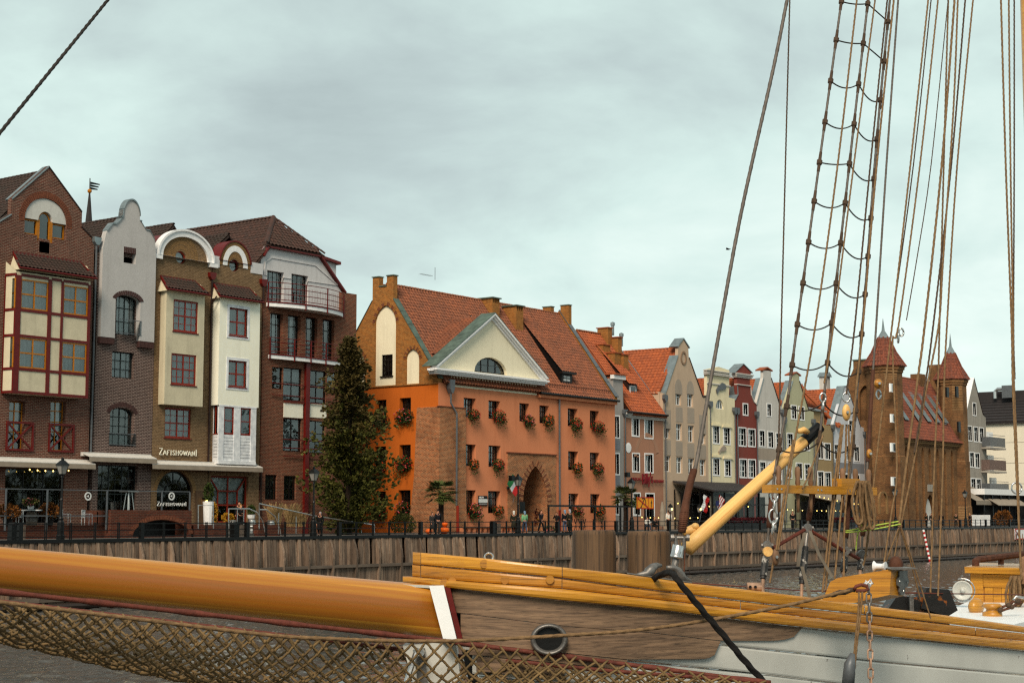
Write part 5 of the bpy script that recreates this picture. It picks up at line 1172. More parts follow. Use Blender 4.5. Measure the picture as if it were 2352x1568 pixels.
for c, t in ((1532,950),(1559,935),(1586,937),(1613,962)):
 for t0, t1 in ((t+(0 if c in (1559,1586) else-9), t+20),(1010+(c-1532)*.15,1043+(c-1532)*.11)):
  x0, x1, z0, z1 = FH.rect(c-7.5, c+8.5, t0, min(t1+14,1044+(c-1532)*.11)); MB().box(x0, x1, NH-.02, NH-.004, z0, z1).build('painted_panel', M['tanp'], hI)
x0, x1, z0, z1 = FH.rect(1563,1576,806,838); MB().ring(arc((x0+x1)/2,(z0+z1)/2,(x1-x0)/2,(z1-z0)/2,0,342,19), arc((x0+x1)/2,(z0+z1)/2,(x1-x0)/3,(z1-z0)/2.8,0,342,19), NH-.08, NH).build('cartouche', M['stucco'], hI)
hopper(hI,1525,918,1200); 
# J: yellow, flat-topped gable
wJ = [(1637.8,1651.5,979,1017),(1662,1676,983,1019),(1638,1652,1053,1090),(1664.5,1678,1057,1092)]
hJ, a, b = house('yellow_house', 'pale yellow house with a flat stepped gable and a grey fish relief',1626,1687.5,[(1687.5,916),(1674,912),(1675.5,855),(1675,850),(1651,842),(1623.5,848),(1624,911),(1626,912)], 'yellow',
 [w+(dict(nx=2, ny=4, mw=.05),) for w in wJ]+[(1644,1662,917,939, dict(nx=3, ny=1, arch=1.0, trim=None, rec=.15))],0)
ze = FH.z(1656,912); body(hJ, a, b, NH+.36, NH+12, ze, 'yellow'); x0, x1 = FH.x(1622,862), FH.x(1677,862)
for t, o_ in ((857,.14),(861,.24),(852.5,.2)): z = FH.z(1650, t+2); MB().box(x0-.1, x1+.1, NH-o_, NH+.3, z, z+.11).build('cornice', M['palegrey'], hJ)
z = FH.z(1650,884); MB().box(x0+.1, x1-.1, NH-.1, NH, z, z+.12).build('string_course', M['palegrey'], hJ)
gable_roof(hJ, a, b, ze-.2, FH.z(1650,868), NH+.5, NH+12, 'tileH', tw=.42, th=.40)
for c, t in ((1644,972),(1669,976),(1645,1044),(1671,1048)):
 x0, x1, z0, z1 = FH.rect(c-11, c+11, t, t+8); MB().box(x0, x1, NH-.14, NH, z0+.1, z0+.24).box(x0+.15, x1-.15, NH-.1, NH-.004, z0+.245, z0+.4).build('window_hood', M['yellow'], hJ)
def fish(h, px, py, w, m_='pipe'):
 x, z = FH.p(px, py); k = w
 MB().prism([(x+u*k, NH-.14, z+v*k) for u, v in ((.5,.1),(.4,.24),(.1,.3),(-.25,.12),(-.5,-.1),(-.42,-.3),(-.22,-.1),(.1,-.08),(.4,-.02))],(0,.13,0)).build('fish_relief', M[m_], h)
fish(hJ,1655,892,2.1); fish(hJ,1708*.6125/.6125-0,1055,.1) if False else fish(hJ,1658,1033,1.6, 'tanp')
hopper(hJ,1629,932,1200); hopper(hJ,1685,946,1200)
# K: red, curved gable with a little pediment
wK = [(1696.5,1713,983,1023, dict(ny=[.33,.66])),(1718.5,1734,986,1024, dict(ny=[.33,.66])),(1699.5,1715,1055,1095, dict(ny=[.33,.66])),(1719.5,1735,1056,1096, dict(ny=[.33,.66])),(1707,1717,928,952, dict(nx=1, ny=1))]
hK, a, b = house('red_gable_house', 'narrow brick red house with a curved gable and small grey pediment',1687.5,1738,[(1738,930),(1731,924),(1725,908),(1722.5,885),(1722,862),(1726,856),(1707,838),(1689,856),(1692,862),(1692,885),(1694,906),(1688,918),(1687.5,920)], 'brickred', wK,0)
ze = FH.z(1712,928); body(hK, a, b, NH+.36, NH+12, ze, 'brickred'); gable_roof(hK, a, b, ze-.2, FH.z(1705,868), NH+.5, NH+12, 'tileH', tw=.42, th=.40)
cope(hK,[(1686,857),(1707,836),(1728,857)],1.0); 
for t, o_ in ((859,.28),(862.5,.2),(866,.12)): x0, x1 = FH.x(1691, t), FH.x(1724, t); z = FH.z(1707, t+2); MB().box(x0-o_, x1+o_, NH-o_, NH+.5, z, z+.13).build('cornice', M['palegrey'], hK)
x0, x1 = FH.x(1692,883), FH.x(1723,883); z = FH.z(1707,885); MB().box(x0, x1, NH-.12, NH+.3, z, z+.1).build('string_course', M['palegrey'], hK)
cope(hK,[(1688,919),(1694,907),(1693,886)],.9); cope(hK,[(1723,885),(1725.5,908),(1731.5,924),(1738,930)],.3, 'palegrey',.09)
hopper(hK,1691,947,1200); hopper(hK,1736,955,1200)
# L: pale grey gable with a chimney on top
wL = [(1744,1756,989,1024, dict(ny=3)),(1764,1776,992,1027, dict(ny=3)),(1782.5,1793.5,995,1028, dict(ny=3)),(1745,1758,1061,1096, dict(ny=3)),(1765,1777,1064,1098, dict(ny=3)),(1783,1794,1066,1100, dict(ny=3)),(1762,1771,928,955, dict(ny=3))]
hL, a, b = house('pale_grey_house', 'pale grey house with a steep gable and a small tile-capped chimney at its peak',1738,1797,[(1797,935),(1790,930),(1771,868),(1771,852),(1753,850),(1753,868),(1736.5,928),(1738,930)], 'palegrey', wL,0, wstyle=dict(trim=(.1, 'trim')))
ze = FH.z(1766,930); body(hL, a, b, NH+.36, NH+12, ze, 'palegrey'); gable_roof(hL, a, b, ze-.2, FH.z(1761,870), NH+.5, NH+12, 'tileH', tw=.42, th=.40)
cope(hL,[(1738,930),(1754,868)],.9); cope(hL,[(1770.5,868),(1791,931)],.3, 'pipeb'); cope(hL,[(1751,851),(1762,845),(1773.5,853)],.8, 'tileH',.14); hopper(hL,1795,950,1200)
x0, x1, z0, z1 = FH.rect(1738,1790,1030,1056); MB().box(x0+.2, x1, NH-.02, NH-.004, z0, z1).build('painted_band', M['tanp'], hL)
v = FH.p(1790,900); MB().box(v[0]-.3, v[0]+.9, NH+1.5, NH+2.6, v[1]-3, v[1]+1.6).build('chimney', M['brickF'], hL)
# M: sage green
wM = [(1817.5,1829,932,961),(1835,1846.5,935,963),(1808,1821,996,1030),(1847,1859,1000,1033),(1806,1818,1062,1096),(1829,1842,1064,1098),(1848,1860,1066,1100)]
hM, a, b = house('sage_green_house', 'sage green house with a steep gable, seen between the first shrouds',1797,1869,[(1869,946),(1857,942),(1836,875),(1836,862),(1829,857),(1820,861),(1820,875),(1801,936),(1797,937)], 'sage',[w+(dict(ny=[.33,.66]),) for w in wM],0)
ze = FH.z(1830,940); body(hM, a, b, NH+.36, NH+12, ze, 'sage'); gable_roof(hM, a, b, ze-.2, FH.z(1828,878), NH+.5, NH+12, 'tileH', tw=.42, th=.40)
cope(hM,[(1802,938),(1821,874)],.9); cope(hM,[(1835.5,875),(1857,942)],.3, 'pipeb'); cope(hM,[(1818,862),(1829,856),(1839,864)],.8, 'tileH',.14); hopper(hM,1800,968,1200); hopper(hM,1866,972,1200)
# N: ochre, eaves to the street
wN = [(1878,1890,1016.5,1052),(1894,1907,1019,1054),(1878.5,1891,1083,1118),(1895,1908,1085,1119)]
hN, a, b = house('ochre_house', 'low ochre brown house with a broad orange roof behind the light spar end',1869,1914,[(1914,978),(1869,972)], 'ochre',[w+(dict(ny=[.66]),) for w in wN],0)
ze = FH.z(1891,976); body(hN, a, b, NH+.36, NH+10, ze, 'ochre'); yr = NH+5; zr = on_y(1870,889, yr).z
xl_ = on_y(1842,890, yr).x; V = Vector((0, yr-NH+.3, zr-ze)); ul = b+.6-xl_
tN = tiled(hN,(xl_, NH-.3, ze+.05),(1,0,0), V, ul, V.length, 'tileH',.42,.40); ridge(tN,(xl_, yr, zr+.05),(b+.6, yr, zr+.05), 'ridge',.14)
MB().prism([(b+.6, NH-.4, ze+.15),(b+.6, yr, zr+.15),(b+.6, yr, zr-.15),(b+.6, NH-.4, ze-.2)],(.3,0,0)).build('verge_board', M['tileH'], hN)
MB().prism([(xl_, yr, zr),(b+.6, yr, zr),(b+.6, NH+10, ze),(xl_, NH+10, ze)],(0,0,-.15)).build('roof', M['tileH'], hN)
yd = NH+1.0; F_ = Fac(yd); x0, x1, z0, z1 = F_.rect(1868,1893,945,985); dm = MB().prism([(x0, yd, z0),(x0, yd+3.2, z1+.8),(x0, yd, z1)],(x1-x0,0,0)).build('dormer', M['ochre'], hN); MB().prism([(x0-.2, yd-.3, z1),(x1+.2, yd-.3, z1),(x1+.2, yd+3.2, z1+.85),(x0-.2, yd+3.2, z1+.85)],(0,0,.15)).build('zinc_roof', M['zinc'], dm)
F2_ = Fac(yr); v = F2_.p(1896,880); c = MB().box(v[0]-.5, v[0]+.5, yr-.4, yr+.6, v[1]-1.5, v[1]+.8).build('chimney', M['palegrey'], hN); MB().prism([(v[0]-.7, yr-.6, v[1]+.8),(v[0]+.7, yr-.6, v[1]+.8),(v[0], yr-.6, v[1]+1.4)],(0,1.4,0)).build('chimney_hood', M['zinc'], c)
# O: blue grey gable
wO = [(1950,1960,966,991),(1916.5,1927,1021,1054),(1944,1955,1024,1056),(1962,1973,1026,1058),(1917,1928,1087,1118),(1940,1951,1089,1120),(1963,1974,1091,1122)]
hO, a, b = house('blue_grey_house', 'blue grey gabled house beside the brick gate tower',1914,1992,[(1992,985),(1976,979),(1946,887),(1939,887),(1914,973)], 'bluegrey',[w+(dict(ny=[.66]),) for w in wO],0)
ze = FH.z(1950,982); body(hO, a, b, NH+.36, NH+12, ze, 'bluegrey'); gable_roof(hO, a, b, ze-.2, FH.z(1942,892), NH+.5, NH+12, 'tileH', tw=.42, th=.40); cope(hO,[(1915,975),(1939,887),(1946,887)],.9); cope(hO,[(1945,887),(1976,980)],.3, 'pipe')
for t in (1063,1130): x0, x1, z0, z1 = FH.rect(1915,1985, t, t+22); MB().box(x0+.1, x1, NH-.02, NH-.004, z0, z1).build('painted_band', M['slate'], hO)
hopper(hO,1911,985,1200); hopper(hO,1984,1000,1200)
# Q: raw concrete gable with balconies
NQ2 = 86.0
FH, NHs, NH = Fac(86.0), NH,86.0
wQ = [(2234.5,2241.5,926,953, dict(ny=1))]+[(x_, x_+9, t, t+32) for x_, t in ((2223,979),(2237,981),(2250,983))]+[(x_, x_+10, t, t+32) for x_, t in ((2227,1039),(2239.5,1041),(2230.5,1099),(2243,1100))]
hQ, a, b = house('concrete_gable_house', 'stained grey concrete house with a pointed gable and stacked balconies right of the towers',2217,2264,[(2264,957),(2257,951),(2236.5,868),(2216,955)], 'concrete',[w if len(w)>4 else w+(dict(ny=[.66]),) for w in wQ],0)
ze = FH.z(2240,955); body(hQ, a, b, NH+.36, NH+12, ze, 'concrete'); gable_roof(hQ, a, b, ze-.2, FH.z(2236,875), NH+.5, NH+12, 'tileH', tw=.3, th=.4); cope(hQ,[(2217,955),(2236.5,868)],1.2, 'trim',.1); cope(hQ,[(2236.5,868),(2257.5,951),(2264,957)],.2, 'pipeb')
for i,(t, m_) in enumerate(((985, 'pipe'),(1070, 'brickB'),(1106, 'pipe'))):
 zz_ = [FH.z(2262, k) for k in ((1027,1004),(1081,1056),(1133,1110))[i]]; x0, x1 = FH.x(2253, t), FH.x((2281,2284,2290)[i], t)
 bl = MB().box(x0, x1+1.5, NH-1.3, NH+.3, zz_[0]-.25, zz_[0]).build('balcony', M['concrete'], hQ); MB().box(x0+.2, x1+1.4, NH-1.25, NH-1.2, zz_[0]+.1, zz_[1]).box(x0+.2, x0+.25, NH-1.19, NH, zz_[0]+.1, zz_[1]).build('balcony_front', M[m_], bl); MB().tube([(x0, NH-1.22, zz_[1]+.3),(x1+1.4, NH-1.22, zz_[1]+.3)],.04,5).build('rail', M['pipe'], bl)
 MB().box(x1-1.2, x1+1.2, NH+.5, NH+.7, zz_[0], zz_[0]+2.4).build('balcony_door', M['wwin'], bl)
MB().box(b-.01, FH.x(2276,1060), NH+.8, NH+9,0, FH.z(2264,1020)).build('recessed_bay', M['concrete'], hQ)
NH = NHs; FH = Fac(NH)
# R: pale block side-on with a dark roof
SR = 246.0
hR = thing('pale_block', 'long pale cream building with a dark brown ribbed roof at the right edge', 'building',(SR,100,0))
ya, yb_ = on_x(2262,1000, SR).y,78.0; ztop = on_x(2305,969, SR).z
for i in range(5):
 z0, z1 = ztop*i/5+(.02 if i else 0), ztop*(i+1)/5; MB().box(SR, SR+14, yb_, ya+14, z0, z1-.03).build('wall_panel', M['pale'], hR)
zrt = on_x(2305,912, SR+7).z; V = Vector((7.5,0, zrt-ztop)); yl = ya+14.5
rR = MB().prism([(SR-.5, yb_-.5, ztop-.1),(SR-.5, yl, ztop-.1),(SR+7, yl, zrt),(SR+7, yb_-.5, zrt)],(0,0,-.15)).build('roof', M['tileR'], hR)
n = 9
for i in range(n): p0 = Vector((SR-.5,0, ztop))+V*(i/n); p1 = Vector((SR-.5,0, ztop))+V*((i+.96)/n); MB().prism([(p0.x-.05, yb_-.5, p0.z+.16),(p1.x, yb_-.5, p1.z+.04),(p1.x, yb_-.5, p1.z-.05),(p0.x, yb_-.5, p0.z-.05)],(0, yl-yb_+.5,0)).build('roof_strip', M['tileR'], rR)
MB().box(SR+6, SR+9, yb_, ya+12, zrt-.6, zrt+.9).build('roof_housing', M['tileR'], hR)
q = on_x(2304,893, SR+5); q2 = on_x(2288,893, SR+5); zq = q.z; zb_ = zrt-.3
MB().tube([(SR+5, on_x(2286,900, SR+5).y, zb_),(SR+5, on_x(2286,900, SR+5).y, zq-.3),(SR+5, on_x(2286,900, SR+5).y-.4, zq),(SR+5, on_x(2310,893, SR+5).y, zq)],.3,8).build('exhaust_duct', M['steel'], hR)
y_ = on_x(2314,900, SR+5).y; MB().box(SR+4.4, SR+5.6, y_-.9, y_+.7, zb_, zq+.5).build('exhaust_box', M['pipe'], hR)
# ------------------------------------------------------------------ P: medieval brick gate with twin towers
NP = 80.5; FP_ = Fac(NP)
hP = thing('brick_water_gate', 'dark medieval brick water gate with two octagonal towers under red tiled spires', 'gatehouse',(FP_.x(2100,1000), NP,0))
def octa(cx, cy, r, z): return [(cx+r*math.cos(math.pi/8+k*math.pi/4), cy+r*math.sin(math.pi/8+k*math.pi/4), z) for k in range(8)]
def tower(pl, pr, pyc, peave, pcap, ptip, y, name):
 F_ = Fac(y); x0, x1 = F_.x(pl, pyc), F_.x(pr, pyc); pc = (pl+pr)/2; q_ = on_y(pc, pyc, y); cx = q_.x; r = (pr-pl)/2/3742*q_.dot(FW)*1.03
 ze, zc, zt = F_.z(pc, peave), F_.z(pc, pcap), F_.z(pc, ptip)
 def ring_(mb, lv):
  vs = [];
  for z, k in lv: vs +=octa(cx, y, r*k, z)
  return mb.add(vs,[(8*i+a,8*i+(a+1)%8,8*i+8+(a+1)%8,8*i+8+a) for i in range(len(lv)-1) for a in range(8)]+[tuple(range(8*len(lv)-8,8*len(lv)))])
 t = ring_(MB(),[(0,1.12),(2.6,1.1),(2.7,1.05),(8.6,1.05),(8.7,1.0),(ze-.9,.97),(ze-.85,1.03),(ze-.55,1.03),(ze-.5,1.1),(ze-.1,1.12)]).build(name, M['brickP'], hP)
 lv = [(ze-.08,1.2),(ze+.5,1.02),(ze+(zc-ze)*.5,.64),(zc,.28)]
 rf = ring_(MB(),[(z-.06, k*.98) for z, k in lv]).build('spire_roof', M['tileP'], hP)
 vs, fs = [],[]
 for i in range(3):
  (za, ka),(zb, kb) = lv[i], lv[i+1]; rows = max(1, round((zb-za)/.42))
  for j in range(rows):
   z0, z1 = za+(zb-za)*j/rows, za+(zb-za)*(j+1)/rows; k0, k1 = ka+(kb-ka)*j/rows, ka+(kb-ka)*(j+1)/rows
   A, B_ = octa(cx, y, r*k0+.05, z0+.02), octa(cx, y, r*k1, z1+.02)
   for e in range(8):
    a, b, c, d = Vector(A[e]), Vector(A[(e+1)%8]), Vector(B_[(e+1)%8]), Vector(B_[e]); n = max(1, round((b-a).length/.42))
    for q in range(n):
     f, g = (q+.04)/n,(q+.96)/n; m = (f+g)/2; up = Vector((0,0,.05)); o = len(vs)
     vs +=[a.lerp(b, f), a.lerp(b, m)+up, a.lerp(b, g), d.lerp(c, g), d.lerp(c, m)+up, d.lerp(c, f)]; fs +=[(o, o+1, o+4, o+5),(o+1, o+2, o+3, o+4)]
 link('tile', np_mesh('tiles',[tuple(v-wl(rf)) for v in vs], fs, M['tileP']), wl(rf), rf, kind='stuff')
 for e in range(8):
  for i in range(3): MB().tube([octa(cx, y, r*lv[i][1]+.05, lv[i][0]+.03)[e], octa(cx, y, r*lv[i+1][1]+.03, lv[i+1][0]+.03)[e]],.1,6).build('hip_tile', M['tileP'], rf)
 ring_(MB(),[(zc-.1,.34),(zc+(zt-zc)*.18,.2),(zc+(zt-zc)*.35,.09),(zt,.01)]).build('lead_cap', M['zinc'], hP)
 return cx, r, ze, t
cx, r, ze, tw1 = tower(1994,2075,1000,842,776,733,82.2, 'tower')
cx2, r2, ze2, tw2 = tower(2156,2222,1000,872,812,768,82.2, 'tower')
def slit(px, t, bo, y, w=6, mat='wwin', ar=True):
 F_ = Fac(y); x0, x1, z0, z1 = F_.rect(px-w/2, px+w/2, t, bo); o = MB().box(x0, x1, y-.02, y+.2, z0, z1).build('window', M[mat], hP)
 if mat=='wwin': MB().box(x0+(x1-x0)*.45, x1-.04, y-.04, y-.02, z0+.08, z1-.08).build('pane', M['black'], o)
yf1 = 82.2-r*.97
for px, t, bo in ((2050,881,900),(2052,951,970),(2052,1017,1037),(2054,1095,1115)): slit(px, t, bo, yf1-.0,9)
for px, t, bo, w in ((2199,887,912,5),(2177,889,912,5),(2204,968,992,5)): slit(px, t, bo,82.2-r2*.97, w, 'black')
# main block between the towers
xm0, xm1 = cx, cx2+r2*.3; zev = FP_.z(2143,1012); NPf = NP+.6; Fm = Fac(NPf)
holes = []; zt_ = Fm.z(2140,1040); lanc = []
for px in (2083,2105,2121,2137,2155,2172,2188,2202): x = Fm.x(px,1100); lanc.append(x)
dg = Fm.rect(2127.5,2146,1141,1190); dmid = (dg[0]+dg[1])/2
for x in lanc:
 if abs(x-dmid)>1.5: holes.append(pointed(x,.42,.6, Fm.z(2140,1045), Fm.z(2140,1028),5))
 else: holes.append(pointed(x,.42, Fm.z(2140,1105), Fm.z(2140,1045), Fm.z(2140,1028),5))
holes.append(pointed(dmid,(dg[1]-dg[0])/2+.25,.02, dg[3]-2.2, dg[3]+.4,6))
MB().wall([(xm0,0),(xm1,0),(xm1, zev-.3),(xm0, zev-.3)], holes, NPf,.7,.55).build('front_wall', M['brickP'], hP)
MB().box(xm0, xm1, NPf+.56, NPf+.9,0, zev-.3).build('niche_back', M['brickP'], hP)
MB().wall(pointed(dmid,(dg[1]-dg[0])/2,0, dg[3]-2.2, dg[3],6),[], NPf+.4,.1).build('gate_infill', M['white'], hP)
for i,(o_, a, b) in enumerate(((.15,-.6,-.42),(.3,-.418,-.2),(.42,-.198,-.02))): MB().box(xm0, xm1+.4, NPf-o_, NPf+.6, zev+a, zev+b).build('cornice', M['vousC'] if i==1 else M['brickP'], hP)
yr = NPf+4.4; zr = on_y(2105,874, yr).z; V = Vector((0, yr-NPf+.5, zr-zev)); ul = xm1-xm0
Op = Vector((xm0, NPf-.5, zev+.04)); rP = tiled(hP, Op,(1,0,0), V, ul, V.length, 'tileP',.42,.44); ridge(rP,(xm0, yr, zr+.05),(xm1, yr, zr+.05), 'ridge',.16)
MB().prism([(xm0, yr, zr),(xm1, yr, zr),(xm1, yr+5, zev),(xm0, yr+5, zev)],(0,0,-.15)).build('roof', M['tileP'], hP)
for px in (2075,2105,2127,2147,2166,2184):
 yd = NPf+.9; F_ = Fac(yd); x0, x1, z0, z1 = F_.rect(px+1, px+7.5,1018-46+(px-2075)*.08-8,1018-4+(px-2075)*.08-12)
 yt = NPf+3.2; zt = zev+(yt-NPf+.5)*V.z/V.y
 d = MB().prism([(x0-.08, yd, z0-.2),(x0-.08, yt, zt),(x0-.08, yd, z1)],(x1-x0+.16,0,0)).build('dormer', M['zinc'], hP)
 MB().prism([(x0-.16, yd-.3, z1),(x1+.16, yd-.3, z1),(x1+.16, yt, zt+.1),(x0-.16, yt, zt+.1)],(0,0,.1)).build('dormer_roof', M['zinc'], d)
 window(hP, Fac(yd-.12),(x0, x1, z0, z1-.1),2,1, mat='wwin', rec=.05, world=True, fw=.09, mw=.09, curt='curt', name='dormer_window')
# gable end towards the viewer with a blind arch and chimney
xs_ = xm0-.2
yg0 = on_x(1993,1000, xs_).y; 
def xs(px, py): v = on_x(px, py, xs_); return v.y, v.z
yA = yr
gb = [(NPf+.3,0),(yr+5,0),(yr+5, zev),(yr+.7, zr+.3),(yr+.7, zr+1.3),(yr-.9, zr+1.3),(yr-.9, zr+.3),(NPf+.3, zev+.3)]
mb = MB().wall(gb,[pointed(yr-.8,.8, zr-6.2, zr-3.2, zr-1.8,6)],0,.6); mb.v = [(xs_+c[1], c[0], c[2]) for c in mb.v]; mb.build('side_wall', M['brickP'], hP)
MB().box(xs_+.5, xs_+.7, yr-3, yr, zr-6.5, zr-1.5).build('niche_back', M['brickP'], hP); MB().box(xs_-.1, xs_+.7, yr-1, yr+.8, zr+1.302, zr+1.45).build('cap_slab', M['copper'], hP)
MB().prism([(xs_-.1, NPf+.2, zev+.3),(xs_-.1, yr-.9, zr+.35),(xs_+.8, yr-.9, zr+.35),(xs_+.8, NPf+.2, zev+.3)],(0,0,.1)).build('verge_sheet', M['zinc'], hP)
xc = on_y(2148,860, yr).x; MB().box(xc-.2, xc+1.6, yr-1, yr+.8, zr-2, on_y(2150,838, yr).z).build('chimney', M['brickP'], hP)
xc = on_y(2110,862, yr).x; MB().box(xc-.9, xc+.9, yr-.6, yr+.8, zr-1, zr+.9).build('chimney', M['brickP'], hP)
v = Fac(NPf).rect(2130,2143,1112,1128); MB().box(v[0], v[1], NPf-.06, NPf+.1, v[2], v[3]).build('stone_plaque', M['concrete'], hP)
v = Fac(yf1).rect(2018,2038,1128,1180); o = pointed((v[0]+v[1])/2,(v[1]-v[0])/2, v[2], v[3]-1.1, v[3],6); MB().ring(o,[((a-(v[0]+v[1])/2)*.8+(v[0]+v[1])/2, v[2]+(b-v[2])*.93) for a, b in o], yf1-.12, yf1+.1).build('blind_arch', M['vousC'], hP)
# church spire far behind
sp_ = thing('church_spire', 'thin dark church spire with a gold ball and banner-shaped vane above the rooftops', 'spire',(on_y(204,500,200).x,200,0))
q = on_y(204,505,200); q2 = on_y(204,443,200); q3 = on_y(204,409,200)
MB().lathe([(1.2, q.z-32),(.75, q.z-5),(.5, q.z),(.12, q2.z)],(q.x,200,0),8).build('spire_roof', M['tileR'], sp_); MB().ball((q.x,200, q2.z+.3),.35).build('ball', M['amber'], sp_)
MB().tube([(q.x,200, q2.z),(q.x,200, q3.z)],.09,5).build('rod', M['pipe'], sp_); z = on_y(204,424,200).z
fl = MB()
for k in range(3): fl.prism([(q.x+.1,199.97, z+.5-k*.42),(q.x+1.9-k*.2,199.97, z+.42-k*.42),(q.x+1.9-k*.2,199.97, z+.25-k*.42),(q.x+.1,199.97, z+.12-k*.42)],(0,.06,0))
fl.build('vane', M['black'], sp_)
# ------------------------------------------------------------------ the sailing ship in the foreground
PXD = [300,940,1000,1100,1340,1776,2100,2352,2700]
DD = [13.4,12.95,12.5,12.25,12.2,13.2,14.6,16.0,18.4]
_dx = np.arange(0,3000,5.0); _dk = np.exp(-.5*(np.arange(-40,41)*5/75)**2); _dy = np.convolve(np.pad(np.interp(_dx, PXD, DD),40, 'edge'), _dk/_dk.sum(), 'valid')
def dep_(px): return float(np.interp(px, _dx, _dy))
def cur(pts): a = [p[0] for p in pts]; b = [p[1] for p in pts]; return lambda x: float(np.interp(x, a, b))
ship = thing('sailing_ship', 'moored wooden sailing ship with varnished rails, grey hull and long yellow bowsprit in the foreground', 'sailing ship', tuple(at_d(1600,1500,13)))
M['varnish'] = wood('varnished_pine',(0.40,0.19,0.018),(0.70,0.40,0.055), 'u',0.42,0.35, crack=0.7, along=0.7, across=48, rnd=0.12, dark=(0.10,0.035,0.006))
M['varnishd'] = wood('worn_varnished_pine',(0.34,0.155,0.018),(0.62,0.34,0.05), 'u',0.5,0.2, crack=0.8, along=0.7, across=42, rnd=0.12, dark=(0.05,0.02,0.008))
M['spar'] = wood('yellow_spar_wood',(0.55,0.26,0.03),(0.8,0.45,0.08), 'u',0.35,0.5, crack=0.35, along=0.5, across=18, rnd=0.05, dark=(0.25,0.07,0.005))
M['weath'] = wood('weathered_hull_plank',(0.085,0.058,0.042),(0.37,0.26,0.175), 'u',0.8,0.0, crack=0.8, along=2.4, across=42, rnd=0.15, dark=(0.028,0.018,0.012))
M['hullw'] = plain('grey_white_hull_paint',(0.53,0.53,0.50),0.4, var=0.12, scale=1.4, bump=0.04, coat=0.15, chips=(.10,.045,.03,7.0,.70))
M['hatchw'] = plain('white_deck_paint',(0.76,0.78,0.79),0.4, var=0.06)
M['leather'] = plain('brown_leather',(0.13,0.06,0.035),0.75, var=0.35, scale=12, bump=0.5)
M['service'] = plain('red_served_rope',(0.17,0.06,0.042),0.7, var=0.3, scale=20, bump=0.4)
M['hemp'] = plain('hemp_rope',(0.235,0.16,0.092),0.9, var=0.3, scale=25, bump=0.4)
M['hempd'] = plain('tarred_rope',(0.115,0.082,0.06),0.9, var=0.3, scale=25, bump=0.4)
M['netr'] = plain('net_rope',(0.21,0.15,0.08),0.9, var=0.35, scale=14, bump=0.4)
M['wire'] = plain('wire_rope',(0.17,0.15,0.135),0.6,0.2, var=0.25, scale=15)
M['rat'] = plain('ratline_cord',(0.05,0.042,0.036),0.8, var=0.3)
M['iron'] = plain('galvanised_iron',(0.22,0.21,0.2),0.45,0.6, var=0.35, scale=14)
M['peel'] = plain('peeling_black_paint',(0.05,0.05,0.05),0.55,0.1, var=0.5, scale=16, chips=(.42,.40,.37,14.0,.56)); M['cast'] = plain('black_cast_iron',(0.03,0.028,0.028),0.4,0.2, var=.4, spec=.5, chips=(.30,.12,.03,9.0,.60))
M['rust'] = plain('rusty_white_iron',(0.34,0.24,0.18),0.6,0.2, var=0.6, scale=12)
M['woodpin'] = wood('grey_pin_wood',(0.16,0.09,0.05),(0.32,0.2,0.12), 'z',0.7, crack=0.4)
M['pole'] = wood('weathered_post',(0.05,0.03,0.017),(0.215,0.135,0.072), 'z',0.8, crack=0.9, along=0.6, across=26, rnd=0.12, dark=(0.022,0.014,0.008))
M['blackr'] = plain('black_mooring_rope',(0.018,0.016,0.015),0.85, var=0.4, scale=25, bump=0.5)
M['lime'] = plain('lime_line',(0.45,0.55,0.14),0.7, var=0.2, scale=30)
def strake(name, top, bot, mat, a, b, off=0.0, thick=0.16, ch=0.018, parent=None, step=14, endcap=0, dfun=None, label=None):
 """one plank following the ship's side between two edge curves given on the photo, with eased edges"""
 n = max(3, int((b-a)/step)); vs = []; k = 8; df = dfun or dep_
 for i in range(n+1):
  px = a+(b-a)*i/n; d = df(px)-off; sc = 3763/d
  t, bo = top(px), bot(px); c = min(ch*sc,(bo-t)*.3)
  if endcap and i in (0, n) : pass
  for (py, dd) in ((bo-c,0),(t+c,0),(t+c*.3, ch*.3),(t, ch*1.1),(t, thick)): vs.append(at_d(px, py, d+dd))
  z0 = vs[-1]; q = at_d(px, bo, d+thick*.98)
  vs +=[q, at_d(px, bo, d+ch*1.1), at_d(px, bo-c*.3, d+ch*.3)]
 fs = [(i*k+j, i*k+(j+1)%k,(i+1)*k+(j+1)%k,(i+1)*k+j) for i in range(n) for j in range(k)]
 fs +=[tuple(range(k)), tuple(n*k+j for j in range(k))[::-1]]
 o = MB().add(vs, fs).build(name, M[mat], parent or ship)
 if label: o['label'] = label
 return o
capT = cur([(940,1266),(968,1268.5),(1119,1282),(1291,1302),(1433,1317),(1578,1338),(1755,1358),(1890,1375),(2021,1394),(2156,1410),(2352,1438),(2600,1476)])
s1 = cur([(940,1294),(969,1297),(1290,1327),(1494,1353.5),(1776,1388),(2021,1414),(2352,1453),(2600,1488)])
s2 = cur([(940,1322),(1031,1331),(1291,1351),(1494,1374),(1776,1407),(2021,1435.6),(2352,1471),(2600,1500)])
wb_ = cur([(920,1336),(960,1339),(1031,1349.8),(1291,1378.5),(1494,1397),(1776,1432),(2021,1459),(2352,1493),(2600,1520)])
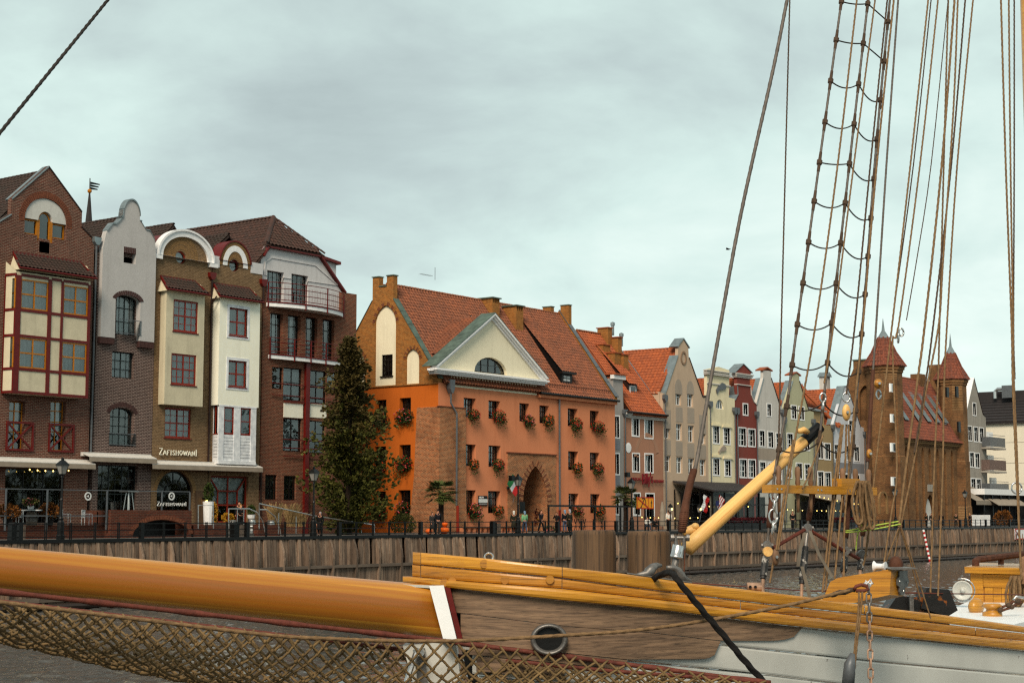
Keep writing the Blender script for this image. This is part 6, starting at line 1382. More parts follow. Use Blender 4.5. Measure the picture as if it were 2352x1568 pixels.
# rails: cap plank, second plank, wale; scarfed where the photograph shows the joints
strake('cap_rail', capT, s1, 'varnish',948,966,.0,.22); strake('cap_rail', capT, lambda x: s1(x)-1.2, 'varnish',967.2,1290.4,0,.22); strake('cap_rail', capT, lambda x: s1(x)-1.0, 'varnish',1292.2,1985,0,.22); strake('cap_rail', capT, lambda x: s1(x)-1, 'varnish',1986.5,2600,0,.22)
strake('rail_plank', lambda x: s1(x)+.6, s2, 'varnishd',947,965.6,-.012,.2); strake('rail_plank', lambda x: s1(x)+.6, s2, 'varnishd',967,1290,-.012,.2); strake('rail_plank', lambda x: s1(x)+1.2, lambda x: s2(x), 'varnishd',1291.6,1700,-.012,.2); strake('rail_plank', lambda x: s1(x)+1.2, lambda x: s2(x), 'varnishd',1701.4,2240,-.012,.2); strake('rail_plank', lambda x: s1(x)+1.2, s2, 'varnishd',2241,2600,-.012,.2)
strake('wale', lambda x: s2(x)+.7, wb_, 'varnish',925,2600,.05,.25, ch=.03)
# dowels and the eye on the cap
def disc(px, py, r, off, mat, name, h=.004, n=12):
 d = dep_(px)-off; p = at_d(px, py, d); rr = ray(px, py).normalized(); nrm = -Vector((FW.x, FW.y,0)); u = RT; w = ZU
 MB().add([p+(u*math.cos(6.283*k/n)+w*math.sin(6.283*k/n))*r for k in range(n)]+[p+nrm*h+(u*math.cos(6.283*k/n)+w*math.sin(6.283*k/n))*r*.96 for k in range(n)],[tuple(range(n,2*n))]+[(k,(k+1)%n, n+(k+1)%n, n+k) for k in range(n)]).build(name, M[mat], ship)
for px, py in ((1083,1290),(1334*.75+0,1340),(1325*.81,0)): pass
for px, py, o_ in ((1112,1282+12,.002),(1385*.75,1334,.0),(1263,1330,.002),(1021,1337,.055),(1160,1331,-.01)): disc(px, py,.033, o_, 'varnishd', 'dowel',.006)
p = at_d(1123,1283, dep_(1123)+.1); e = [p+(RT*math.cos(a)+ZU*math.sin(a))*.032+ZU*.012 for a in [k*.5236 for k in range(13)]]; MB().tube(e,.009,6).build('eye_bolt', M['steel'], ship)
# hull planking: bare weathered boards round the hawse hole, grey painted planks behind and aft
def hd(px): return dep_(px)+.02
bow = cur([(1030,1349),(1085,1500),(1110,1620)])
e1 = cur([(1034,1404.7),(1291,1437),(1494,1452),(1655,1471),(1844,1471)])
e2 = cur([(1060,1477),(1281,1497),(1441,1514),(1640,1513)])
hsA = cur([(1441,1450),(1658,1480),(2021,1519),(2352,1549.5),(2600,1580)]); hsB = cur([(1100,1493),(1441,1515),(1768,1549),(2100,1590),(2600,1650)]); hsC = cur([(1000,1540),(1441,1580),(2600,1720)])
strake('hull_plank', lambda x: wb_(x)+.5, lambda x: hsA(x)-.7 if x>1441 else e1(x), 'hullw',1040,2600,-.04,.1)
strake('hull_plank', lambda x: hsA(x)+.7, lambda x: hsB(x)-.7, 'hullw',1060,2600,-.055,.1)
strake('hull_plank', lambda x: hsB(x)+.7, lambda x: hsC(x)-.7, 'hullw',1085,2600,-.075,.1)
strake('hull_plank', lambda x: hsC(x)+.7, lambda x: hsC(x)+90, 'hullw',1100,2600,-.1,.1); strake('hull_plank', lambda x: hsC(x)+91, lambda x: hsC(x)+900, 'hullw',1120,2600,-.3,.1)
def rounded(name, top, bot, a, b, rr):
 """weathered board whose after end is cut to a rounded heel"""
 n = 44; vs = []; k = 4
 for i in range(n+1):
  px = a+(b-a)*i/n; t = top(px); bo = bot(px)
  if px>b-rr: u = (px-(b-rr))/rr; bo = t+(bo-t)*(max(0.0,1-u**2.6))**.5*.98+.8
  d = dep_(px)+.015
  vs +=[at_d(px, bo-.3, d), at_d(px, t, d), at_d(px, t, d+.06), at_d(px, bo, d+.06)]
 fs = [(i*k+j, i*k+(j+1)%k,(i+1)*k+(j+1)%k,(i+1)*k+j) for i in range(n) for j in range(k)]+[(0,1,2,3)]
 MB().add(vs, fs).build(name, M['weath'], ship)
rounded('hull_board', lambda x: wb_(x)+.6, lambda x: e1(x)-.6,1036,1842,75)
rounded('hull_board', lambda x: e1(x)+.6, lambda x: e2(x)-.6,1058,1655,45)
rounded('hull_board', lambda x: e2(x)+.6, lambda x: e2(x)+24,1078,1441,5); rounded('hull_board', lambda x: e2(x)+25.4, lambda x: e2(x)+60,1094,1300,6)
MB().add([at_d(x, y, dep_(x)+.09) for x, y in ((1028,1348),(1044,1348),(1110,1600),(1085,1600))],[(0,1,2,3)]).build('stem_seam', M['black'], ship)
# hawse pipe: steel oval lip with a dark throat
hp = at_d(1261,1467, dep_(1261)-.02); hx, hz = .125,.105
def oval(k, dd): return [hp+RT*(hx*k*math.cos(a))+ZU*(hz*k*math.sin(a))-FW*dd for a in [6.2832*i/28 for i in range(28)]]
rg = MB(); prof = [(1.12,-.02),(1.12,.02),(1.03,.045),(.92,.045),(.8,.02),(.74,-.06),(.7,-.2)]; vs = []
for k, dd in prof: vs +=oval(k, dd)
rg.add(vs,[(i*28+j, i*28+(j+1)%28,(i+1)*28+(j+1)%28,(i+1)*28+j) for i in range(len(prof)-1) for j in range(28)]).build('hawse_pipe', M['iron'], ship, smooth=True)
MB().add(oval(.8,.004),[tuple(range(28))]).build('hawse_throat', M['black'], ship)
# bowsprit: laminated spar, round outboard and squared at the heel, following the direction away from the stem
BA = at_d(1020,1407,12.75); BB = at_d(-90,1297,11.0); ax = (BB-BA).normalized(); sd_ = ax.cross(ZU).normalized(); upv = sd_.cross(ax).normalized()
vs = []; n = 40; k = 28; lamn = []
for i in range(n+1):
 t = i/n; p = BA.lerp(BB, t); r = .208-.062*t; ex = 2.2+5*max(0,1-t*7)**2
 for j in range(k):
  a = 6.2832*(j+.5)/k; c, s_ = math.cos(a), math.sin(a); q = (abs(c)**ex+abs(s_)**ex)**(-1/ex)
  vs.append(p+sd_*(r*q*c)+upv*(r*q*s_))
fs = [(i*k+j, i*k+(j+1)%k,(i+1)*k+(j+1)%k,(i+1)*k+j) for i in range(n) for j in range(k)]+[tuple(range(k))[::-1], tuple(n*k+j for j in range(k))]
def sparmat():
 m, N, L, B = _new('laminated_bowsprit'); L_ = lambda v: v
 tc = N.new('ShaderNodeTexCoord'); tr = N.new('ShaderNodeMapping'); L.new(tc.outputs['Object'], tr.inputs[0])
 Rm = Matrix((ax, sd_, ax.cross(sd_))); tr.vector_type = 'POINT'; tr.inputs['Rotation'].default_value = Rm.to_euler()
 mp = N.new('ShaderNodeMapping'); mp.inputs['Scale'].default_value = (.45,11,11); L.new(tr.outputs[0], mp.inputs[0])
 g = _noise(N, L, mp.outputs[0],1.0,6,.6,1.2); mp2 = N.new('ShaderNodeMapping'); mp2.inputs['Scale'].default_value = (.16,2,16); L.new(tr.outputs[0], mp2.inputs[0])
 w = N.new('ShaderNodeTexWave'); w.inputs['Scale'].default_value = 1.1; w.inputs['Distortion'].default_value = 5; w.inputs['Detail'].default_value = 3; w.bands_direction = 'Z'; mp3 = N.new('ShaderNodeMapping'); mp3.inputs['Scale'].default_value = (.9,5,7); L.new(tr.outputs[0], mp3.inputs[0]); L.new(mp3.outputs[0], w.inputs['Vector'])
 sp = N.new('ShaderNodeSeparateXYZ'); L.new(tr.outputs[0], sp.inputs[0]); ml = N.new('ShaderNodeMath'); ml.operation = 'MULTIPLY'; ml.inputs[1].default_value = 16.0; L.new(sp.outputs[2], ml.inputs[0])
 fl = N.new('ShaderNodeMath'); fl.operation = 'FLOOR'; L.new(ml.outputs[0], fl.inputs[0]); wn = N.new('ShaderNodeTexWhiteNoise'); wn.noise_dimensions = '1D'; L.new(fl.outputs[0], wn.inputs['W'])
 lam = _ramp(N, L, wn.outputs[0],[(0,(.26,.085,.006,1)),(.5,(.50,.215,.016,1)),(1,(.74,.42,.06,1))])
 c = _mixc(N, L, _ramp(N, L, w.outputs[0],[(.0,(0,0,0,1)),(1,(.5,.5,.5,1))]), lam,(.34,.10,.008,1)); c = _mixc(N, L, _ramp(N, L, g,[(.5,(0,0,0,1)),(.7,(.5,.5,.5,1))]), c,(.30,.08,.006,1))
 L.new(c, B.inputs['Base Color']); B.inputs['Roughness'].default_value = .38; B.inputs['Coat Weight'].default_value = .35; B.inputs['Coat Roughness'].default_value = .25; return m
M['bowsprit'] = sparmat()
MB().add(vs, fs).build('bowsprit', M['bowsprit'], ship, smooth=True)
# white gammon band and stem head
gb0 = BA.lerp(BB,-.012); gb1 = BA.lerp(BB,.022)
def sqr(p, h): return [p+sd_*(h*a)+upv*(h*b) for a, b in ((-1,-1),(1,-1),(1,1),(-1,1))]
o, i_ = sqr(gb0,.225)+sqr(gb1,.225), None
MB().add(o,[(0,1,5,4),(1,2,6,5),(2,3,7,6),(3,0,4,7),(0,3,2,1),(4,5,6,7)]).build('gammon_band', M['hullw'], ship)
MB().prism([at_d(x, y,12.36) for x, y in ((986,1345),(1019,1344),(1050,1472),(1020,1474))], FW*.07).build('gammon_strap', M['hatchw'], ship)
MB().prism([at_d(x, y,12.4) for x, y in ((1021,1348),(1034,1350),(1064,1472),(1052,1472))], FW*.1).build('stem_cheek', M['red'], ship)
MB().prism([at_d(x, y,12.48) for x, y in ((912,1340),(1000,1345),(1022,1347),(1022,1352),(912,1345))], FW*.35).build('stem_plate', M['hullw'], ship)
MB().prism([at_d(x, y,12.55) for x, y in ((925,1482),(1046,1470),(1066,1620),(975,1660))], FW*.3).build('stem_head', M['hullw'], ship)
MB().prism([at_d(x, y,12.5) for x, y in ((948,1492),(975,1488),(985,1620),(968,1620))], FW*.06).build('bobstay_plate', M['iron'], ship)
for q in (at_d(958,1496,12.45), at_d(966,1497,12.42)): MB().lathe([(.03,-.03),(.03,.03)], q,10, axis=FW).build('bolt', M['steel'], ship)
MB().tube([at_d(955,1500,12.4), at_d(945,1530,12.35), at_d(930,1575,12.3)],.022,7).build('bobstay', M['steel'], ship)
# fairlead horns on the cap rail
def horn(pts, name='fairlead_horn'):
 P = [at_d(x, y, dep_(x)+.1) for x, y, _ in pts]; MB().tube(P,[w for _, _, w in pts],8).build(name, M['iron'], ship, smooth=True)
horn([(1462,1320,.012),(1484,1319,.034),(1492,1311,.044),(1499,1303,.036),(1508,1298,.024),(1519,1298,.013)])
horn([(1587,1334,.012),(1570,1330,.034),(1562,1319,.04),(1556,1309,.032),(1547,1303,.022),(1532,1302,.013)])
strake('fairlead_base', lambda x: capT(x)-4, lambda x: capT(x)+.4, 'iron',1440,1588,-.03,.12, step=20)
# cathead: heavy timber standing out over the rail, with a trefoil iron plate on its end
def beam_pts(q, d): return [at_d(x, y, d) for x, y in q]
fA = beam_pts([(1889,1378),(1907,1335),(1925,1326),(2047,1306),(2043,1365),(1960,1384)],13.2)
MB().prism(fA, FW*.2+RT*.16-ZU*.02).build('cathead', M['varnishd'], ship)
pe = [(2059,1311),(2090,1309),(2089,1322),(2095,1334),(2089,1346),(2080,1349),(2081,1358),(2074,1366),(2066,1366),(2060,1358),(2061,1349),(2053,1343),(2052,1330),(2060,1322)]
dpl = Vector((0,0,0)); e0_, e1_ = at_d(2047,1330,13.2), at_d(2047,1330,13.2)+FW*.2+RT*.16
en = (e1_-e0_); 
def onend(x, y): # point on the cathead's end face
 nrm = Vector((en.y,-en.x,0)); r = ray(x, y); return EYEV+r*((e0_-EYEV).dot(nrm)/r.dot(nrm))
nn = Vector((en.y,-en.x,0)).normalized()
if nn.dot(RT)<0: nn = -nn
MB().prism([onend(x*.62+2074*.38-3, y)+nn*.004 for x, y in pe], nn*.012).build('end_plate', M['iron'], ship)
for x, y in ((2061,1334),(2079,1336),(2070,1356)): q = onend(x, y)+nn*.02; MB().lathe([(.008,0),(.006,.006)], q,8, axis=nn).build('bolt', M['steel'], ship)
MB().prism([at_d(x, y,13.18) for x, y in ((2040,1305),(2047,1303.5),(2092,1303),(2108,1304),(2106,1306),(2050,1308))], FW*.36).build('cathead_plate', M['iron'], ship)
for px, py, r_, m_ in ((2021,1300,.045, 'trimd'),):
 c = at_d(px, py,13.3); MB().lathe([(r_,-.05),(r_*.55,-.03),(r_*.5,.02),(r_*.9,.05)], c,14, axis=(RT*.8-FW*.5)).build('sheave', M[m_], ship)
MB().ball(at_d(2058,1297,13.5),.075,.06,.075,12,8).build('wooden_block', M['leather'], ship, smooth=True)
# windlass head behind the rail
W0 = at_d(2072,1398,16.3)
MB().box(-.32,.42,-.18,.18,-.12,.02).box(-.22,.2,-.15,.15,.02,.2).v
def obj_at(mb, p, name, mat, rz=PHI-math.pi/2, smooth=False):
 me = np_mesh(name, mb.v, mb.f, M[mat], smooth, mb.m); return link(name, me, p, ship, rot=(0,0, rz))
obj_at(MB().box(-.34,.42,-.18,.18,-.2,-.03), W0, 'windlass_bed', 'cast'); obj_at(MB().prism([(-.2,-.15,-.028),(.3,-.15,-.028),(.22,-.15,.12),(-.08,-.15,.14)],(0,.3,0)), W0, 'windlass_cheek', 'cast'); obj_at(MB().prism([(.14,-.2,.02),(.4,-.2,-.06),(.5,-.2,.0),(.42,-.2,.2),(.2,-.2,.22)],(0,.36,0)), W0, 'windlass_drum', 'cast')
obj_at(MB().box(.02,.06,-.24,-.2,-.2,.14), W0, 'pawl_bar', 'iron')
obj_at(MB().lathe([(.036,-.058),(.036,.058)],(0,0,0),12, axis=(1,0,0)), at_d(1732,1347,13.3), 'roller_fairlead', 'rust')
for k in (-1,1): obj_at(MB().lathe([(.012,0),(.012,.01)],(0,0,0),10, axis=(0,-1,0)), at_d(1729+k*6,1347,13.262), 'roller_hole', 'black')
# deck, far bulwark (hidden from here but there)
dk = [at_d(x,1400, dep_(x)+.3) for x in (960,1100,1340,1776,2100,2352,2600)]; off = Vector((-.62,.78,0))*3.6
far = [p+off*min(1,.25+i*.35) for i, p in enumerate(dk)]
z_ = -.75; MB().prism([(p.x, p.y, z_) for p in dk]+[(p.x, p.y, z_) for p in far[::-1]],(0,0,-.1)).build('deck', M['weath'], ship)
mb = MB()
for a, b in zip(far[:-1], far[1:]): mb.prism([(a.x, a.y,-3.6),(b.x, b.y,-3.6),(b.x, b.y,-.35),(a.x, a.y,-.35)], off.normalized()*.12)
mb.build('far_bulwark', M['hullw'], ship)
# deckhouse and hatch at the right edge
DH = 20.7
def fwd_box(pts, d, ext): return MB().prism([at_d(x, y, d) for x, y in pts], ext)
E_ = (FW*.9+RT*.35)*1.9
fwd_box([(2215,1301),(2420,1306),(2420,1321),(2216,1315)], DH-.12, E_*1.1).build('house_top', M['varnish'], ship)
fwd_box([(2229,1316),(2420,1322),(2420,1390),(2232,1390)], DH, E_).build('deckhouse', M['varnishd'], ship)
fwd_box([(2229,1316.3),(2257,1317),(2259,1388),(2232,1388)], DH-.03, FW*.028).build('corner_post', M['varnish'], ship)
fwd_box([(2257.6,1318),(2420,1322),(2420,1352),(2259,1347)], DH-.026, FW*.024).build('header_board', M['varnish'], ship)
x = 2262
while x<2400: fwd_box([(x,1347.5),(x+18.4,1348),(x+19,1386),(x+.6,1386)], DH-.014, FW*.012).build('panel_board', M['varnish'], ship); x +=19.3
hr = [at_d(2241,1303, DH+.4), at_d(2241,1288, DH+.4), at_d(2247,1284, DH+.45), at_d(2350,1272, DH+1.2), at_d(2420,1264, DH+1.7)]
MB().tube(hr,[.05,.05,.045,.045,.045],8).build('grab_rail', M['leather'], ship); MB().tube([at_d(2299,1296, DH+.85), at_d(2299,1277, DH+.85)],.04,8).build('rail_stand', M['leather'], ship)
hz = [(2160,1408),(2234,1376),(2420,1380),(2420,1408),(2352,1412),(2330,1432),(2352,1436),(2420,1446)]
fwd_box([(2158,1409),(2225,1381),(2234,1375.5),(2420,1380),(2420,1450)],15.9, FW*.05+ZU*-.02).v
ht = [on_z(x, y,.225) for x, y in ((2157,1410),(2328,1433.5),(2440,1404),(2440,1379),(2234,1376))]
MB().prism(ht,(0,0,-.12)).build('hatch', M['hatchw'], ship)
def speaker():
 c = at_d(2211,1355,19.6); axn = (RT*-.35-FW*.9).normalized()
 MB().lathe([(.05,-.16),(.06,-.06),(.115,.02),(.118,.03),(.1,.02),(.045,-.04),(.03,-.02),(.028,.02),(.0,.025)], c,18, axis=axn).build('loudhailer', M['hullw'], ship, smooth=True)
 u = axn.cross(ZU).normalized(); MB().tube([c+(u*math.cos(a)+ZU*math.sin(a))*.14 for a in [1.2+k*.33 for k in range(14)]],.009,6).build('bracket', M['steel'], ship)
speaker()
# mast
mA, mB_ = at_d(2424,1500,19.6), at_d(2361,-250,19.2); MB().tube([mA+(mB_-mA)*(i/12) for i in range(13)],[.178-.004*i for i in range(13)],18).build('mast', M['spar'], ship, smooth=True)
MB().lathe([(.05,0),(.05,.1),(.03,.14),(.05,.22),(.055,.3),(.0,.33)], at_d(2353,1340,19.6),10).build('wooden_pin', M['woodpin'], ship)
# boom crutch spar: pale boom slanting up to the shrouds
M['palespar'] = wood('pale_boom_wood',(0.66,0.385,0.14),(0.85,0.57,0.26), at_d(1884,979,14.3)-at_d(1578,1259,13.6),0.55,0.1, crack=0.5, along=0.7, across=34, rnd=0.05, dark=(0.45,0.22,0.06))
sA, sB = at_d(1578,1259,13.6), at_d(1884,979,14.3); a_ = (sB-sA).normalized()
MB().tube([sA+(sB-sA)*(i/10) for i in range(11)],[.066-.0018*i for i in range(11)],16).build('boom', M['palespar'], ship, smooth=True)
MB().tube([sA+(sB-sA)*.87, sA+(sB-sA)*.995],[.055,.052],14).build('boom_leather', M['black'], ship)
MB().tube([at_d(1569,1222,13.7), at_d(1592,1215,13.72), at_d(1612,1221,13.75)],[.03,.045,.03],8).build('boom_cleat', M['palespar'], ship, smooth=True); MB().ball(at_d(1597,1208,13.7),.035,.035,.03,8,6).build('cleat_head', M['palespar'], ship, smooth=True)
MB().tube([at_d(1834,990,14.05), at_d(1846,987,14.1), at_d(1856,992,14.15)],[.02,.03,.02],8).build('boom_cleat', M['palespar'], ship, smooth=True)
# ------------------------------------------------------------------ rigging: laid ropes with real strands
def resample(P, step):
 P = np.array([list(p) for p in P]); seg = np.linalg.norm(np.diff(P, axis=0), axis=1); L_ = np.concatenate([[0], np.cumsum(seg)]); n = max(2, int(L_[-1]/step))
 t = np.linspace(0, L_[-1], n+1); return np.stack([np.interp(t, L_, P[:, k]) for k in range(3)],1), t
def smoothp(P, n=6):
 """Catmull-Rom through the points"""
 P = [Vector(p) for p in P]; Q = [P[0]*2-P[1]]+P+[P[-1]*2-P[-2]]; out = []
 for i in range(1, len(Q)-2):
  for k in range(n):
   t = k/n; a, b, c, d = Q[i-1], Q[i], Q[i+1], Q[i+2]
   out.append(.5*((2*b)+(c-a)*t+(2*a-5*b+4*c-d)*t*t+(3*b-a-3*c+d)*t**3))
 return out+[P[-1]]
def rope_geo(path, r, strands=3, pitch=7.0, n=None, amp=.16, step=None):
 n = n or strands*3; pit = pitch*r; P, t = resample(path, step or pit/7)
 T = np.gradient(P, axis=0); T /= np.linalg.norm(T, axis=1)[:, None]+1e-9
 up = np.array([0.3,0.7,0.1]) if abs(T[0][2])>.8 else np.array([0,0,1.0])
 U = np.cross(T, up); U /= np.linalg.norm(U, axis=1)[:, None]+1e-9; W = np.cross(U, T)
 a = np.arange(n)*2*np.pi/n; ph = t/pit*2*np.pi
 ang = a[None]+ph[:, None]/strands*0
 rad = r*(1+amp*np.cos(strands*(a[None]-ph[:, None]/strands)))
 V = P[:, None]+rad[..., None]*(np.cos(ang)[..., None]*U[:, None]+np.sin(ang)[..., None]*W[:, None])
 m = len(P); i = np.arange(m-1)[:, None]*n; k = np.arange(n)[None]
 F = np.stack([i+k, i+(k+1)%n, i+n+(k+1)%n, i+n+k],-1).reshape(-1,4)
 return V.reshape(-1,3), F
def rope(name, path, r, mat, parent=None, origin=None, strands=3, pitch=7.0, amp=.16, n=None):
 V, F = rope_geo(path, r, strands, pitch, n, amp); o = wl(parent) if parent is not None else Vector(origin or path[0])
 return link(name, np_mesh(name, V-np.array(list(o))[None], F, M[mat], True), o, parent)
def px_path(pts, d0, d1):
 """pixel polyline with the distance running from d0 (first) to d1 (last)"""
 n = len(pts); L_ = [0]
 for a, b in zip(pts[:-1], pts[1:]): L_.append(L_[-1]+math.hypot(b[0]-a[0], b[1]-a[1]))
 return [at_d(p[0], p[1], d0+(d1-d0)*l/L_[-1]) for p, l in zip(pts, L_)]
def up_to(pts, y=-260):
 (x0, y0),(x1, y1) = pts[-2], pts[-1]; return pts+[(x1+(x1-x0)*(y-y1)/(y1-y0), y)]
# shrouds with their turnbuckles
SH = [[(1762,1250),(1779,1090),(1808,925),(1831,747),(1881.5,377),(1933,0)],[(1855,1205),(1870,1117),(1893,907),(1909.6,747),(1951,377),(1994,0)],
      [(1942,1262),(1945,1197),(1951,1108),(1959,1022),(1972,851),(1987,674),(2014,318),(2044,0)],[(1979,1270),(1986,1150),(1992,1070),(2005,856),(2012.5,747),(2036,379),(2063,0)]]
shp = []
for i, s_ in enumerate(SH):
 p = smoothp(px_path(up_to(s_),13.7+i*.22,15.6+i*.2),5); shp.append(p); rope('shroud', p,0.0112 if i<3 else .0095, 'wire', ship, strands=6, pitch=9, amp=.12, n=12)
def on_shroud(i, py):
 s_ = up_to(SH[i]); ys = [q[1] for q in s_]; xs_ = [q[0] for q in s_]; x = float(np.interp(-py,[-y for y in ys], xs_))
 L_ = [0]
 for a, b in zip(s_[:-1], s_[1:]): L_.append(L_[-1]+math.hypot(b[0]-a[0], b[1]-a[1]))
 l = float(np.interp(-py,[-y for y in ys], L_)); return at_d(x, py,13.7+i*.22+1.9*l/L_[-1] if i<1 else 13.7+i*.22+(15.6+i*.2-13.7-i*.22)*l/L_[-1])
for i,(a, b) in enumerate(((1143,1212),(1128,1196),(1100,1235),(1150,1230))):
 q = [on_shroud(i, a+(b-a)*k/6) for k in range(7)]; MB().tube(q,[.02,.026,.027,.025,.027,.026,.021],9).build('shroud_leather', M['leather'], ship, smooth=True)
q = [on_shroud(3,850+k*30) for k in range(8)]; MB().tube(q,.019,8).build('shroud_leather', M['leather'], ship)
for i,(a, b) in enumerate((((1762,1252),(1750,1348)),((1855,1212),(1838,1372)),((1942,1264),(1936,1325)),((1979,1272),(1975,1318)))):
 A, B_ = at_d(a[0], a[1],13.7+i*.22), at_d(b[0], b[1],13.55+i*.2); v = B_-A
 MB().lathe([(.035,-.03),(.04,0),(.035,.03)], A,12, axis=FW).build('thimble', M['iron'], ship); MB().lathe([(.018,-.05),(.018,.05)], A-ZU*.0,8, axis=RT).build('clevis_pin', M['iron'], ship)
 MB().tube([A, A+v*.28],.014,8).build('screw_rod', M['iron'], ship); MB().tube([A+v*.27, A+v*.33, A+v*.34, A+v*.74, A+v*.75, A+v*.8],[.026,.026,.03,.03,.024,.024],9).build('turnbuckle', M['peel'], ship); MB().tube([A+v*.8, B_-ZU*.25],.015,8).build('screw_rod', M['rust'], ship)
c = at_d(1763,1266,13.62); MB().lathe([(.022,-.03),(.04,-.03),(.042,0),(.04,.03),(.022,.03)], c,14, axis=-FW).build('bullseye', M['palespar'], ship)
# ratlines, sagging from shroud to shroud, seized with dark knots
R1 = [4,92,186,280,373,462,556,650,745,838,933,1032]; R2 = [9,100,193,285,376,466,558,651,742,833,925,1015]; R3 = [50,141,230,320,411,501,589,676,767,854,943,1025]
for k in range(12):
 a, b, c = on_shroud(0, R1[k]), on_shroud(1, R2[k]), on_shroud(2, R3[k])
 for p, q, sag in ((a, b,.015 if k in (0,1,4) else .055),(b, c,.0 if k<2 else .075)):
  pts = [p.lerp(q, t/10)-ZU*(sag*4*(t/10)*(1-t/10)) for t in range(11)]; MB().tube(pts,.0068,6).build('ratline', M['rat'], ship)
 for p, i in ((a,0),(b,1),(c,2)):
  yy = (R1, R2, R3)[i][k]; d_ = (on_shroud(i, yy-20)-on_shroud(i, yy+20)).normalized()
  MB().tube([p-d_*.10, p-d_*.03, p-d_*.02, p+d_*.02, p+d_*.03, p+d_*.11],[.015,.016,.027,.027,.016,.014],7).build('seizing', M['hempd'], ship)
# running rigging: (pixels from the bottom up, radius, material, depth at both ends)
RUN = [([(1768,1338),(1779,1275)],.011, 'hemp',13.3,13.35),([(1787,1262),(1812,1105),(1826,1010),(1873,747),(1924,379),(1968,0)],.0105, 'hemp',13.3,15.0),([(1783,1262),(1806,1105),(1822,1010)],.0105, 'hemp',13.28,13.7),
       ([(1775,1090),(1787,1047),(1794.6,747),(1804,379),(1814,0)],.0085, 'hempd',13.5,15.2),([(1893,880),(1914.6,747),(1961,379),(2010,0)],.0095, 'hemp',14.0,15.2),
       ([(1944,905),(1963.5,747),(1999,379),(2038,0)],.010, 'hempd',14.2,15.4),([(1952,1060),(1966,900),(1982,747),(2013.7,379),(2053,0)],.0115, 'hemp',14.0,15.4),
       ([(1896,1355),(1912,1200),(1926,1072),(1936,975)],.0115, 'hemp',13.8,14.2),([(1889,1360),(1905,1210),(1921,1072),(1933,975)],.0115, 'hemp',13.78,14.2),([(1917,1330),(1932,1170),(1941,1072),(1944,975)],.0105, 'hemp',13.8,14.25),([(1938,1330),(1940,1200),(1950,1072),(1949,975)],.0105, 'hemp',13.85,14.25),
       ([(1976,1310),(1989,1268),(2011,1072),(2049,747),(2091,379),(2132,0)],.0105, 'hemp',14.2,15.8),([(2046,770),(2056,690),(2098,379),(2138.6,0)],.0075, 'hempd',14.9,15.9),
       ([(2025,1330),(2047,1180),(2060,1072),(2067,800),(2064,747)][0:3]+[(2050,790),(2064,747),(2113,379),(2154.5,0)],.010, 'hemp',14.2,15.9),([(2082,735),(2105,600),(2138.6,379),(2177.7,0)],.006, 'hempd',14.9,16.0),
       ([(2064,1210),(2081,1072),(2107,876),(2124,747),(2163,379),(2192.5,0)],.0135, 'hemp',14.4,16.0),([(2068,1210),(2097,1072),(2124,912),(2156,747),(2166,600),(2190,250),(2200,0)],.011, 'hemp',14.45,16.0),
       ([(2100,1040),(2122,905),(2143.5,747),(2185,379),(2217,0)],.0105, 'hempd',14.6,16.1),([(2154.5,1368),(2165.5,1072),(2168,900),(2175,747),(2198.5,379),(2235,0)],.0105, 'hemp',14.6,16.2),
       ([(2137,1360),(2146,1072),(2154.5,876),(2158,747),(2168,367),(2178,0)],.0105, 'hemp',14.55,16.1),([(2346,1330),(2334,1072),(2326,876),(2323.5,747),(2310,379),(2299,0)],.0125, 'hemp',15.6,16.9),([(2344,1310),(2337,1072),(2329,876),(2327,747),(2321,379),(2317,0)],.0115, 'hemp',15.65,16.9),([(2331,870),(2328,747),(2329.5,379),(2329.5,0)],.010, 'hempd',16.2,17.0),
       ([(2023,1372),(2031,1304),(2064,1212)],.009, 'hemp',14.3,14.4),([(2114,1376),(2092,1290),(2068,1212)],.009, 'hemp',14.6,14.45),([(2138,1420),(2100,1300),(2070,1212)],.008, 'hemp',14.6,14.45),([(2040,1330),(2052,1290),(2066,1212)],.008, 'hemp',14.4,14.45),
       ([(1843,1122),(1858,1090),(1876,1040),(1890,1000)],.009, 'hemp',13.6,14.1)]
for pts, r, m_, d0, d1 in RUN:
 q = up_to(pts) if pts[-1][1]<20 else pts; rope('halyard', smoothp(px_path(q, d0, d1),4) if len(q)>2 else px_path(q, d0, d1), r*.8, m_, ship)
# forestay of wire, served and seized at its foot
fs_ = [(1567,1222),(1583,1130),(1600,1060),(1640,830),(1700,500),(1776,159),(1808,0)]
rope('forestay', smoothp(px_path(up_to(fs_),13.1,14.8),5),.0155, 'wire', ship, strands=6, pitch=8, amp=.14, n=12)
q = smoothp(px_path([(1566,1222),(1571,1185),(1580,1130),(1592,1085),(1593,1076)],13.08,13.15),4); MB().tube(q,[.032]*3+[.036,.04,.036,.033]+[.03]*(len(q)-8)+[.022],10).build('stay_leather', M['leather'], ship, smooth=True)
for k in range(9): c = q[2+k%5] ; p = q[1].lerp(q[5], k/9); MB().tube([p+(RT*math.cos(a)+ZU*(math.sin(a)*.25))*.036-FW*math.sin(a)*.036 for a in [j*.7854 for j in range(9)]],.005,5).build('seizing_turn', M['leather'], ship)
A = at_d(1562,1240,13.08)
for dx in (-.035,.035): MB().tube([A+RT*dx+ZU*.03, A+RT*dx*.9-ZU*.06, A+RT*dx*.3-ZU*.11],.016,8).build('shackle', M['iron'], ship)
MB().lathe([(.02,-.075),(.028,-.075),(.028,-.05),(.014,-.05),(.014,.05),(.028,.05),(.028,.075)], A+ZU*.02,8, axis=RT).build('shackle_pin', M['iron'], ship)
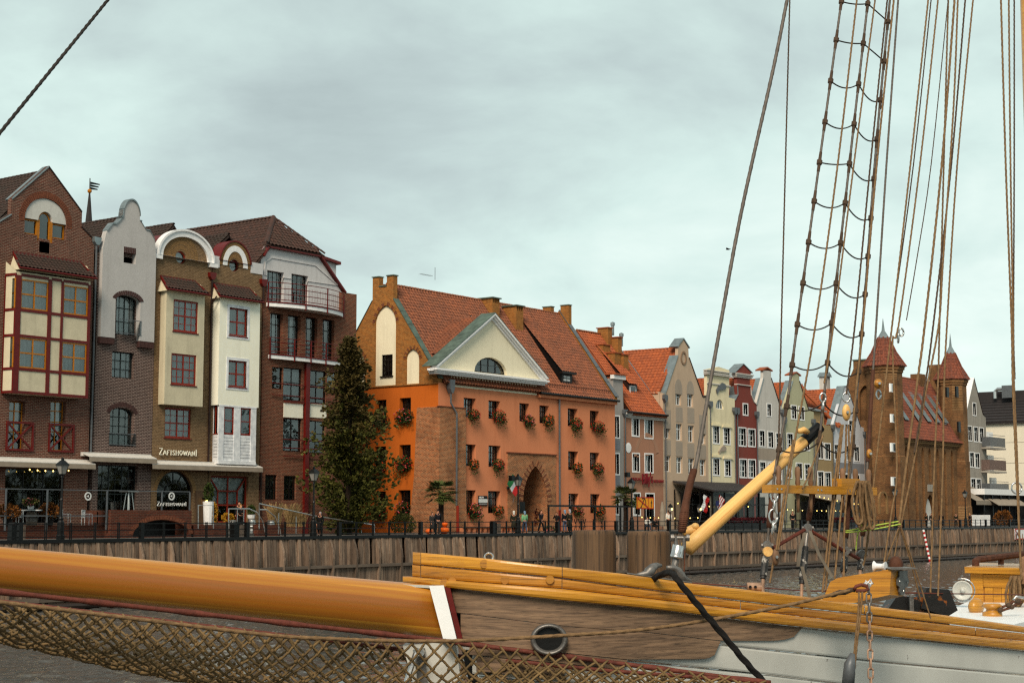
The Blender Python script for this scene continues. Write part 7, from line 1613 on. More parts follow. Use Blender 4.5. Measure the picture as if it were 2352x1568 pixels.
MB().lathe([(.05,0),(.052,.01),(.052,.02),(.048,.022),(.048,.1),(.045,.106)], at_d(1553,1281,13.08),18, axis=(at_d(1558,1255,13.08)-at_d(1553,1281,13.08))).build('stay_socket', M['steel'], ship, smooth=True)
MB().tube([at_d(1553,1281,13.08), at_d(1546,1318,13.05)],.026,10).build('stay_rod', M['iron'], ship)
rope('lashing_tail',[at_d(1573,1262,13.03), at_d(1572,1300,13.02), at_d(1568,1340,13.0)],.006, 'leather', ship)
rope('topping_stay', px_path([(-30,342),(0,305),(248,0),(420,-210)],9.8,12.5),.0112, 'rat', ship)
# shackles, chain links and wooden blocks in the rigging
def ring_at(px, py, d, r, t, name, mat='steel', ax=None, stretch=1.0, par=None, axis2=None):
 c = at_d(px, py, d); u = ax or RT; MB().tube([c+(u*math.cos(a)*r+ZU*math.sin(a)*r*stretch) for a in [k*6.2832/14 for k in range(15)]], t,6).build(name, M[mat], par or ship, smooth=True)
for px, py, d, r, st, u in ((1778,1137,13.45,.03,1.9, RT),(1778,1160,13.45,.026,1.9, FW),(1776,1186,13.45,.034,1.8, RT),(1775,1212,13.42,.026,2.0, FW),(1890,913,14.0,.025,1.6, RT),(1890,932,14.0,.02,1.6, FW),(1944,912,14.25,.032,1.3, RT),(2063,775,14.9,.02,2.4, FW),(2070,763,14.9,.022,1.6, RT),(2335,1120,16.0,.05,1.1, RT),(2018,906,14.5,.02,2.0, RT)): ring_at(px, py, d, r,.009, 'shackle', ax=u, stretch=st)
for px, py, d, rx, rz, m_ in ((1944,947,14.2,.05,.075, 'palespar'),(1782,1278,13.3,.04,.07, 'woodpin'),(2017,881,14.4,.052,.045, 'varnishd'),(1997,1042,14.3,.035,.045, 'varnishd')):
 c = at_d(px, py, d); MB().ball(c, rx, rx*.7, rz,12,8).build('wooden_block', M[m_], ship, smooth=True); MB().lathe([(.012,-.06),(.012,.06)], c,8, axis=FW).build('sheave_pin', M['steel'], ship)
# pin rail lashed across the shrouds, with belaying pins
prA, prB = at_d(1761,1122,13.42), at_d(2004,1128,14.4); d_ = (prB-prA); u_ = d_.normalized(); n_ = u_.cross(ZU).normalized()
MB().obox((prA+prB)/2, d_/2, n_*.05, ZU*.034).build('pin_rail', M['varnish'], ship)
MB().obox(prA+d_*.74+ZU*.07, d_*.09, n_*.05, ZU*.034).build('pin_rail_block', M['varnish'], ship)
for px in (1787,1829,1858,1932,1963,1995,2030): 
 t = (px-1761)/243; 
 if t>1: continue
 p = prA+d_*t; MB().lathe([(.013,-.19),(.015,-.1),(.017,.0),(.017,.04),(.024,.05),(.019,.09),(.026,.14),(.022,.18),(.01,.195)], p,9).build('belaying_pin', M['woodpin'], ship, smooth=True)
for px in (1781,1790,1871,1879,1945): p = prA+d_*((px-1761)/243)-n_*0 ; MB().lathe([(.008,0),(.008,.012)], p-FW*.06,8, axis=-FW).build('bolt', M['steel'], ship)
# horizontal served bars between the shroud feet, straps
MB().tube([at_d(1776,1258,13.7), at_d(1848,1216,13.9), at_d(1850,1215,13.9)],.0165,8).build('spreader_bar', M['service'], ship); MB().tube([at_d(1858,1216,13.9), at_d(1935,1262,14.1), at_d(1976,1284,14.3)],.0165,8).build('spreader_bar', M['service'], ship)
for P in ([(1850,1222),(1838,1260),(1833,1300)],[(1860,1218),(1880,1270),(1912,1325)],[(1842,1300),(1855,1350),(1862,1380)]):
 q = [at_d(x, y,13.75) for x, y in P]; mb = MB()
 for a, b in zip(q[:-1], q[1:]): mb.prism([a-RT*.014, b-RT*.014, b+RT*.014, a+RT*.014], FW*.004)
 mb.build('webbing_strap', M['curtd'], ship)
MB().tube([at_d(1590,1338,16), at_d(1850,1356,16), at_d(2150,1362,16), at_d(2420,1366,18)],.006,5).build('lifeline', M['service'], ship)
# lime coloured line tied across
rope('lime_line', smoothp([at_d(x, y, d) for x, y, d in ((2068,1196,14.42),(2000,1208,14.3),(1948,1218,14.05),(1940,1216,14.03),(1944,1222,14.0),(2000,1216,14.25),(2068,1203,14.4))],5),.0058, 'lime', ship)
rope('lime_line', smoothp([at_d(x, y,14.15) for x, y in ((1975,1216),(1982,1200),(1990,1202),(1984,1212),(1973,1218),(1968,1240),(1966,1262))],5),.0058, 'lime', ship)
# whisker shroud (served red), its twin beyond, and the safety net slung between
wkA = lambda u: at_d(-60+1830*u, cur([(-60,1351),(0,1358),(1030,1472),(1750,1565),(1900,1585)])(-60+1830*u), cur([(-60,10.6),(1000,12.2),(1770,12.35)])(-60+1830*u))
p = [wkA(i/60) for i in range(61)]; rr = [.0175+(.006 if i%7 in (2,3) else 0) for i in range(61)]
net = thing('bowsprit_net', 'hemp safety net slung under the bowsprit between two red served stays', 'safety net', tuple(at_d(500,1480,11.5)))
MB().tube(p, rr,9).build('served_stay', M['service'], net, smooth=True)
wkB = lambda u: at_d(-60+1830*u, cur([(-60,1374),(0,1380),(560,1447),(1000,1500),(1400,1540),(1770,1566)])(-60+1830*u), cur([(-60,12.6),(1000,12.9),(1200,12.15),(1770,12.35)])(-60+1830*u))
MB().tube([wkB(i/40) for i in range(41)],.016,8).build('served_stay', M['service'], net, smooth=True)
botp = cur([(-60,1462),(0,1475),(130,1500),(260,1532),(385,1556),(560,1588),(1000,1630),(1300,1630),(1770,1622)])
hrp = cur([(-60,1374),(0,1382),(612,1457),(906,1471),(1072,1469),(1100,1470),(1770,1566)])
def netp(u, v):
 """v 0: near edge rope, .5: bottom of the belly, 1: far stay"""
 px = -60+1830*u
 a = at_d(px, max(hrp(px), wkA_y(px)), cur([(-60,10.4),(1000,11.9),(1770,12.3)])(px)); c = wkB(u); b = at_d(px, botp(px), cur([(-60,11.2),(1000,12.2),(1200,12.0),(1770,12.3)])(px))
 return a*((1-v)*(1-2*v))+b*(4*v*(1-v))+c*(v*(2*v-1))
wkA_y = cur([(-60,1351),(0,1358),(1030,1472),(1750,1565),(1900,1585)])
NS = 52; vs, fs = [],[]; kn = MB()
def addrope(path, r):
 V, F = rope_geo(path, r,3,6.5,6,.25, step=r*1.6); b = len(vs); vs.extend(V.tolist()); fs.extend((F+b).tolist())
for i in range(-12, NS+6):
 for sgn in (1,-1):
  P = []; jt = R.uniform(-.22,.22)
  for j in range(17):
   v = j/16; u = (i+jt)/NS+sgn*(v-.5)*.25
   if 0<=u<=1: P.append(netp(u, v)+Vector((0,0,.012*math.sin(i*3.1+j*1.7))))
  if len(P)>3: addrope(P,.0092)
for i in range(-12, NS+6):
 for k in range(-12,13):
  u = (2*i+k)/2/NS; v = .5+2*k/NS+R.uniform(-.01,.01)
  if 0<=u<=1 and 0<v<1: p = netp(u, v); kn.ball(p,.016,.014,.014,5,3)
link('net_strand', np_mesh('net',[tuple(Vector(q)-wl(net)) for q in vs], fs, M['netr'], True), wl(net), net, kind='stuff')
kn.build('net_knot', M['netr'], net, kind='stuff', smooth=True)
# golden anchor preventer: along the net, across the bow and up to the cathead
rp = [(-60,1374),(0,1382),(300,1419),(612,1457),(760,1466),(906,1471),(1072,1470),(1300,1458),(1467,1446),(1640,1421),(1800,1391),(1905,1366),(1962,1353)]
ds = cur([(-60,10.2),(900,11.6),(1300,11.95),(1962,12.9)])
pr_ = rope('preventer_rope', smoothp([at_d(x, y, ds(x)) for x, y in rp],6),.0135, 'hemp', None, at_d(1300,1458,11.9)); tag(pr_, 'long tan rope along the net and past the hawse hole to the big timber', 'rope')
V = [at_d(1905+58*k/10,1366-13*k/10+1.2*math.sin(k*1.3),12.86+.004*k) for k in range(11)]
MB().tube(V,[.014,.019,.021,.019,.022,.02,.022,.019,.021,.018,.02],9).build('splice', M['hempd'], pr_, smooth=True)
MB().tube([at_d(x, y,12.88) for x, y in ((1962,1353),(1966,1346),(1978,1342),(1990,1345),(1994,1352),(1985,1356),(1966,1356))],.014,8).build('thimble_eye', M['service'], pr_, smooth=True)
MB().tube([at_d(x, y,12.95) for x, y in ((1990,1334),(1984,1338),(1996,1342),(2004,1338),(2000,1331),(1992,1336),(1999,1346))],.013,8).build('knot', M['trimd'], pr_, smooth=True)
# chain and doubled rope hanging from the cathead
ch = thing('hanging_chain', 'rusty steel chain hanging from the big timber over the grey hull', 'chain', tuple(at_d(1998,1460,12.8)))
for k in range(11):
 y = 1352+k*21.5; c = at_d(1995+k*.55, y,12.9-k*.012); u = RT if k%2 else FW; mb = MB(); h, w = .041,.019
 q = [c+u*(w*math.cos(a))+ZU*(h*(1 if math.sin(a)>=0 else-1)*(.55+.45*abs(math.sin(a)))) for a in [j*6.2832/16+.01 for j in range(17)]]
 mb.tube(q,.0075,7).build('link', M['rust'] if k>3 else M['iron'], ch, smooth=True)
ln = thing('hanging_rope', 'doubled pale rope hanging beside the chain down to a grey block', 'rope', tuple(at_d(1965,1460,12.8)))
for pts in ([(1973,1358),(1972,1400),(1964,1480),(1956,1575)],[(1981,1358),(1977,1400),(1968,1480),(1959,1575)]): rope('strand', smoothp([at_d(x, y,12.75) for x, y in pts],5),.0085, 'hemp', ln)
MB().tube([at_d(1958,1500,12.72), at_d(1952,1525,12.7), at_d(1948,1570,12.7)],[.02,.045,.05],10).build('wooden_block', M['pipe'], ln, smooth=True)
mr = rope('mooring_rope', smoothp([at_d(x, y, d) for x, y, d in ((1500,1330,12.6),(1514,1321,12.5),(1530,1315,12.42),(1545,1318,12.33),(1560,1336,12.27),(1610,1397,12.3),(1660,1456,12.35),(1715,1522,12.4),(1758,1568,12.45),(1800,1612,12.5))],6),.0235, 'blackr', None, at_d(1640,1440,12.3), pitch=6, amp=.15, n=18); tag(mr, 'thick black mooring rope from the fairlead down across the grey hull', 'rope')
# coils
def coil(name, label, cx_, top, bot, w, d, n, r, m_='hemp', sway=.12):
 t = thing(name, label, 'rope coil', tuple(at_d(cx_, top, d)))
 for k in range(n):
  f = k/(n-1)-.5; x0 = cx_+w*f*.7; x1 = cx_+w*f+R.uniform(-4,4); b = bot+R.uniform(-14,6)-abs(f)*14; dd = d-.1+R.uniform(0,.2); hw = w*(.16+.14*R.random())
  pts = [(x0, top),(x0-hw*.6, top+12),(x1-hw,(top*.5+b*.5)),(x1-hw*.6+w*sway, b-8),(x1+w*sway*1.6, b),(x1+hw+w*sway, b-14),(x1+hw*.8, top*.55+b*.45),(x0+hw*.5, top+10),(x0, top)]
  rope('turn', smoothp([at_d(x, y, dd+(.05 if i>4 else 0)) for i,(x, y) in enumerate(pts)],5), r, m_, t)
 return t
coil('rope_coil', 'brown rope coil hung over the pin rail in front of the brick towers',1982,1104,1214,34,13.95,9,.0105)
coil('rope_coil', 'brown rope coil hanging on the yellow deckhouse front at the right edge',2336,1322,1392,34,19.6,8,.016, sway=-.1)
# blocks lying on the white hatch with their strop
bl = thing('deck_blocks', 'two varnished wooden pulley blocks lying on the white hatch with a knotted strop', 'pulley block', tuple(at_d(2262,1405,16.6)))
c = at_d(2242,1393,18.6); MB().ball(c,.14,.08,.1,14,9).build('block', M['varnish'], bl, smooth=True); MB().ball(c-FW*.082,.014,.014,.014,6,4).build('pin', M['iron'], bl)
c = at_d(2279,1400,17.9); MB().lathe([(.09,-.085),(.108,-.06),(.103,-.025),(.065,-.01),(.065,.012),(.103,.03),(.108,.05),(.08,.07)], c,16).build('deadeye', M['varnish'], bl, smooth=True)
rope('strop', smoothp([at_d(x, y,17.9) for x, y in ((2292,1399),(2300,1395),(2315,1388),(2330,1380),(2345,1378))],5),.014, 'leather', bl); rope('strop', smoothp([at_d(x, y,17.8) for x, y in ((2294,1402),(2305,1400),(2322,1394),(2336,1386),(2346,1382))],5),.014, 'leather', bl)
for x, y in ((2298,1400),(2317,1389),(2324,1393),(2338,1380)): MB().ball(at_d(x, y,17.8),.032,.03,.028,7,5).build('knot', M['hempd'], bl, smooth=True)
MB().tube([at_d(x, y,17.9) for x, y in ((2334,1381),(2328,1376),(2334,1369),(2345,1371),(2358,1373))],.014,8).build('shackle', M['steel'], bl, smooth=True)
# mooring posts
def post(pa, pb, pt, d, label):
 x = (pa+pb)/2; r = (pb-pa)/2/3742*d; top_ = at_d(x, pt, d); t = thing('mooring_post', label, 'post',(top_.x, top_.y,-.75), 'wooden mooring posts')
 n = 26; vs = []; prof = [(1,-.75),(1, top_.z-.04),(.975, top_.z-.012),(.93, top_.z)]
 rs = [1+R.uniform(-.012,.012)-(.02 if k%9==4 else 0) for k in range(n)]
 for f, z in prof: vs +=[(top_.x+r*f*rs[k]*math.cos(6.2832*k/n), top_.y+r*f*rs[k]*math.sin(6.2832*k/n), z) for k in range(n)]
 MB().add(vs,[(i*n+k, i*n+(k+1)%n,(i+1)*n+(k+1)%n,(i+1)*n+k) for i in range(3) for k in range(n)]+[tuple(3*n+k for k in range(n))]).build('timber', M['pole'], t, smooth=True)
post(1315,1415,1217,14.1, 'left of two thick round wooden posts behind the ship rail, with a pale split'); post(1440,1541,1219,14.1, 'right of two thick round wooden posts behind the ship rail, beside the stay')
# ------------------------------------------------------------------ plants
M['thuja'] = leafmat('thuja_green',(0.045,0.055,0.014),(0.165,0.158,0.04),0.6); M['thujab'] = leafmat('thuja_brown',(0.06,0.052,0.018),(0.175,0.135,0.048),0.6)
M['ger'] = leafmat('geranium_leaf',(0.03,0.05,0.012),(0.10,0.13,0.035),4); M['bark'] = plain('bark',(0.05,0.032,0.02),0.9, var=.4)
M['redfl'] = plain('red_blossom',(0.42,0.03,0.012),0.7, var=.3); M['pinkfl'] = plain('pink_blossom',(0.55,0.2,0.22),0.7, var=.2); M['orfl'] = plain('orange_blossom',(0.5,0.1,0.02),0.7, var=.3)
M['palm'] = leafmat('palm_leaf',(0.03,0.05,0.012),(0.14,0.16,0.05),2); M['straw'] = plain('dry_grass',(0.38,0.27,0.14),0.9, var=.4, scale=9); M['autumn'] = leafmat('autumn_leaf',(0.10,0.04,0.012),(0.28,0.13,0.025),4)
M['winef'] = leafmat('wine_leaf',(0.05,0.008,0.012),(0.14,0.02,0.03),4); M['yelfl'] = plain('yellow_leaf',(.42,.25,.03),.8, var=.4); M['hedge'] = leafmat('pale_bush',(.04,.05,.012),(.15,.15,.045),3)
def leaves(pts, size, droop=.5, seed=1, n=3, wid=.45):
 """small pointed sprays at the given points, growing away from the given directions"""
 r = random.Random(seed); vs, fs = [],[]
 for p, d in pts:
  for k in range(n):
   a = Vector((d.x+r.uniform(-.7,.7), d.y+r.uniform(-.7,.7), d.z-droop+r.uniform(-.5,.6))).normalized()*size*r.uniform(.6,1.3)
   s_ = a.cross(Vector((r.uniform(-1,1), r.uniform(-1,1), r.uniform(-1,1)))).normalized()*size*wid; b = len(vs); q = Vector(p)
   vs +=[q, q+a*.45+s_, q+a, q+a*.5-s_]; fs.append((b, b+1, b+2, b+3))
 return vs, fs
def leafmesh(name, vs, fs, mat, parent, kind=None): 
 o = wl(parent); return link(name, np_mesh(name,[tuple(v-o) for v in vs], fs, M[mat]), o, parent, kind=kind)
# tall conifer between the brick houses and the gatehouse
NT = 80.5; FT = Fac(NT); tb = Vector((FT.x(800,1190), NT,0)); zt = FT.z(797,770)
tr = thing('conifer_tree', 'tall ragged dark conifer standing left of the orange gatehouse', 'tree', tuple(tb))
MB().tube([tb, tb+Vector((.15,.1, zt*.3)), tb+Vector((-.1,0, zt*.6)), tb+Vector((.05,0, zt*.97))],[.3,.24,.13,.02],8).build('trunk', M['bark'], tr)
r = random.Random(3); A_, B_, br = [],[], MB()
def prof(h): # crown radius by height
 return float(np.interp(h,[0,.05,.15,.3,.45,.6,.75,.88,.96,1.0],[2.7,3.2,3.3,3.1,2.7,1.95,1.45,.85,.45,.06]))
nb = 330
for i in range(nb):
 h = (i+r.random())/nb; h = h**.92; a = r.uniform(0,6.283); L_ = prof(h)*r.uniform(.5,1.2)*(1+.2*math.sin(a*3+h*19)); z = .3+h*(zt-.3)
 d = Vector((math.cos(a), math.sin(a),.42-.2*h)); base = tb+Vector((0,0, z-.25))
 if i%3==0: br.tube([base, base+d*L_*.5, base+d*L_*.9+Vector((0,0,-.1))],[.035,.02,.006],4, cap=False)
 for k in range(30):
  t = (r.randrange(5)+1)/5+r.gauss(0,.03) if k%4 else r.uniform(.05,.8); p = base+d*L_*t+Vector((r.gauss(0,.13), r.gauss(0,.13), r.gauss(-.05,.16)))
  (B_ if h>.52+r.gauss(0,.12) else A_).append((p, d+Vector((0,0,.1))))
br.build('branch', M['bark'], tr, kind='stuff')
leafmesh('crown',*leaves(A_,.27,.3,5,4,.34), 'thuja', tr); leafmesh('crown',*leaves(B_,.25,.3,6,4,.34), 'thujab', tr)
# geranium boxes under the gatehouse windows: three sorts, each box a thing with its own leaves and blossoms
def basket(seed, w, hh, pink):
 r = random.Random(seed); P = []
 for k in range(330):
  a, b = r.uniform(0,6.283), math.acos(r.uniform(-1,1)); q = r.uniform(.45,1.0); d = Vector((math.cos(a)*math.sin(b), math.sin(a)*math.sin(b), math.cos(b)))
  p = Vector((d.x*w*q,-.12+d.y*.36*q,.06+d.z*hh*q))
  if k%4==0: p = Vector((r.uniform(-w, w)*.9+.2*math.sin(seed),-.2-r.uniform(0,.2),-.1-r.random()**1.5*(.55+.2*math.sin(seed*2+p.x*9))))
  P.append((p, d))
 v, f = leaves(P,.1,.2, seed,2,.5); me = np_mesh('foliage', v, f, M['ger']); bl = MB()
 for k in range(60):
  a, b = r.uniform(3.14,6.283) if r.random()<.8 else r.uniform(0,3.1), math.acos(r.uniform(-.9,1)); q = r.uniform(.9,1.12); bl.cur = 0 if r.random()>pink else 1
  c = (math.cos(a)*math.sin(b)*w*q,-.12+math.sin(a)*math.sin(b)*.4*q,.06+math.cos(b)*hh*q); s_ = r.uniform(.028,.05); bl.ball(c, s_, s_, s_*.8,5,3)
 bm = np_mesh('blossom', bl.v, bl.f,[M['redfl' if seed%2 else 'orfl'], M['pinkfl']], False, bl.m); bx = MB().box(-w*.7, w*.7,-.24,-.02,-.16,.04)
 return me, bm, np_mesh('trough', bx.v, bx.f, M['dwin'])
KIND = [basket(11,.62,.46,.06), basket(12,.58,.44,.1), basket(13,.66,.5,.4), basket(15,.7,.5,.02)]
RN = ['top', 'middle', 'ground']; CN = ['first', 'second', 'third', 'fourth', 'fifth', 'sixth']
def fb(x, y, z, k, label, rz=0, big=1.0):
 t = thing('flower_box', label, 'flower box',(x, y, z), 'flower boxes on the orange house')
 if rz: t.rotation_euler = (0,0, rz)
 t.scale = (big*R.uniform(.9,1.25), big, big*R.uniform(.85,1.2))
 for n_, me in zip(('foliage', 'blossom', 'trough'), KIND[k]):
  o = bpy.data.objects.new(n_, me); C.objects.link(o); o.parent = t
  if n_ != 'trough': o['kind'] = 'stuff'
for r_, c_,(x0, x1, z0, z1) in fbox:
 if (r_, c_)==(2,99): continue
 k = (r_*5+c_*3)%4; dn = R.uniform(-.05,.15)
 w_ = CN[c_] if r_==0 else (CN[c_] if c_<2 else CN[c_-2]); side_ = ' from the left' if c_<2 or r_==0 else ' right of the arch' ; n_ = w_ if (c_<2 or r_==0) else ('nearer' if c_==4 else 'farther')
 fb((x0+x1)/2+.3+R.uniform(-.1,.1), NF-.1, z0+.15-dn, k, 'geranium box under the %s %s-row window%s on the orange front'%(n_, RN[r_], side_),0, R.uniform(.95,1.25))
for i,(y0, y1, z0, z1) in enumerate(sboxes): fb(xF0-.1,(y0+y1)/2-.1, z0+.15+R.uniform(-.12,.1),(i*3+3)%4, 'geranium box under the %s %s-row window of the bright orange side wall'%(('tree-side', 'corner-side')[i%2], RN[i//2]),-math.pi/2,1.25)
def bush(name, label, px, N, z0, w, h, mat, mat2=None, cat='shrub', n=700, size=.12, pot=None, seed=1, d=None):
 x = on_y(px,1190, N).x; t = thing(name, label, cat,(x, N, z0)); r = random.Random(seed); P = []; hb = pot[1] if pot else 0
 if pot: MB().lathe([(pot[0]*.8,0),(pot[0], hb*.9),(pot[0]*1.06, hb),(pot[0]*.9, hb)],(x, N, z0),12).build('pot', M[pot[2]], t)
 for k in range(n):
  a, b = r.uniform(0,6.283), math.acos(r.uniform(-.85,1)); q = r.uniform(.4,1)**.6; dd = Vector((math.cos(a)*math.sin(b), math.sin(a)*math.sin(b), math.cos(b))); P.append((Vector((x, N, z0+hb))+Vector((dd.x*w*q, dd.y*w*q, h*.5+dd.z*h*.52*q)), dd))
 leafmesh('foliage',*leaves(P, size,.1, seed,2), mat, t, 'stuff')
 if mat2:
  mb = MB()
  for k in range(40): p, dd = P[r.randrange(n)]; mb.ball(p+dd*.05,.05,.05,.045,5,3)
  mb.build('blossom', M[mat2], t, kind='stuff')
 return t
bush('bush', 'round pale green bush at the foot of the orange house side wall',925,79.8,0,1.0,1.5, 'hedge', n=900, seed=4)
bush('climbing_plant', 'tall wine red climber with yellow lights inside the gate arch',1240, NF+1,0,.5,2.6, 'winef', 'yelfl', n=900, seed=5)
bush('potted_shrub', 'brown autumn flower bush beside white barrel table on the terrace',112,80.2,.8,.6,.9, 'autumn', None, n=500, seed=6, pot=(.3,.4, 'black')); bush('potted_shrub', 'brown autumn flower bush at the far left end of the terrace',18,80.2,.8,.75,.8, 'autumn', None, n=500, seed=7, pot=(.3,.4, 'black'))
bush('potted_flowers', 'yellow green flowers with pink blooms on the white barrel table',70,80.2,1.75,.45,.4, 'hedge', 'pinkfl', n=260, seed=8, pot=(.2,.2, 'trim'))
bush('conical_shrub', 'small conical evergreen in tall white planter before the red shop window',478,80.6,.8,.3,1.2, 'ger', None, n=420, seed=9, pot=(.36,1.5, 'trim')); bush('conical_shrub', 'small evergreen in white bowl on a steel keg by the brick wall',577,80.6,1.2,.22,.6, 'ger', None, n=260, seed=10, pot=(.3,.25, 'trim'))
bush('trailing_plant', 'yellow trailing plant hanging beside the tall white planter',489,80.5,.85,.3,1.4, 'yelfl', n=300, seed=12); bush('potted_shrub', 'yellow chrysanthemum pot under the red shop window',523,82,1.0,.4,.5, 'yelfl', n=220, seed=13); bush('pink_planter', 'pink heather planter by the gate arch pier',1262,80.5,0,.5,.5, 'ger', 'pinkfl', n=200, seed=14)
for i, px in enumerate((632,668,690)):
 x = on_y(px,1190,81).x; t = thing('pampas_grass',('pampas grass clump before the left ground window of the balcony house', 'pampas grass clump before the right ground window of the balcony house', 'low dry pampas grass clump near the red column foot')[i], 'grass clump',(x,81,.6)); vs, fs = [],[]; r = random.Random(i)
 for k in range(170):
  a, l = r.uniform(0,6.28), r.uniform(.7,1.9 if i<2 else 1.2); d = Vector((math.cos(a)*r.uniform(.05,.45), math.sin(a)*.3,1))*l; s_ = Vector((.02,0,0)); b = len(vs); p = Vector((x+r.uniform(-.35,.35),81+r.uniform(-.2,.2),.6)); m_ = p+d*.6; e = p+d+Vector((d.x*.5,0,-.15))
  vs +=[p-s_, p+s_, m_+s_*1.4, m_-s_*1.4, e+s_*(3 if k%4==0 else .4), e-s_*.4]; fs +=[(b, b+1, b+2, b+3),(b+3, b+2, b+4, b+5)]
 leafmesh('blade', vs, fs, 'straw', t, 'stuff')
def palm(px, N, ztop, label, seed):
 x = on_y(px,1190, N).x; t = thing('palm_tree', label, 'palm',(x, N,0)); r = random.Random(seed)
 MB().tube([(x, N,0),(x+.03, N, ztop*.5),(x, N, ztop)],[.24,.2,.22],9).build('trunk', M['bark'], t)
 for k in range(34):
  a = k*2.4+r.uniform(-.2,.2); el = r.uniform(-.5,1.1); d = Vector((math.cos(a)*math.cos(el), math.sin(a)*math.cos(el), math.sin(el))); c = Vector((x, N, ztop))+d*.8; s_ = d.cross(ZU).normalized(); u = s_.cross(d); vs, fs = [],[]
  for j in range(13):
   b_ = -1.25+j*2.5/12; e = c+(d*math.cos(b_)+s_*math.sin(b_))*.78-ZU*.16*(1-abs(math.sin(b_))*.3)-ZU*r.uniform(0,.12); m_ = c.lerp(e,.55); w_ = (s_*math.cos(b_)-d*math.sin(b_))*.06; o = len(vs)
   vs +=[c, m_+w_, e, m_-w_]; fs.append((o, o+1, o+2, o+3))
  mb = MB().add(vs, fs).tube([Vector((x, N, ztop)), c],.018,4); mb.build('frond', M['palm'], t)
palm(1013,79.2,3.1, 'fan palm in front of the old brick buttress',1); palm(1437,79.2,3.0, 'fan palm beside the right corner of the orange gatehouse',2)
# ------------------------------------------------------------------ street furniture and terraces
M['olive'] = plain('olive_cloth',(.035,.033,.018),.9); M['navy'] = plain('navy_cloth',(.012,.014,.022),.9); M['jean'] = plain('denim',(.10,.13,.19),.9); M['mint'] = plain('mint_cloth',(.22,.42,.25),.9); M['knit'] = plain('blue_knit',(.22,.32,.42),.95); M['greyk'] = plain('grey_knit',(.36,.36,.38),.95); M['skin'] = plain('skin',(.48,.27,.19),.6, var=.08); M['hairb'] = plain('brown_hair',(.09,.045,.02),.7); M['blond'] = plain('blond_hair',(.40,.25,.10),.7); M['coal'] = plain('black_cloth',(.010,.009,.010),.9); M['gcoat'] = plain('grey_coat',(.05,.047,.045),.9); M['wool'] = plain('white_wool',(.62,.6,.56),.95); M['violet'] = plain('violet_cloth',(.045,.02,.06),.9)
M['pump'] = plain('pumpkin_skin',(.62,.15,.01),.5, var=.2); M['yel'] = plain('sign_yellow',(.75,.33,.01),.5); M['sred'] = plain('sign_red',(.42,.02,.015),.5); M['wine'] = plain('sign_wine',(.22,.008,.02),.5)
lamp_proto = None
def lamp(px, N, label, h=4.35, lit=False):
 global lamp_proto
 x = on_y(px,1190, N).x
 if lamp_proto is not None: return copy_tree(lamp_proto,(x, N,0), label)
 t = thing('street_lamp', label, 'street lamp',(x, N,0), 'black street lamps along the quay'); lamp_proto = t; c = (x, N,0)
 MB().lathe([(.24,0),(.24,.25),(.2,.3),(.2,1.0),(.13,1.1),(.15,1.2),(.09,1.3),(.075,2.2),(.1,2.25),(.06,2.35),(.055, h-.85),(.11, h-.8),(.06, h-.7)], c,10).build('post', M['black'], t)
 g = MB(); g.add([(x+s*a, N+u*a, h-z) for a, z in ((.12,.62),(.24,.12)) for s, u in ((-1,-1),(1,-1),(1,1),(-1,1))],[(i,(i+1)%4,4+(i+1)%4,4+i) for i in range(4)]).build('lamp_glass', M['lampglass'], t)
 f = MB()
 for s, u in ((-1,-1),(1,-1),(1,1),(-1,1)): f.bar((x+s*.125, N+u*.125, h-.64),(x+s*.25, N+u*.25, h-.1),.025)
 f.add([(x+s*a, N+u*a, h+z) for a, z in ((.3,-.12),(.12,.12),(.06,.16),(.06,.24),(.0,.34)) for s, u in ((-1,-1),(1,-1),(1,1),(-1,1))],[(4*j+i,4*j+(i+1)%4,4*j+4+(i+1)%4,4*j+4+i) for j in range(4) for i in range(4)]).box(x-.14, x+.14, N-.14, N+.14, h-.68, h-.63)
 for k in range(4): a = k*1.5708+.785; f.bar((x+.05*math.cos(a), N+.05*math.sin(a), h-.75),(x+.13*math.cos(a), N+.13*math.sin(a), h-.62),.018)
 f.build('lantern_frame', M['black'], t)
for px, lb in ((140, 'black street lamp in front of the red brick house terrace'),(720, 'black street lamp beside the tall conifer'),(1190, 'black street lamp in front of the brick gate arch'),(1451, 'black street lamp before the salmon house sign'),(1789, 'black street lamp half hidden by the pale boom'),(2057, 'black street lamp before the left brick tower'),(2218, 'black street lamp at the right brick tower')): lamp(px, NQ+.45, lb)
for px,(py, ly) in ((1182,(1098,0)),(1447,(1090,0))):
 v = on_y(px-4, py, NQ+.45); s_ = thing('loudspeaker', 'black box loudspeaker on the street lamp '+('by the gate arch' if px<1300 else 'by the salmon house'), 'loudspeaker', tuple(v)); MB().box(v.x-.3, v.x+.12, v.y-.12, v.y+.2, v.z-.2, v.z+.22).build('cabinet', M['black'], s_); MB().bar(v+Vector((.1,0,-.1)), v+Vector((.4,0,-.1)),.04).build('bracket', M['black'], s_)
def awning(pa, pb, pt, label, N=85.0, out=.9):
 F_ = Fac(N-out); x0, x1 = F_.x(pa, pt), F_.x(pb, pt); z = F_.z((pa+pb)/2, pt); t = thing('awning', label, 'awning',((x0+x1)/2, N-out, z), 'retracted shop awnings')
 MB().box(x0, x1, N-.3, N-.02, z-.05, z+.2).build('cassette', M['awnw'], t); MB().prism([(x0, N-.3, z+.08),(x0, N-out, z-.12),(x0, N-out, z-.08),(x0, N-.3, z+.12)],(x1-x0,0,0)).build('canvas', M['awnw'], t)
 n = int((x1-x0)/.5); mb = MB()
 for i in range(n): a = x0+(x1-x0)*i/n; b = x0+(x1-x0)*(i+1)/n; mb.quad((a, N-out-.01*(i%2), z-.12),(b, N-out-.01*((i+1)%2), z-.12),(b, N-out-.03, z-.42),(a, N-out-.03, z-.42))
 mb.build('valance', M['awn'], t)
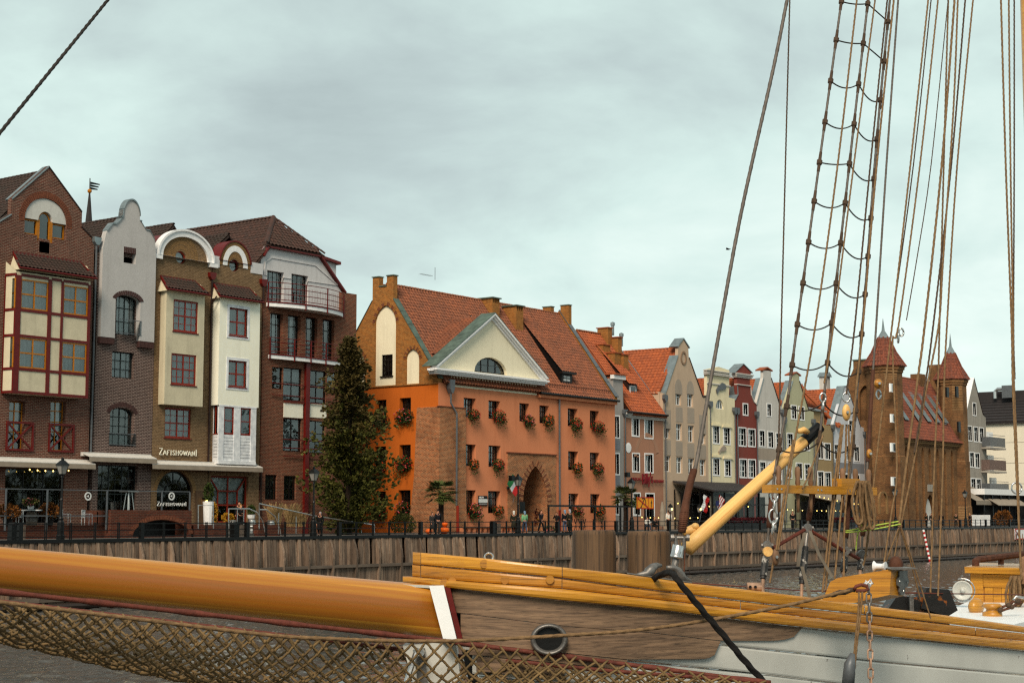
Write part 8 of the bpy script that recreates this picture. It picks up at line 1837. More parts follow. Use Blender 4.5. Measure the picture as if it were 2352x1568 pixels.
awning(-30,220,1058, 'white awning box with beige valance across the red brick house'); awning(205,361,1047, 'short awning box across the violet brick shopfront'); awning(350,604,1066, 'long awning box across the tan and ivory bay houses')
# raised terrace of the restaurants
TZ = .8; NTc = 79.6; FTc = Fac(NTc); xt0, xt1 = FTc.x(-40,1200), FTc.x(445,1200); xt2 = FTc.x(600,1200)
tc = thing('brick_terrace', 'raised brick terrace with an arched cellar opening in front of the left houses', 'terrace',(xt0, NTc,0)); xa_, xb_ = FTc.x(254,1200), FTc.x(440,1200); xm_ = FTc.x(372,1200); hw_ = (FTc.x(440,1200)-FTc.x(308,1200))/2
MB().box(xt0, xa_, NTc+.6,84.9,0, TZ).box(xa_, xb_+3, NTc+.5,84.9, TZ-.3, TZ).v
MB().box(xt0, xa_-.01, NTc+.6,84.95,0, TZ).build('terrace_block', M['brickT'], tc); MB().box(xa_, xt2+5, NTc+2.6,84.95,0, TZ).build('terrace_block', M['brickT'], tc)
MB().wall([(xa_,0),(xb_,0),(xb_,1.72),(xa_,1.72)],[[(xm_-hw_*.98,.05),(xm_+hw_*.98,.05)]+arc(xm_,.1, hw_*.98,1.0,3,177,14)], NTc,.4).build('parapet', M['brickT'], tc); MB().box(xa_, xb_, NTc+1.2, NTc+1.3,0,1.6).build('cellar_back', M['black'], tc); MB().box(xb_-.3, xb_-.01, NTc+.41, NTc+2.5,0,1.7).build('parapet_return', M['brickT'], tc); MB().box(xa_, xa_+.3, NTc+.41, NTc+2.5,0,1.7).build('parapet_return', M['brickT'], tc)
voussoirs(tc, xm_,.1, hw_,1.02,6,174,34,.28, NTc, 'vous',.015)
for a, b in ((450,525),(597,650)): MB().box(FTc.x(a,1200), FTc.x(b,1200), NTc+.2, NTc+.6,0,.75).build('step_wall', M['brickT'], tc)
for i in range(5): MB().box(FTc.x(530,1200), FTc.x(596,1200), NTc+.5+i*.34, NTc+2.6, i*.16,(i+1)*.16).build('step', M['paving'], tc)
hrl = thing('steel_handrail', 'bent steel tube handrails at the terrace steps and ramp', 'handrail',(FTc.x(560,1200), NTc,0)); 
for P in ([(525,1213),(525,1168),(573,1168),(590,1176),(603,1195),(609,1222)],[(595,1215),(595,1156),(722,1184),(800,1196),(860,1205),(860,1225)],[(596,1170),(612,1170),(632,1186),(643,1215),(646,1236)],[(455,1213),(455,1160),(490,1160),(490,1213)]): MB().tube([on_y(x, y, NTc-.1) for x, y in P],.045,6).build('rail', M['steel'], hrl)
for px in (545,560,640,680,720,780,830): v = on_y(px,1168+max(0, px-595)*.21, NTc-.1); MB().bar((v.x, v.y,0.1), v,.05).build('post', M['steel'], hrl)
sc = thing('glass_screen', 'glass wind screen in a grey steel frame along the terrace with etched fish logos', 'glass screen',(FTc.x(200,1150), NTc+.2, TZ)); ns = NTc+.2; Fs = Fac(ns); zt0, zt1, zm_ = Fs.z(200,1191), Fs.z(200,1124), Fs.z(200,1184); xs__ = [Fs.x(p,1150) for p in (-30,14,109,246,372,436)]
fr = MB(); fr.box(xs__[0], xs__[-1], ns, ns+.05, zt1-.05, zt1).box(xs__[0], xs__[-1], ns+.004, ns+.046, zm_-.03, zm_+.03)
for x in xs__: fr.box(x-.05, x+.05, ns-.01, ns+.06, TZ+(.9 if x>xa_ else-.3), zt1-.052)
fr.build('frame', M['pipe'], sc)
for a, b in zip(xs__[:-1], xs__[1:]): MB().quad((a+.06, ns+.03, TZ+.3),(b-.06, ns+.03, TZ+.3),(b-.06, ns+.03, zt1-.06),(a+.06, ns+.03, zt1-.06)).build('pane', M['screen'], sc)
for px in (394,202): 
 v = Fs.p(px,1139); MB().ring(arc(v[0], v[1],.26,.26,0,345,23), arc(v[0], v[1],.17,.17,0,345,23), ns-.02, ns).prism([(v[0]-.12, ns-.02, v[1]),(v[0]+.05, ns-.02, v[1]+.08),(v[0]+.05, ns-.02, v[1]-.08)],(0,.018,0)).build('fish_logo', M['curt'], sc)
a = Fs.rect(361,428,1152,1161); serif(sc, 'ZAFISHOWANI', a[0], a[1], ns-.03, a[2],(a[3]-a[2])*.75, 'curt', 'letter',.14)
def chair(px, label, N=80.4, rz=0):
 x = on_y(px,1190, N).x; t = thing('garden_chair', label, 'chair',(x, N, TZ), 'white terrace chairs'); t.rotation_euler = (0,0, rz); k = lambda mb, n: link(n, np_mesh(n, mb.v, mb.f, M['trim']),(x, N, TZ), t)
 s_ = MB(); [s_.box(-.24,.24,-.2+i*.09,-.14+i*.09,.44,.46) for i in range(5)]; k(s_, 'seat'); b = MB(); [b.box(-.22+i*.09,-.19+i*.09,.22,.24,.46,.9) for i in range(6)]; b.box(-.25,.25,.21,.25,.88,.92); k(b, 'backrest')
 for sx in (-1,1):
  for y0 in (-.24,.24): k(MB().bar((sx*.24, y0,0),(sx*.24, y0,.66 if y0<0 else .9),.03), 'leg')
  k(MB().tube([(sx*.24,-.24,.6),(sx*.24,-.2,.68),(sx*.24,.24,.66)],.016,5), 'armrest')
chair(150, 'white metal chair beside the street lamp on the terrace', rz=1.2); chair(40, 'white metal chair left of the barrel table', rz=-1.2); chair(325, 'white metal chair alone before the brick pier', rz=.6) if False else chair(322*.62, 'white metal chair alone before the brick pier', rz=.5)
x = on_y(73,1190,80.4).x; t = thing('barrel_table', 'old wine barrel used as a table with a white top on the terrace', 'table',(x,80.4, TZ)); MB().lathe([(.28,0),(.36,.4),(.28,.8)],(x,80.4, TZ),14).build('barrel', M['beam'], t); MB().lathe([(.6,.86),(.6,.92)],(x,80.4, TZ),18).build('table_top', M['trim'], t); MB().lathe([(.33,.2),(.36,.4),(.34,.5),(.31,.3)],(x,80.4, TZ),14).build('hoop', M['iron'], t)
x = on_y(295,1190,80.8).x; t = thing('patio_heater', 'pyramid patio heater with glowing pale glass behind the brick parapet', 'patio heater',(x,80.8, TZ))
for s, u in ((-1,-1),(1,-1),(1,1),(-1,1)): MB().bar((x+s*.34,80.8+u*.3, TZ),(x+s*.13,80.8+u*.12, TZ+2.0),.05).build('leg', M['steel'], t)
MB().box(x-.45, x+.45,80.4,81.2, TZ+2.05, TZ+2.1).build('hood', M['steel'], t); MB().tube([(x,80.8, TZ+.3),(x,80.8, TZ+2)],.07,8).build('tube', M['curt'], t)
for i,(px, lb) in enumerate(((578, 'steel beer keg stack by the terrace steps'),(535, 'steel beer keg half hidden behind the railing post'),(622, 'steel beer keg under the ramp handrail'))):
 x = on_y(px,1200,80.5).x; z = 0 if i==0 else .5; t = thing('beer_keg', lb, 'keg',(x,80.5, z), 'steel kegs')
 for j in range(2 if i==0 else 1): MB().lathe([(.2,.0),(.27,.03),(.25,.1),(.27,.2),(.27,.4),(.25,.48),(.27,.55),(.2,.58)],(x,80.5, z+j*.6),12).build('keg_body', M['steel'], t)
def bin_(px, label): 
 x = on_y(px,1210,77.2).x; t = thing('litter_bin', label, 'litter bin',(x,77.2,0), 'litter bins with slatted sides'); MB().box(x-.45, x+.0,77,77.4,0,.85).build('bin_body', M['black'], t)
 for i in range(5): MB().box(x+.03+i*.09, x+.1+i*.09,76.98,77.42,.05,.8).build('slat', M['beam'], t)
 MB().prism([(x-.48,76.95,.86),(x+.5,76.95,.86),(x+.42,76.95,.98),(x-.3,76.95,.98)],(0,.5,0)).build('lid', M['black'], t)
bin_(545, 'litter bin below the terrace steps'); bin_(38, 'litter bin at the far left of the quay'); bin_(1137, 'litter bin in front of the orange wall')
x0, x1 = on_y(1060,1215,81.2).x, on_y(1205,1215,81.2).x; t = thing('bench', 'long low timber bench along the orange wall', 'bench',(x0,81.2,0)); [MB().box(x0, x1,81+i*.16,81.13+i*.16,.42,.47).build('slat', M['pole'], t) for i in range(3)]; [MB().box(x0+i*(x1-x0)/12, x0+i*(x1-x0)/12+.3,81.08,81.4,0,.418).build('leg', M['orange'], t) for i in range(13)]
for i,(px, z, r_, lb) in enumerate(((1021,0,.36, 'big orange pumpkin at the bottom of the pumpkin pile'),(1022,.55,.24, 'small orange pumpkin on top of the big pumpkin'),(985,0,.26, 'orange pumpkin behind the walking couple'),(1212,.35,.2, 'orange bag shaped pumpkin held beside the mint jacket'))):
 if i==3: continue
 x = on_y(px,1215,78.2).x; t = thing('pumpkin', lb, 'pumpkin',(x,78.2, z), 'orange pumpkins'); n = 20; vs = []
 for a in range(7):
  th = math.pi*a/6
  for k in range(n): q = 1+.07*math.cos(k*6.283/n*8); vs.append((x+r_*q*math.sin(th)*math.cos(6.283*k/n),78.2+r_*q*math.sin(th)*math.sin(6.283*k/n), z+r_*.8*(1-math.cos(th))))
 MB().add(vs,[(a*n+k, a*n+(k+1)%n,(a+1)*n+(k+1)%n,(a+1)*n+k) for a in range(6) for k in range(n)]).build('skin', M['pump'], t, smooth=True); MB().tube([(x,78.2, z+r_*1.55),(x+.03,78.2, z+r_*1.9)],.03,5).build('stalk', M['bark'], t)
# black terrace frame with stacked chairs in front of the gatehouse
Fk = Fac(78.6); t = thing('terrace_frame', 'black steel terrace frame in front of the right half of the orange house', 'steel frame',(Fk.x(1300,1200),78.6,0)); z = Fk.z(1370,1164); xx = [Fk.x(p,1190) for p in (1259,1310,1365,1424,1440,1481)]
for x in xx: MB().box(x-.07, x+.07,78.5,78.62,0, z-.01).build('post', M['black'], t)
MB().box(xx[0]-.07, xx[-1]+.07,78.48,78.64, z, z+.16).build('beam', M['black'], t)
for i, px in enumerate((1322,1332,1342,1352,1375,1392)):
 x = Fk.x(px,1200); c_ = thing('stacked_chair',('black folded chair %s on the gatehouse terrace')%('at the left end of the row', 'second in the row', 'third in the row', 'fourth in the row', 'standing apart mid terrace', 'near the right frame post')[i], 'chair',(x,79.2,0), 'black folded terrace chairs'); MB().box(x-.2, x+.2,79,79.08,.42,.5).build('seat', M['black'], c_)
 for s in (-1,1): MB().bar((x+s*.2,79.1,0),(x-s*.02,79,.7),.04).build('leg', M['black'], c_); MB().bar((x+s*.02,79.05,.7),(x+s*.22,79.05,1.12),.05).build('backrest', M['black'], c_)
# flags
def flag(name, label, px, py, N, cols, w, h, tilt, per, vert=False, extra=None):
 v = on_y(px, py, N); t = thing(name, label, 'flag', tuple(v)); MB().tube([v+Vector((-.3,.1,-1.9)), v+Vector((.35,0,.25))],.025,6).build('pole', M['pipe'], t); n = len(cols)
 for i, c_ in enumerate(cols):
  vs, fs = [],[]
  for a in range(9):
   for b in range(2):
    f = (i+b)/n; u, q = (a/8, f) if not vert else (f, a/8); vs.append(v+Vector((w*(u-.5)*math.cos(tilt)+h*q*math.sin(tilt),-.1+.07*math.sin(u*9+q*3),-h*q*math.cos(tilt)+w*(u-.5)*math.sin(tilt))))
  MB().add(vs,[(2*a,2*a+2,2*a+3,2*a+1) for a in range(8)]).build('stripe', M[c_], t)
 if extra: MB().box(v.x-w*.5, v.x-w*.05, v.y-.2, v.y-.19, v.z-h*.45, v.z).build('canton', M['blue'], t)
flag('italian_flag', 'green white and red flag drooping by the gate arch',1185,1102, NF-.6,('greenp', 'trim', 'sred'),1.5,1.2,-.75,3, True); flag('polish_flag', 'white and red flag hanging before the dark restaurant',1612,1152,77.5,('trim', 'sred'),1.5,1.0,1.2,2); flag('striped_flag', 'red and white striped flag with blue corner beside the white and red flag',1648,1150,77.5,('sred', 'trim')*3+('sred',),1.3,1.0,1.1,7, False, True)
# cable warning sign
Fy = Fac(76.2); x0, x1, z0, z1 = Fy.rect(1463.5,1502,1141,1168); t = thing('cable_sign', 'yellow warning sign with a crossed-out anchor and a lightning bolt', 'sign',((x0+x1)/2,76.2,0)); y = 76.2; xs2 = x0+(x1-x0)*.66; w, h = x1-x0, z1-z0
MB().box(x0, x1, y, y+.05, z0, z1).build('board', M['yel'], t); MB().ring([(x0, z0),(x1, z0),(x1, z1),(x0, z1)],[(x0+.08, z0+.08),(x1-.08, z0+.08),(x1-.08, z1-.08),(x0+.08, z1-.08)], y-.012, y-.002).box(xs2-.03, xs2+.03, y-.01, y-.002, z0+.08, z1-.08).build('border', M['sred'], t)
cx, cz = x0+w*.34, z0+h*.52; MB().bar((cx-.3, y-.01, cz-.38),(cx+.22, y-.01, cz+.34),.015,.09).ring(arc(cx+.08, cz+.02,.42,.42,-50,130,14), arc(cx+.08, cz+.02,.33,.33,-50,130,14), y-.014, y-.004).ring(arc(cx-.36, cz-.45,.1,.1,0,330,11), arc(cx-.36, cz-.45,.05,.05,0,330,11), y-.014, y-.004).build('anchor', M['black'], t); MB().bar((x0+.1, y-.02, z1-.12),(xs2-.06, y-.02, z0+.12),.012,.1).build('cross_bar', M['sred'], t)
bx = x0+w*.84; MB().prism([(bx+a*.9, y-.014, z0+h*b) for a, b in ((.12,.86),(-.14,.5),(.0,.5),(-.04,.28),(-.1,.3),(.0,.1),(.08,.32),(.03,.3),(.16,.6),(.03,.6))],(0,.01,0)).build('lightning', M['black'], t)
for x in (x0+.2, x1-.2): MB().box(x-.04, x+.04, y+.06, y+.12,0, z0+.3).build('post', M['black'], t)
t = thing('restaurant_sign', 'red script sign Billy\'s with small side words on the salmon house', 'sign',(FH.x(1482,1100), NH-.2, FH.z(1482,1105))); h_ = 1.15; zS = FH.z(1480,1112)
text(t, "Billy's", FH.x(1471,1105), NH-.2, zS, h_*1.3, 'wine', sx=.62, depth=.04, bold=.01, rot=(math.pi/2,-.08,0)); text(t, 'AMERICAN', FH.x(1445,1103), NH-.2, zS+.35,.42, 'wine', sx=.85); text(t, 'RESTAURANT', FH.x(1499,1107), NH-.2, zS+.2,.42, 'wine', sx=.72); MB().box(FH.x(1445,1105), FH.x(1521,1105), NH-.1, NH-.06, zS+.4, zS+.46).build('rail', M['wine'], t)
x = on_y(1521,1180,77.2).x; t = thing('closed_parasol', 'closed beige parasol standing at the quay railing', 'parasol',(x,77.2,0)); MB().lathe([(.24,.45),(.27,.9),(.22,1.8),(.1,2.5),(.02,2.7)],(x,77.2,0),11).build('canopy', M['awn'], t); MB().tube([(x,77.2,0),(x,77.2,2.75)],.03,6).build('pole', M['pipe'], t)
# dark glazed restaurant pavilions
def pavilion(name, label, pa, pb, ptop, N, roofm, depth=6, cur_='curtd', lit=0, posts=6):
 F_ = Fac(N); x0, x1 = F_.x(pa,1160), F_.x(pb,1160); zt = F_.z(pa, ptop); t = thing(name, label, 'pavilion',((x0+x1)/2, N,0)); 
 MB().prism([(x0-.3, N-.4, zt),(x0-.3,84.9, zt+1.0),(x0-.3,84.9, zt+1.15),(x0-.3, N-.4, zt+.16)],(x1-x0+.6,0,0)).build('roof', M[roofm], t)
 for i in range(posts+1):
  x = x0+(x1-x0)*i/posts; MB().box(x-.09, x+.09, N-.1, N+.08,0, zt-.01).build('post', M['black'], t)
  if i<posts:
   b = x0+(x1-x0)*(i+1)/posts; MB().quad((x+.09, N,.2),(b-.09, N,.2),(b-.09, N, zt),(x+.09, N, zt)).build('pane', M['screen'], t); link('curtain', unit_curtain(cur_),(x+.3, N+.5,.4), t, scale=((b-x)*.8,1, zt-.8))
   MB().box(x+.1, b-.1, N-.04, N+.04, zt*.66, zt*.66+.12).box(x+.1, b-.1, N-.03, N+.03,.9,.98).build('rail', M['black'], t)
 for i in range(3): y = N+(84.9-N)*i/3; e = N+(84.9-N)*(i+1)/3; MB().quad((x0, y+.1,.2),(x0, e-.1,.2),(x0, e-.1, zt),(x0, y+.1, zt)).build('pane', M['screen'], t); MB().box(x0-.06, x0+.06, e-.08, e,0, zt+.3).box(x0-.04, x0+.04, y+.1, e-.1,.9,.98).build('post', M['black'], t)
 MB().box(x0, x1, N-.3, N-.1,.0,.75).build('planter', M['black'], t); MB().box(x0, x1,84.0,84.2,0, zt).build('rear_wall', M['coal'], t)
 v, f = leaves([(Vector((R.uniform(x0, x1), N-.25+R.uniform(-.2,.2),.8+R.uniform(-.15,.35))), Vector((0,-.3,.8))) for k in range(900)],.16,0,3,2); leafmesh('foliage', v, f, 'winef', t, 'stuff')
 return x0, x1, zt
p1 = pavilion('dark_pavilion', 'black framed restaurant pavilion with dark sloping roof and grey curtains',1637,1768,1129,80.5, 'tileR', posts=5); p2 = pavilion('beige_pavilion', 'restaurant pavilion with beige canopy and strings of warm bulbs before the green house',1908,2000,1151,80.5, 'awn', posts=4, cur_='curtd')
def bulbs(label, P, n, sag=.25):
 a, b = P; t = thing('light_string', label, 'string lights', tuple(a)); pts = [a.lerp(b, k/n)-ZU*sag*4*(k/n)*(1-k/n) for k in range(n+1)]; MB().tube(pts,.012,4).build('cable', M['black'], t)
 for p in pts[1:-1]: MB().ball(p-ZU*.08,.042,.042,.05,6,4).build('bulb', M['bulb'], t)
v = lambda px, py, N: on_y(px, py, N)
bulbs('string of warm bulbs along the beige pavilion front under the canopy',(v(1830,1122,80), v(1990,1158,80)),16); bulbs('string of warm bulbs above the planters of the beige pavilion',(v(1797,1168,80), v(1990,1170,80)),18,.1); bulbs('string of warm bulbs inside the dark pavilion',(v(1532,1150,80.2), v(1740,1160,80.2)),9); bulbs('string of small bulbs under the red brick house awning',(v(50,1073,83.8), v(175,1076,83.8)),7,.1); bulbs('warm lights along the flower boxes below the dark pavilion',(v(1455,1184,79), v(1620,1186,79)),9,.1)
for px, lb in ((1540, 'small lit lantern post nearest the parasol'),(1606, 'small lit lantern post left of the white and red flag'),(1672, 'small lantern post right of the striped flag')):
 x = v(px,1180,78.2).x; t = thing('lantern_post', lb, 'lantern',(x,78.2,0), 'small lantern posts before the dark pavilion'); MB().tube([(x,78.2,0),(x,78.2,1.75)],.05,6).build('post', M['black'], t); MB().lathe([(.13,1.75),(.24,2.2)],(x,78.2,0),6).build('lamp_glass', M['lampglass'], t); MB().lathe([(.3,2.2),(.14,2.4),(.03,2.52)],(x,78.2,0),6).build('cap', M['black'], t); MB().ball((x,78.05,2.0),.1,.1,.12,6,4).build('bulb', M['bulb'], t)
# wall spotlight on the tan house
x = v(474,1150,84.6); t = thing('wall_spot', 'lit wall lamp glowing on timber cladding beside the arched glazing', 'wall lamp', tuple(x)); MB().ball(x,.09,.09,.1,8,6).build('bulb', M['bulb'], t); MB().box(x.x-.12, x.x+.12, x.y-.1, x.y+.3, x.z+.1, x.z+.25).build('shade', M['black'], t); MB().box(x.x-.7, x.x+.5,84.9,84.97,.8, x.z+.7).build('cladding', M['pole'], t)
# tide gauge, edge sign, far right kiosks
x = v(2132,1250, NQ-.9); t = thing('gauge_pole', 'red and white striped gauge pole leaning on the quay wall', 'pole',(x.x, x.y, ZW))
for k in range(14): MB().tube([(x.x+(1.4-k*.2)*-.0, NQ-.35-k*.05,-.2-k*.26),(x.x, NQ-.4-k*.05,-.46-k*.26)],.13,8).build('band', M['sred' if k%2 else 'trim'], t)
x0, x1, z0, z1 = Fac(NQ-.4).rect(2331,2362,1213,1238); t = thing('quay_sign', 'white red-bordered quay sign cut off by the right edge', 'sign',(x0, NQ-.4, z0)); MB().box(x0, x1, NQ-.42, NQ-.36, z0, z1).build('board', M['trim'], t); MB().ring([(x0, z0),(x1, z0),(x1, z1),(x0, z1)],[(x0+.14, z0+.14),(x1-.14, z0+.14),(x1-.14, z1-.14),(x0+.14, z1-.14)], NQ-.44, NQ-.43).build('border', M['sred'], t); text(t, 'P', x0+.5, NQ-.44, z0+.3,1.0, 'black'); MB().bar((x0+.2, NQ-.45, z1-.2),(x0+1.6, NQ-.45, z0+.2),.02,.12).build('cross_bar', M['sred'], t)
Fr = Fac(82.0); x0, x1, z0, z1 = Fr.rect(2226,2274,1140,1154); t = thing('sloping_awning', 'beige sloping awning over the white kiosk at the right', 'awning',(x0,82, z0)); MB().prism([(x0,84.5, z1+1.4),(x1,84.5, z1+1.4),(x1,81, z0+.2),(x0,81, z0+.2)],(0,0,.06)).build('canvas', M['awn'], t); MB().box(x0, x1,80.96,81, z0-.3, z0+.19).build('valance', M['awn'], t)
x0, x1, z0, z1 = Fac(79.5).rect(2233,2275,1182,1206); t = thing('white_fence', 'white lattice fence panel on the quay at the right', 'fence',(x0,79.5,0)); [MB().box(x0+(x1-x0)*i/16, x0+(x1-x0)*(i+.6)/16,79.45,79.5,.1, z1).build('picket', M['trim'], t) for i in range(16)]; MB().box(x0, x1,79.51,79.56, z1-.15, z1).box(x0, x1,79.51,79.56,.3,.45).build('rail', M['trim'], t)
x0, x1, z0, z1 = Fac(81).rect(2262,2400,1137,1148); t = thing('flat_pavilion', 'flat-roofed dark cafe pavilion at the right edge below the pale block', 'pavilion',(x0,81,0)); MB().box(x0, x1,81,84, z1, z1+.8).build('roof', M['trim'], t); MB().box(x0+.3, x1,81.4,84,0, z1).build('dark_interior', M['coal'], t)
for i in range(6): MB().box(x0+i*3.2, x0+i*3.2+.2,81.1,81.3,0, z1-.01).build('post', M['black'], t)
MB().prism([(x0+2,81.3, z1-.6),(x0+14,81.3, z1-.6),(x0+14,79.8, z1-1.5),(x0+2,79.8, z1-1.5)],(0,0,.06)).build('canopy', M['awn'], t)
bush('autumn_bush', 'yellow brown autumn bush before the cafe pavilion at the right',2303,79.5,0,1.2,2.2, 'autumn', n=500, seed=21, size=.2)
# a small bird over the roofs
v_ = on_y(1673,573,60); t = thing('bird', 'tiny dark bird flying in the sky left of the forestay', 'bird', tuple(v_)); MB().add([v_+Vector(p) for p in ((0,.22,0),(.03,0,.03),(0,-.22,.0),(-.03,0,.03),(-.28,.02,.12),(.28,-.02,.1),(0,0,-.04))],[(0,1,3),(1,2,3),(0,6,1),(6,2,1),(0,3,6),(3,2,6),(0,4,3),(2,4,3),(0,5,1),(2,5,1)]).build('body', M['coal'], t)
# ------------------------------------------------------------------ people on the quay
def skin_mesh(name, V, E, Rr, mat, sub=1):
 me = bpy.data.meshes.new(name); me.from_pydata(V, E,[]); o = bpy.data.objects.new('source', me); C.objects.link(o)
 sk = o.modifiers.new('s', 'SKIN'); 
 for i, d in enumerate(me.skin_vertices[0].data): d.radius = (Rr[i], Rr[i]*(.72 if Rr[i]>.1 else 1)); d.use_root = i==0
 o.modifiers.new('u', 'SUBSURF').levels = sub
 out = bpy.data.meshes.new_from_object(o.evaluated_get(bpy.context.evaluated_depsgraph_get())); bpy.data.objects.remove(o)
 out.materials.clear(); out.materials.append(M[mat]); out.polygons.foreach_set('use_smooth',[True]*len(out.polygons)); return out
def person(label, px, N, top, legs, hair, face=0.0, pose='stand', h=1.72, hat=None, coat=False, z=0.0, shoe='coal', group=None):
 """continuous body, jacket and trousers over it, head with face and hair; face is the heading in radians (0 looks towards the river)"""
 k = h/1.72; x = on_y(px,1200, N).x; t = thing('person', label, 'person',(x, N, z), group); t.rotation_euler = (0,0, face)
 sit = pose=='sit'; st = .2 if pose=='walk' else .03; hp = .5 if sit else .92; rs = []
 J = [(0,0, hp),(0,0, hp+.2),(0,.0, hp+.43),(0,-.005, hp+.55),(0,-.02, hp+.66),(0,-.02, hp+.74)]; Rr = [.135,.13,.15,.055,.085,.07]; E = [(i, i+1) for i in range(5)]
 for s in (-1,1):
  b = len(J); f = s*st
  if sit: J +=[(s*.1,0, hp),(s*.11,-.4, hp+.02),(s*.11,-.42,.1),(s*.11,-.55,.04)]
  else: J +=[(s*.09,0, hp-.06),(s*.1,-.02-f*.5,.5),(s*.1,.03-f,.09),(s*.11,-.12-f,.04)]
  Rr +=[.09,.065,.042,.035]; E +=[(0, b),(b, b+1),(b+1, b+2),(b+2, b+3)]
  a = len(J); sh = hp+.48
  if pose=='phone' and s<0: J +=[(s*.19,0, sh),(s*.26,-.14, sh-.2),(s*.1,-.2, sh+.12)]
  elif pose in ('fold', 'sit'): J +=[(s*.19,0, sh),(s*.24,-.02, sh-.27),(s*.05,-.26, sh-.3)]
  elif pose=='walk': J +=[(s*.19,0, sh),(s*.24,.03+f*.4, sh-.28),(s*.24,-.06+f, sh-.52)]
  else: J +=[(s*.19,0, sh),(s*.25,.04, sh-.28),(s*.22,-.07, sh-.53)]
  Rr +=[.062,.046,.032]; E +=[(2, a),(a, a+1),(a+1, a+2)]; rs.append((a, b))
 J = [tuple(c*k for c in p) for p in J]; Rr = [r*k for r in Rr]; w = lambda mesh, n, par=t: link(n, mesh,(x, N, z), par)
 bm = bmesh.new(); bm.from_mesh(skin_mesh('body', J, E, Rr, 'skin')); mb = MB(); hd = Vector(J[4])
 mb.prism([hd+Vector(p)*k for p in ((0,-.135,-.02),(-.014,-.1,-.03),(0,-.09,.03),(.014,-.1,-.03))],(0,.03,0))
 for a, b in rs: # five fingers and a thumb-side splay on each hand
  p = Vector(J[a+2]); d = (p-Vector(J[a+1])).normalized(); sd = Vector((0,1,0)) if abs(d.y)<.8 else Vector((1,0,0))
  mb.obox(p+d*.05, d*.045, sd*.035, d.cross(sd)*.014)
  for i in range(5): q = p+d*(.09 if i<4 else .03)+sd*(-.028+.019*i if i<4 else .04); e = (.07,.08,.075,.06,.05)[i]; mb.tube([q, q+d*e*.55+(sd*.015 if i==4 else Vector()), q+d*e-d.cross(sd)*.02],[.009,.008,.006],5)
 me = np_mesh('q', mb.v, mb.f, M['skin']); bm.from_mesh(me); out = bpy.data.meshes.new('body'); bm.to_mesh(out); bm.free(); out.materials.append(M['skin']); w(out, 'body')
 ids = [0,1,2]+[i for a, b in rs for i in (a, a+1, a+2)]; mp = {j: i for i, j in enumerate(ids)}; E2 = [(mp[a], mp[b]) for a, b in E if a in mp and b in mp]
 w(skin_mesh('jacket',[J[i] for i in ids], E2,[Rr[i]*1.14+.016 for i in ids], top), 'jacket'); w(np_mesh('collar',*[(m := MB().lathe([(.105*k, J[3][2]-.08),(.085*k, J[3][2]+.02)],(0,0,0),10)).v, m.f], M[top]), 'collar')
 if coat: w(np_mesh('coat_skirt',*[(m := MB().lathe([(.22*k,.42*k),(.19*k,.7*k),(.165*k,1.0*k)],(0,0,0),12)).v, m.f], M[top], True), 'coat_skirt')
 ids = [0]+[i for a, b in rs for i in (b, b+1, b+2)]; mp = {j: i for i, j in enumerate(ids)}; E2 = [(mp[a], mp[b]) for a, b in E if a in mp and b in mp]
 w(skin_mesh('trousers',[J[i] for i in ids], E2,[Rr[i]*1.1+.012 for i in ids], legs), 'trousers')
 for a, b in rs: p, q = Vector(J[b+2]), Vector(J[b+3]); w(np_mesh('shoe',*[(m := MB().ball(((p.x+q.x)/2,(p.y+q.y)/2-.02,.045*k),.05*k,.14*k,.05*k)).v, m.f], M[shoe], True), 'shoe')
 c = hd+Vector((0,.03,.045))*k; hm = MB(); m_ = hat or hair
 hm.ball(c+Vector((0,.012*k,.02*k)),.1*k,.105*k,(.115 if hat else .1)*k,10,7); 
 if not hat or hair in ('blond', 'hairb'): hm.ball(c+Vector((0,.07*k,-.09*k)),.08*k,.05*k,.12*k,8,6)
 hm.v = [(a, max(b,-.015*k if v_<c.z+.045*k else b), v_) for a, b, v_ in hm.v]; w(np_mesh('hair', hm.v, hm.f, M[m_], True), 'hat' if hat else 'hair')
 ey = MB(); [ey.ball((s*.034*k, hd.y-.092*k, hd.z+.03*k),.011*k,.008*k,.009*k,5,3) for s in (-1,1)]; ey.box(-.025*k,.025*k, hd.y-.092*k, hd.y-.084*k, hd.z-.055*k, hd.z-.046*k); w(np_mesh('face', ey.v, ey.f, M['hairb']), 'face')
 return t
P_ = person
P_('woman in dark grey coat walking arm in arm left of the man in cap',993,77.6, 'gcoat', 'coal', 'hairb',-.4, 'walk',1.64, coat=True); P_('man in navy jacket and flat cap walking past the orange pumpkins',1006,77.5, 'navy', 'gcoat', 'greyk',-.5, 'walk',1.8, hat='coal')
P_('woman in long olive coat and white hat beside the gate lamp',1180,77.4, 'olive', 'olive', 'hairb',2.4, 'stand',1.74, hat='wool', coat=True); P_('person in mint green jacket and blue knit hat with jeans',1205,77.6, 'mint', 'jean', 'blond',2.5, 'walk',1.74, hat='knit'); P_('man in grey shouldered dark jacket walking alone at the gate arch',1243,78.2, 'navy', 'coal', 'hairb',-.1, 'walk',1.84)
P_('dark haired woman in black holding a phone to her face',1279,77.4, 'coal', 'coal', 'hairb',-1.2, 'phone',1.66); P_('person in navy jacket and bright blue beanie seen from behind',1297,77.6, 'navy', 'jean', 'hairb',2.8, 'stand',1.84, hat='knit'); P_('person in olive coat with grey bobble hat seen from behind',1308,77.3, 'olive', 'coal', 'hairb',3.0, 'stand',1.9, hat='greyk', coat=True)
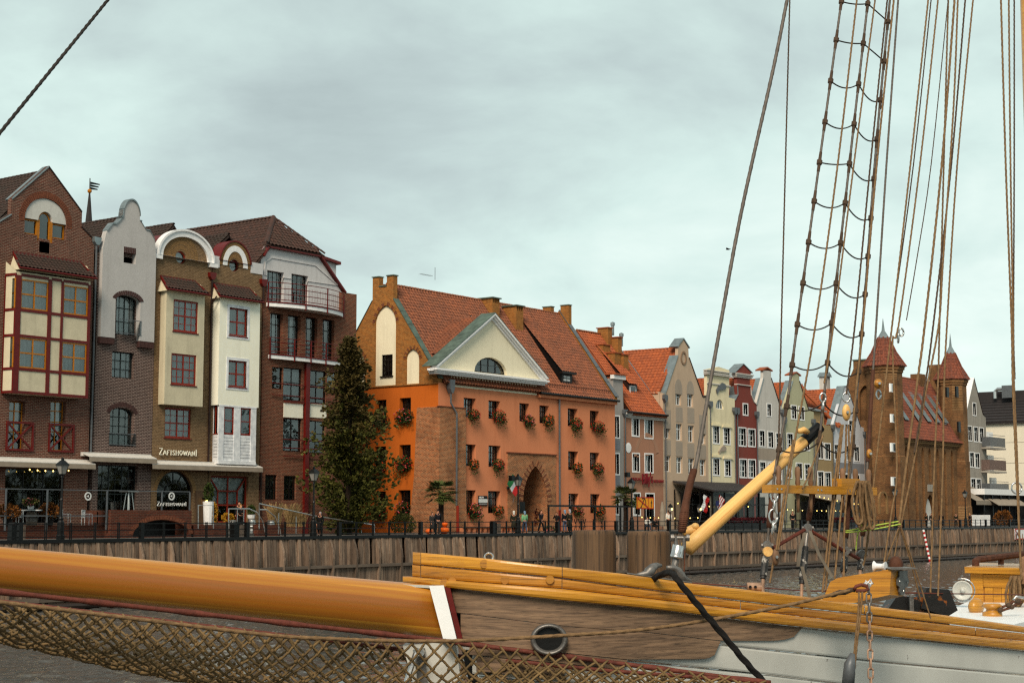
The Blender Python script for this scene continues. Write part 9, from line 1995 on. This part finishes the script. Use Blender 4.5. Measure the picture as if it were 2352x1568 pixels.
P_('man in black jacket and cap standing on the terrace behind a woman',549,81.6, 'coal', 'gcoat', 'hairb',-1.0, 'stand',1.85, hat='coal', z=.5); P_('woman in black jacket hugging herself in front of the capped man',553,81.1, 'coal', 'coal', 'blond',-.3, 'fold',1.62, z=.5); P_('grey haired person in dark coat beside the street lamp by the conifer',735,77.2, 'coal', 'coal', 'greyk',-1.2, 'stand',1.62, coat=True)
P_('seated woman in white sweater left of the closed parasol',1487,77.6, 'wool', 'jean', 'hairb',-.6, 'sit',1.7); P_('seated woman in black with blond hair next to the closed parasol',1504,77.7, 'coal', 'coal', 'blond',-.5, 'sit',1.7); P_('man in white shirt standing behind the closed parasol',1536,78.4, 'wool', 'coal', 'hairb',2.6, 'stand',1.9)
P_('woman with pale blue beanie and violet scarf leaning at the railing',1773,77.2, 'violet', 'jean', 'blond',0, 'fold',1.68, hat='knit'); P_('dark haired man in black parka at the railing under the boom',1821,77.3, 'coal', 'coal', 'hairb',-.9, 'stand',1.86)
P_('person with long hair and white bag before the beige pavilion',1967,78.5, 'gcoat', 'jean', 'hairb',.3, 'stand',1.68)
for px, lb, tp, ht in ((2128, 'person in dark green coat nearest the gate infill', 'olive', None),(2140, 'person in black jacket left of the hooded walker', 'coal', None),(2163, 'hooded person in long black coat walking before the brick front', 'coal', 'coal'),(2196, 'bald person in olive parka left of the far lamp', 'olive', None),(2228, 'blond person in dark jacket right of the far lamp', 'navy', None)): P_(lb, px,77.8, tp, 'coal', 'blond' if px>2220 else 'hairb', R.uniform(-1.4,1.4), 'walk' if px in (2163,2140) else 'stand',1.74, hat=ht, coat=ht is not None)
# the wooded bank on the near side of the river, seen only as reflections in the panes
v, f = leaves([(Vector((R.uniform(-260,420),-150+R.uniform(-14,14), R.uniform(-1,1)+13*R.random()**.6*(.65+.35*math.sin(R.random()*9)))), Vector((0,.5,.5))) for k in range(5200)],2.6,.1,9,2,.5)
o = MB().add(v, f).build('far_wood', M['hedge'], kind='stuff'); tag(o, 'distant wood on the opposite river bank', 'wood')
MB().box(-1500,3500,-1400,-134, ZW-1,-1.2).build('near_bank', M['paving'])['kind'] = 'structure'
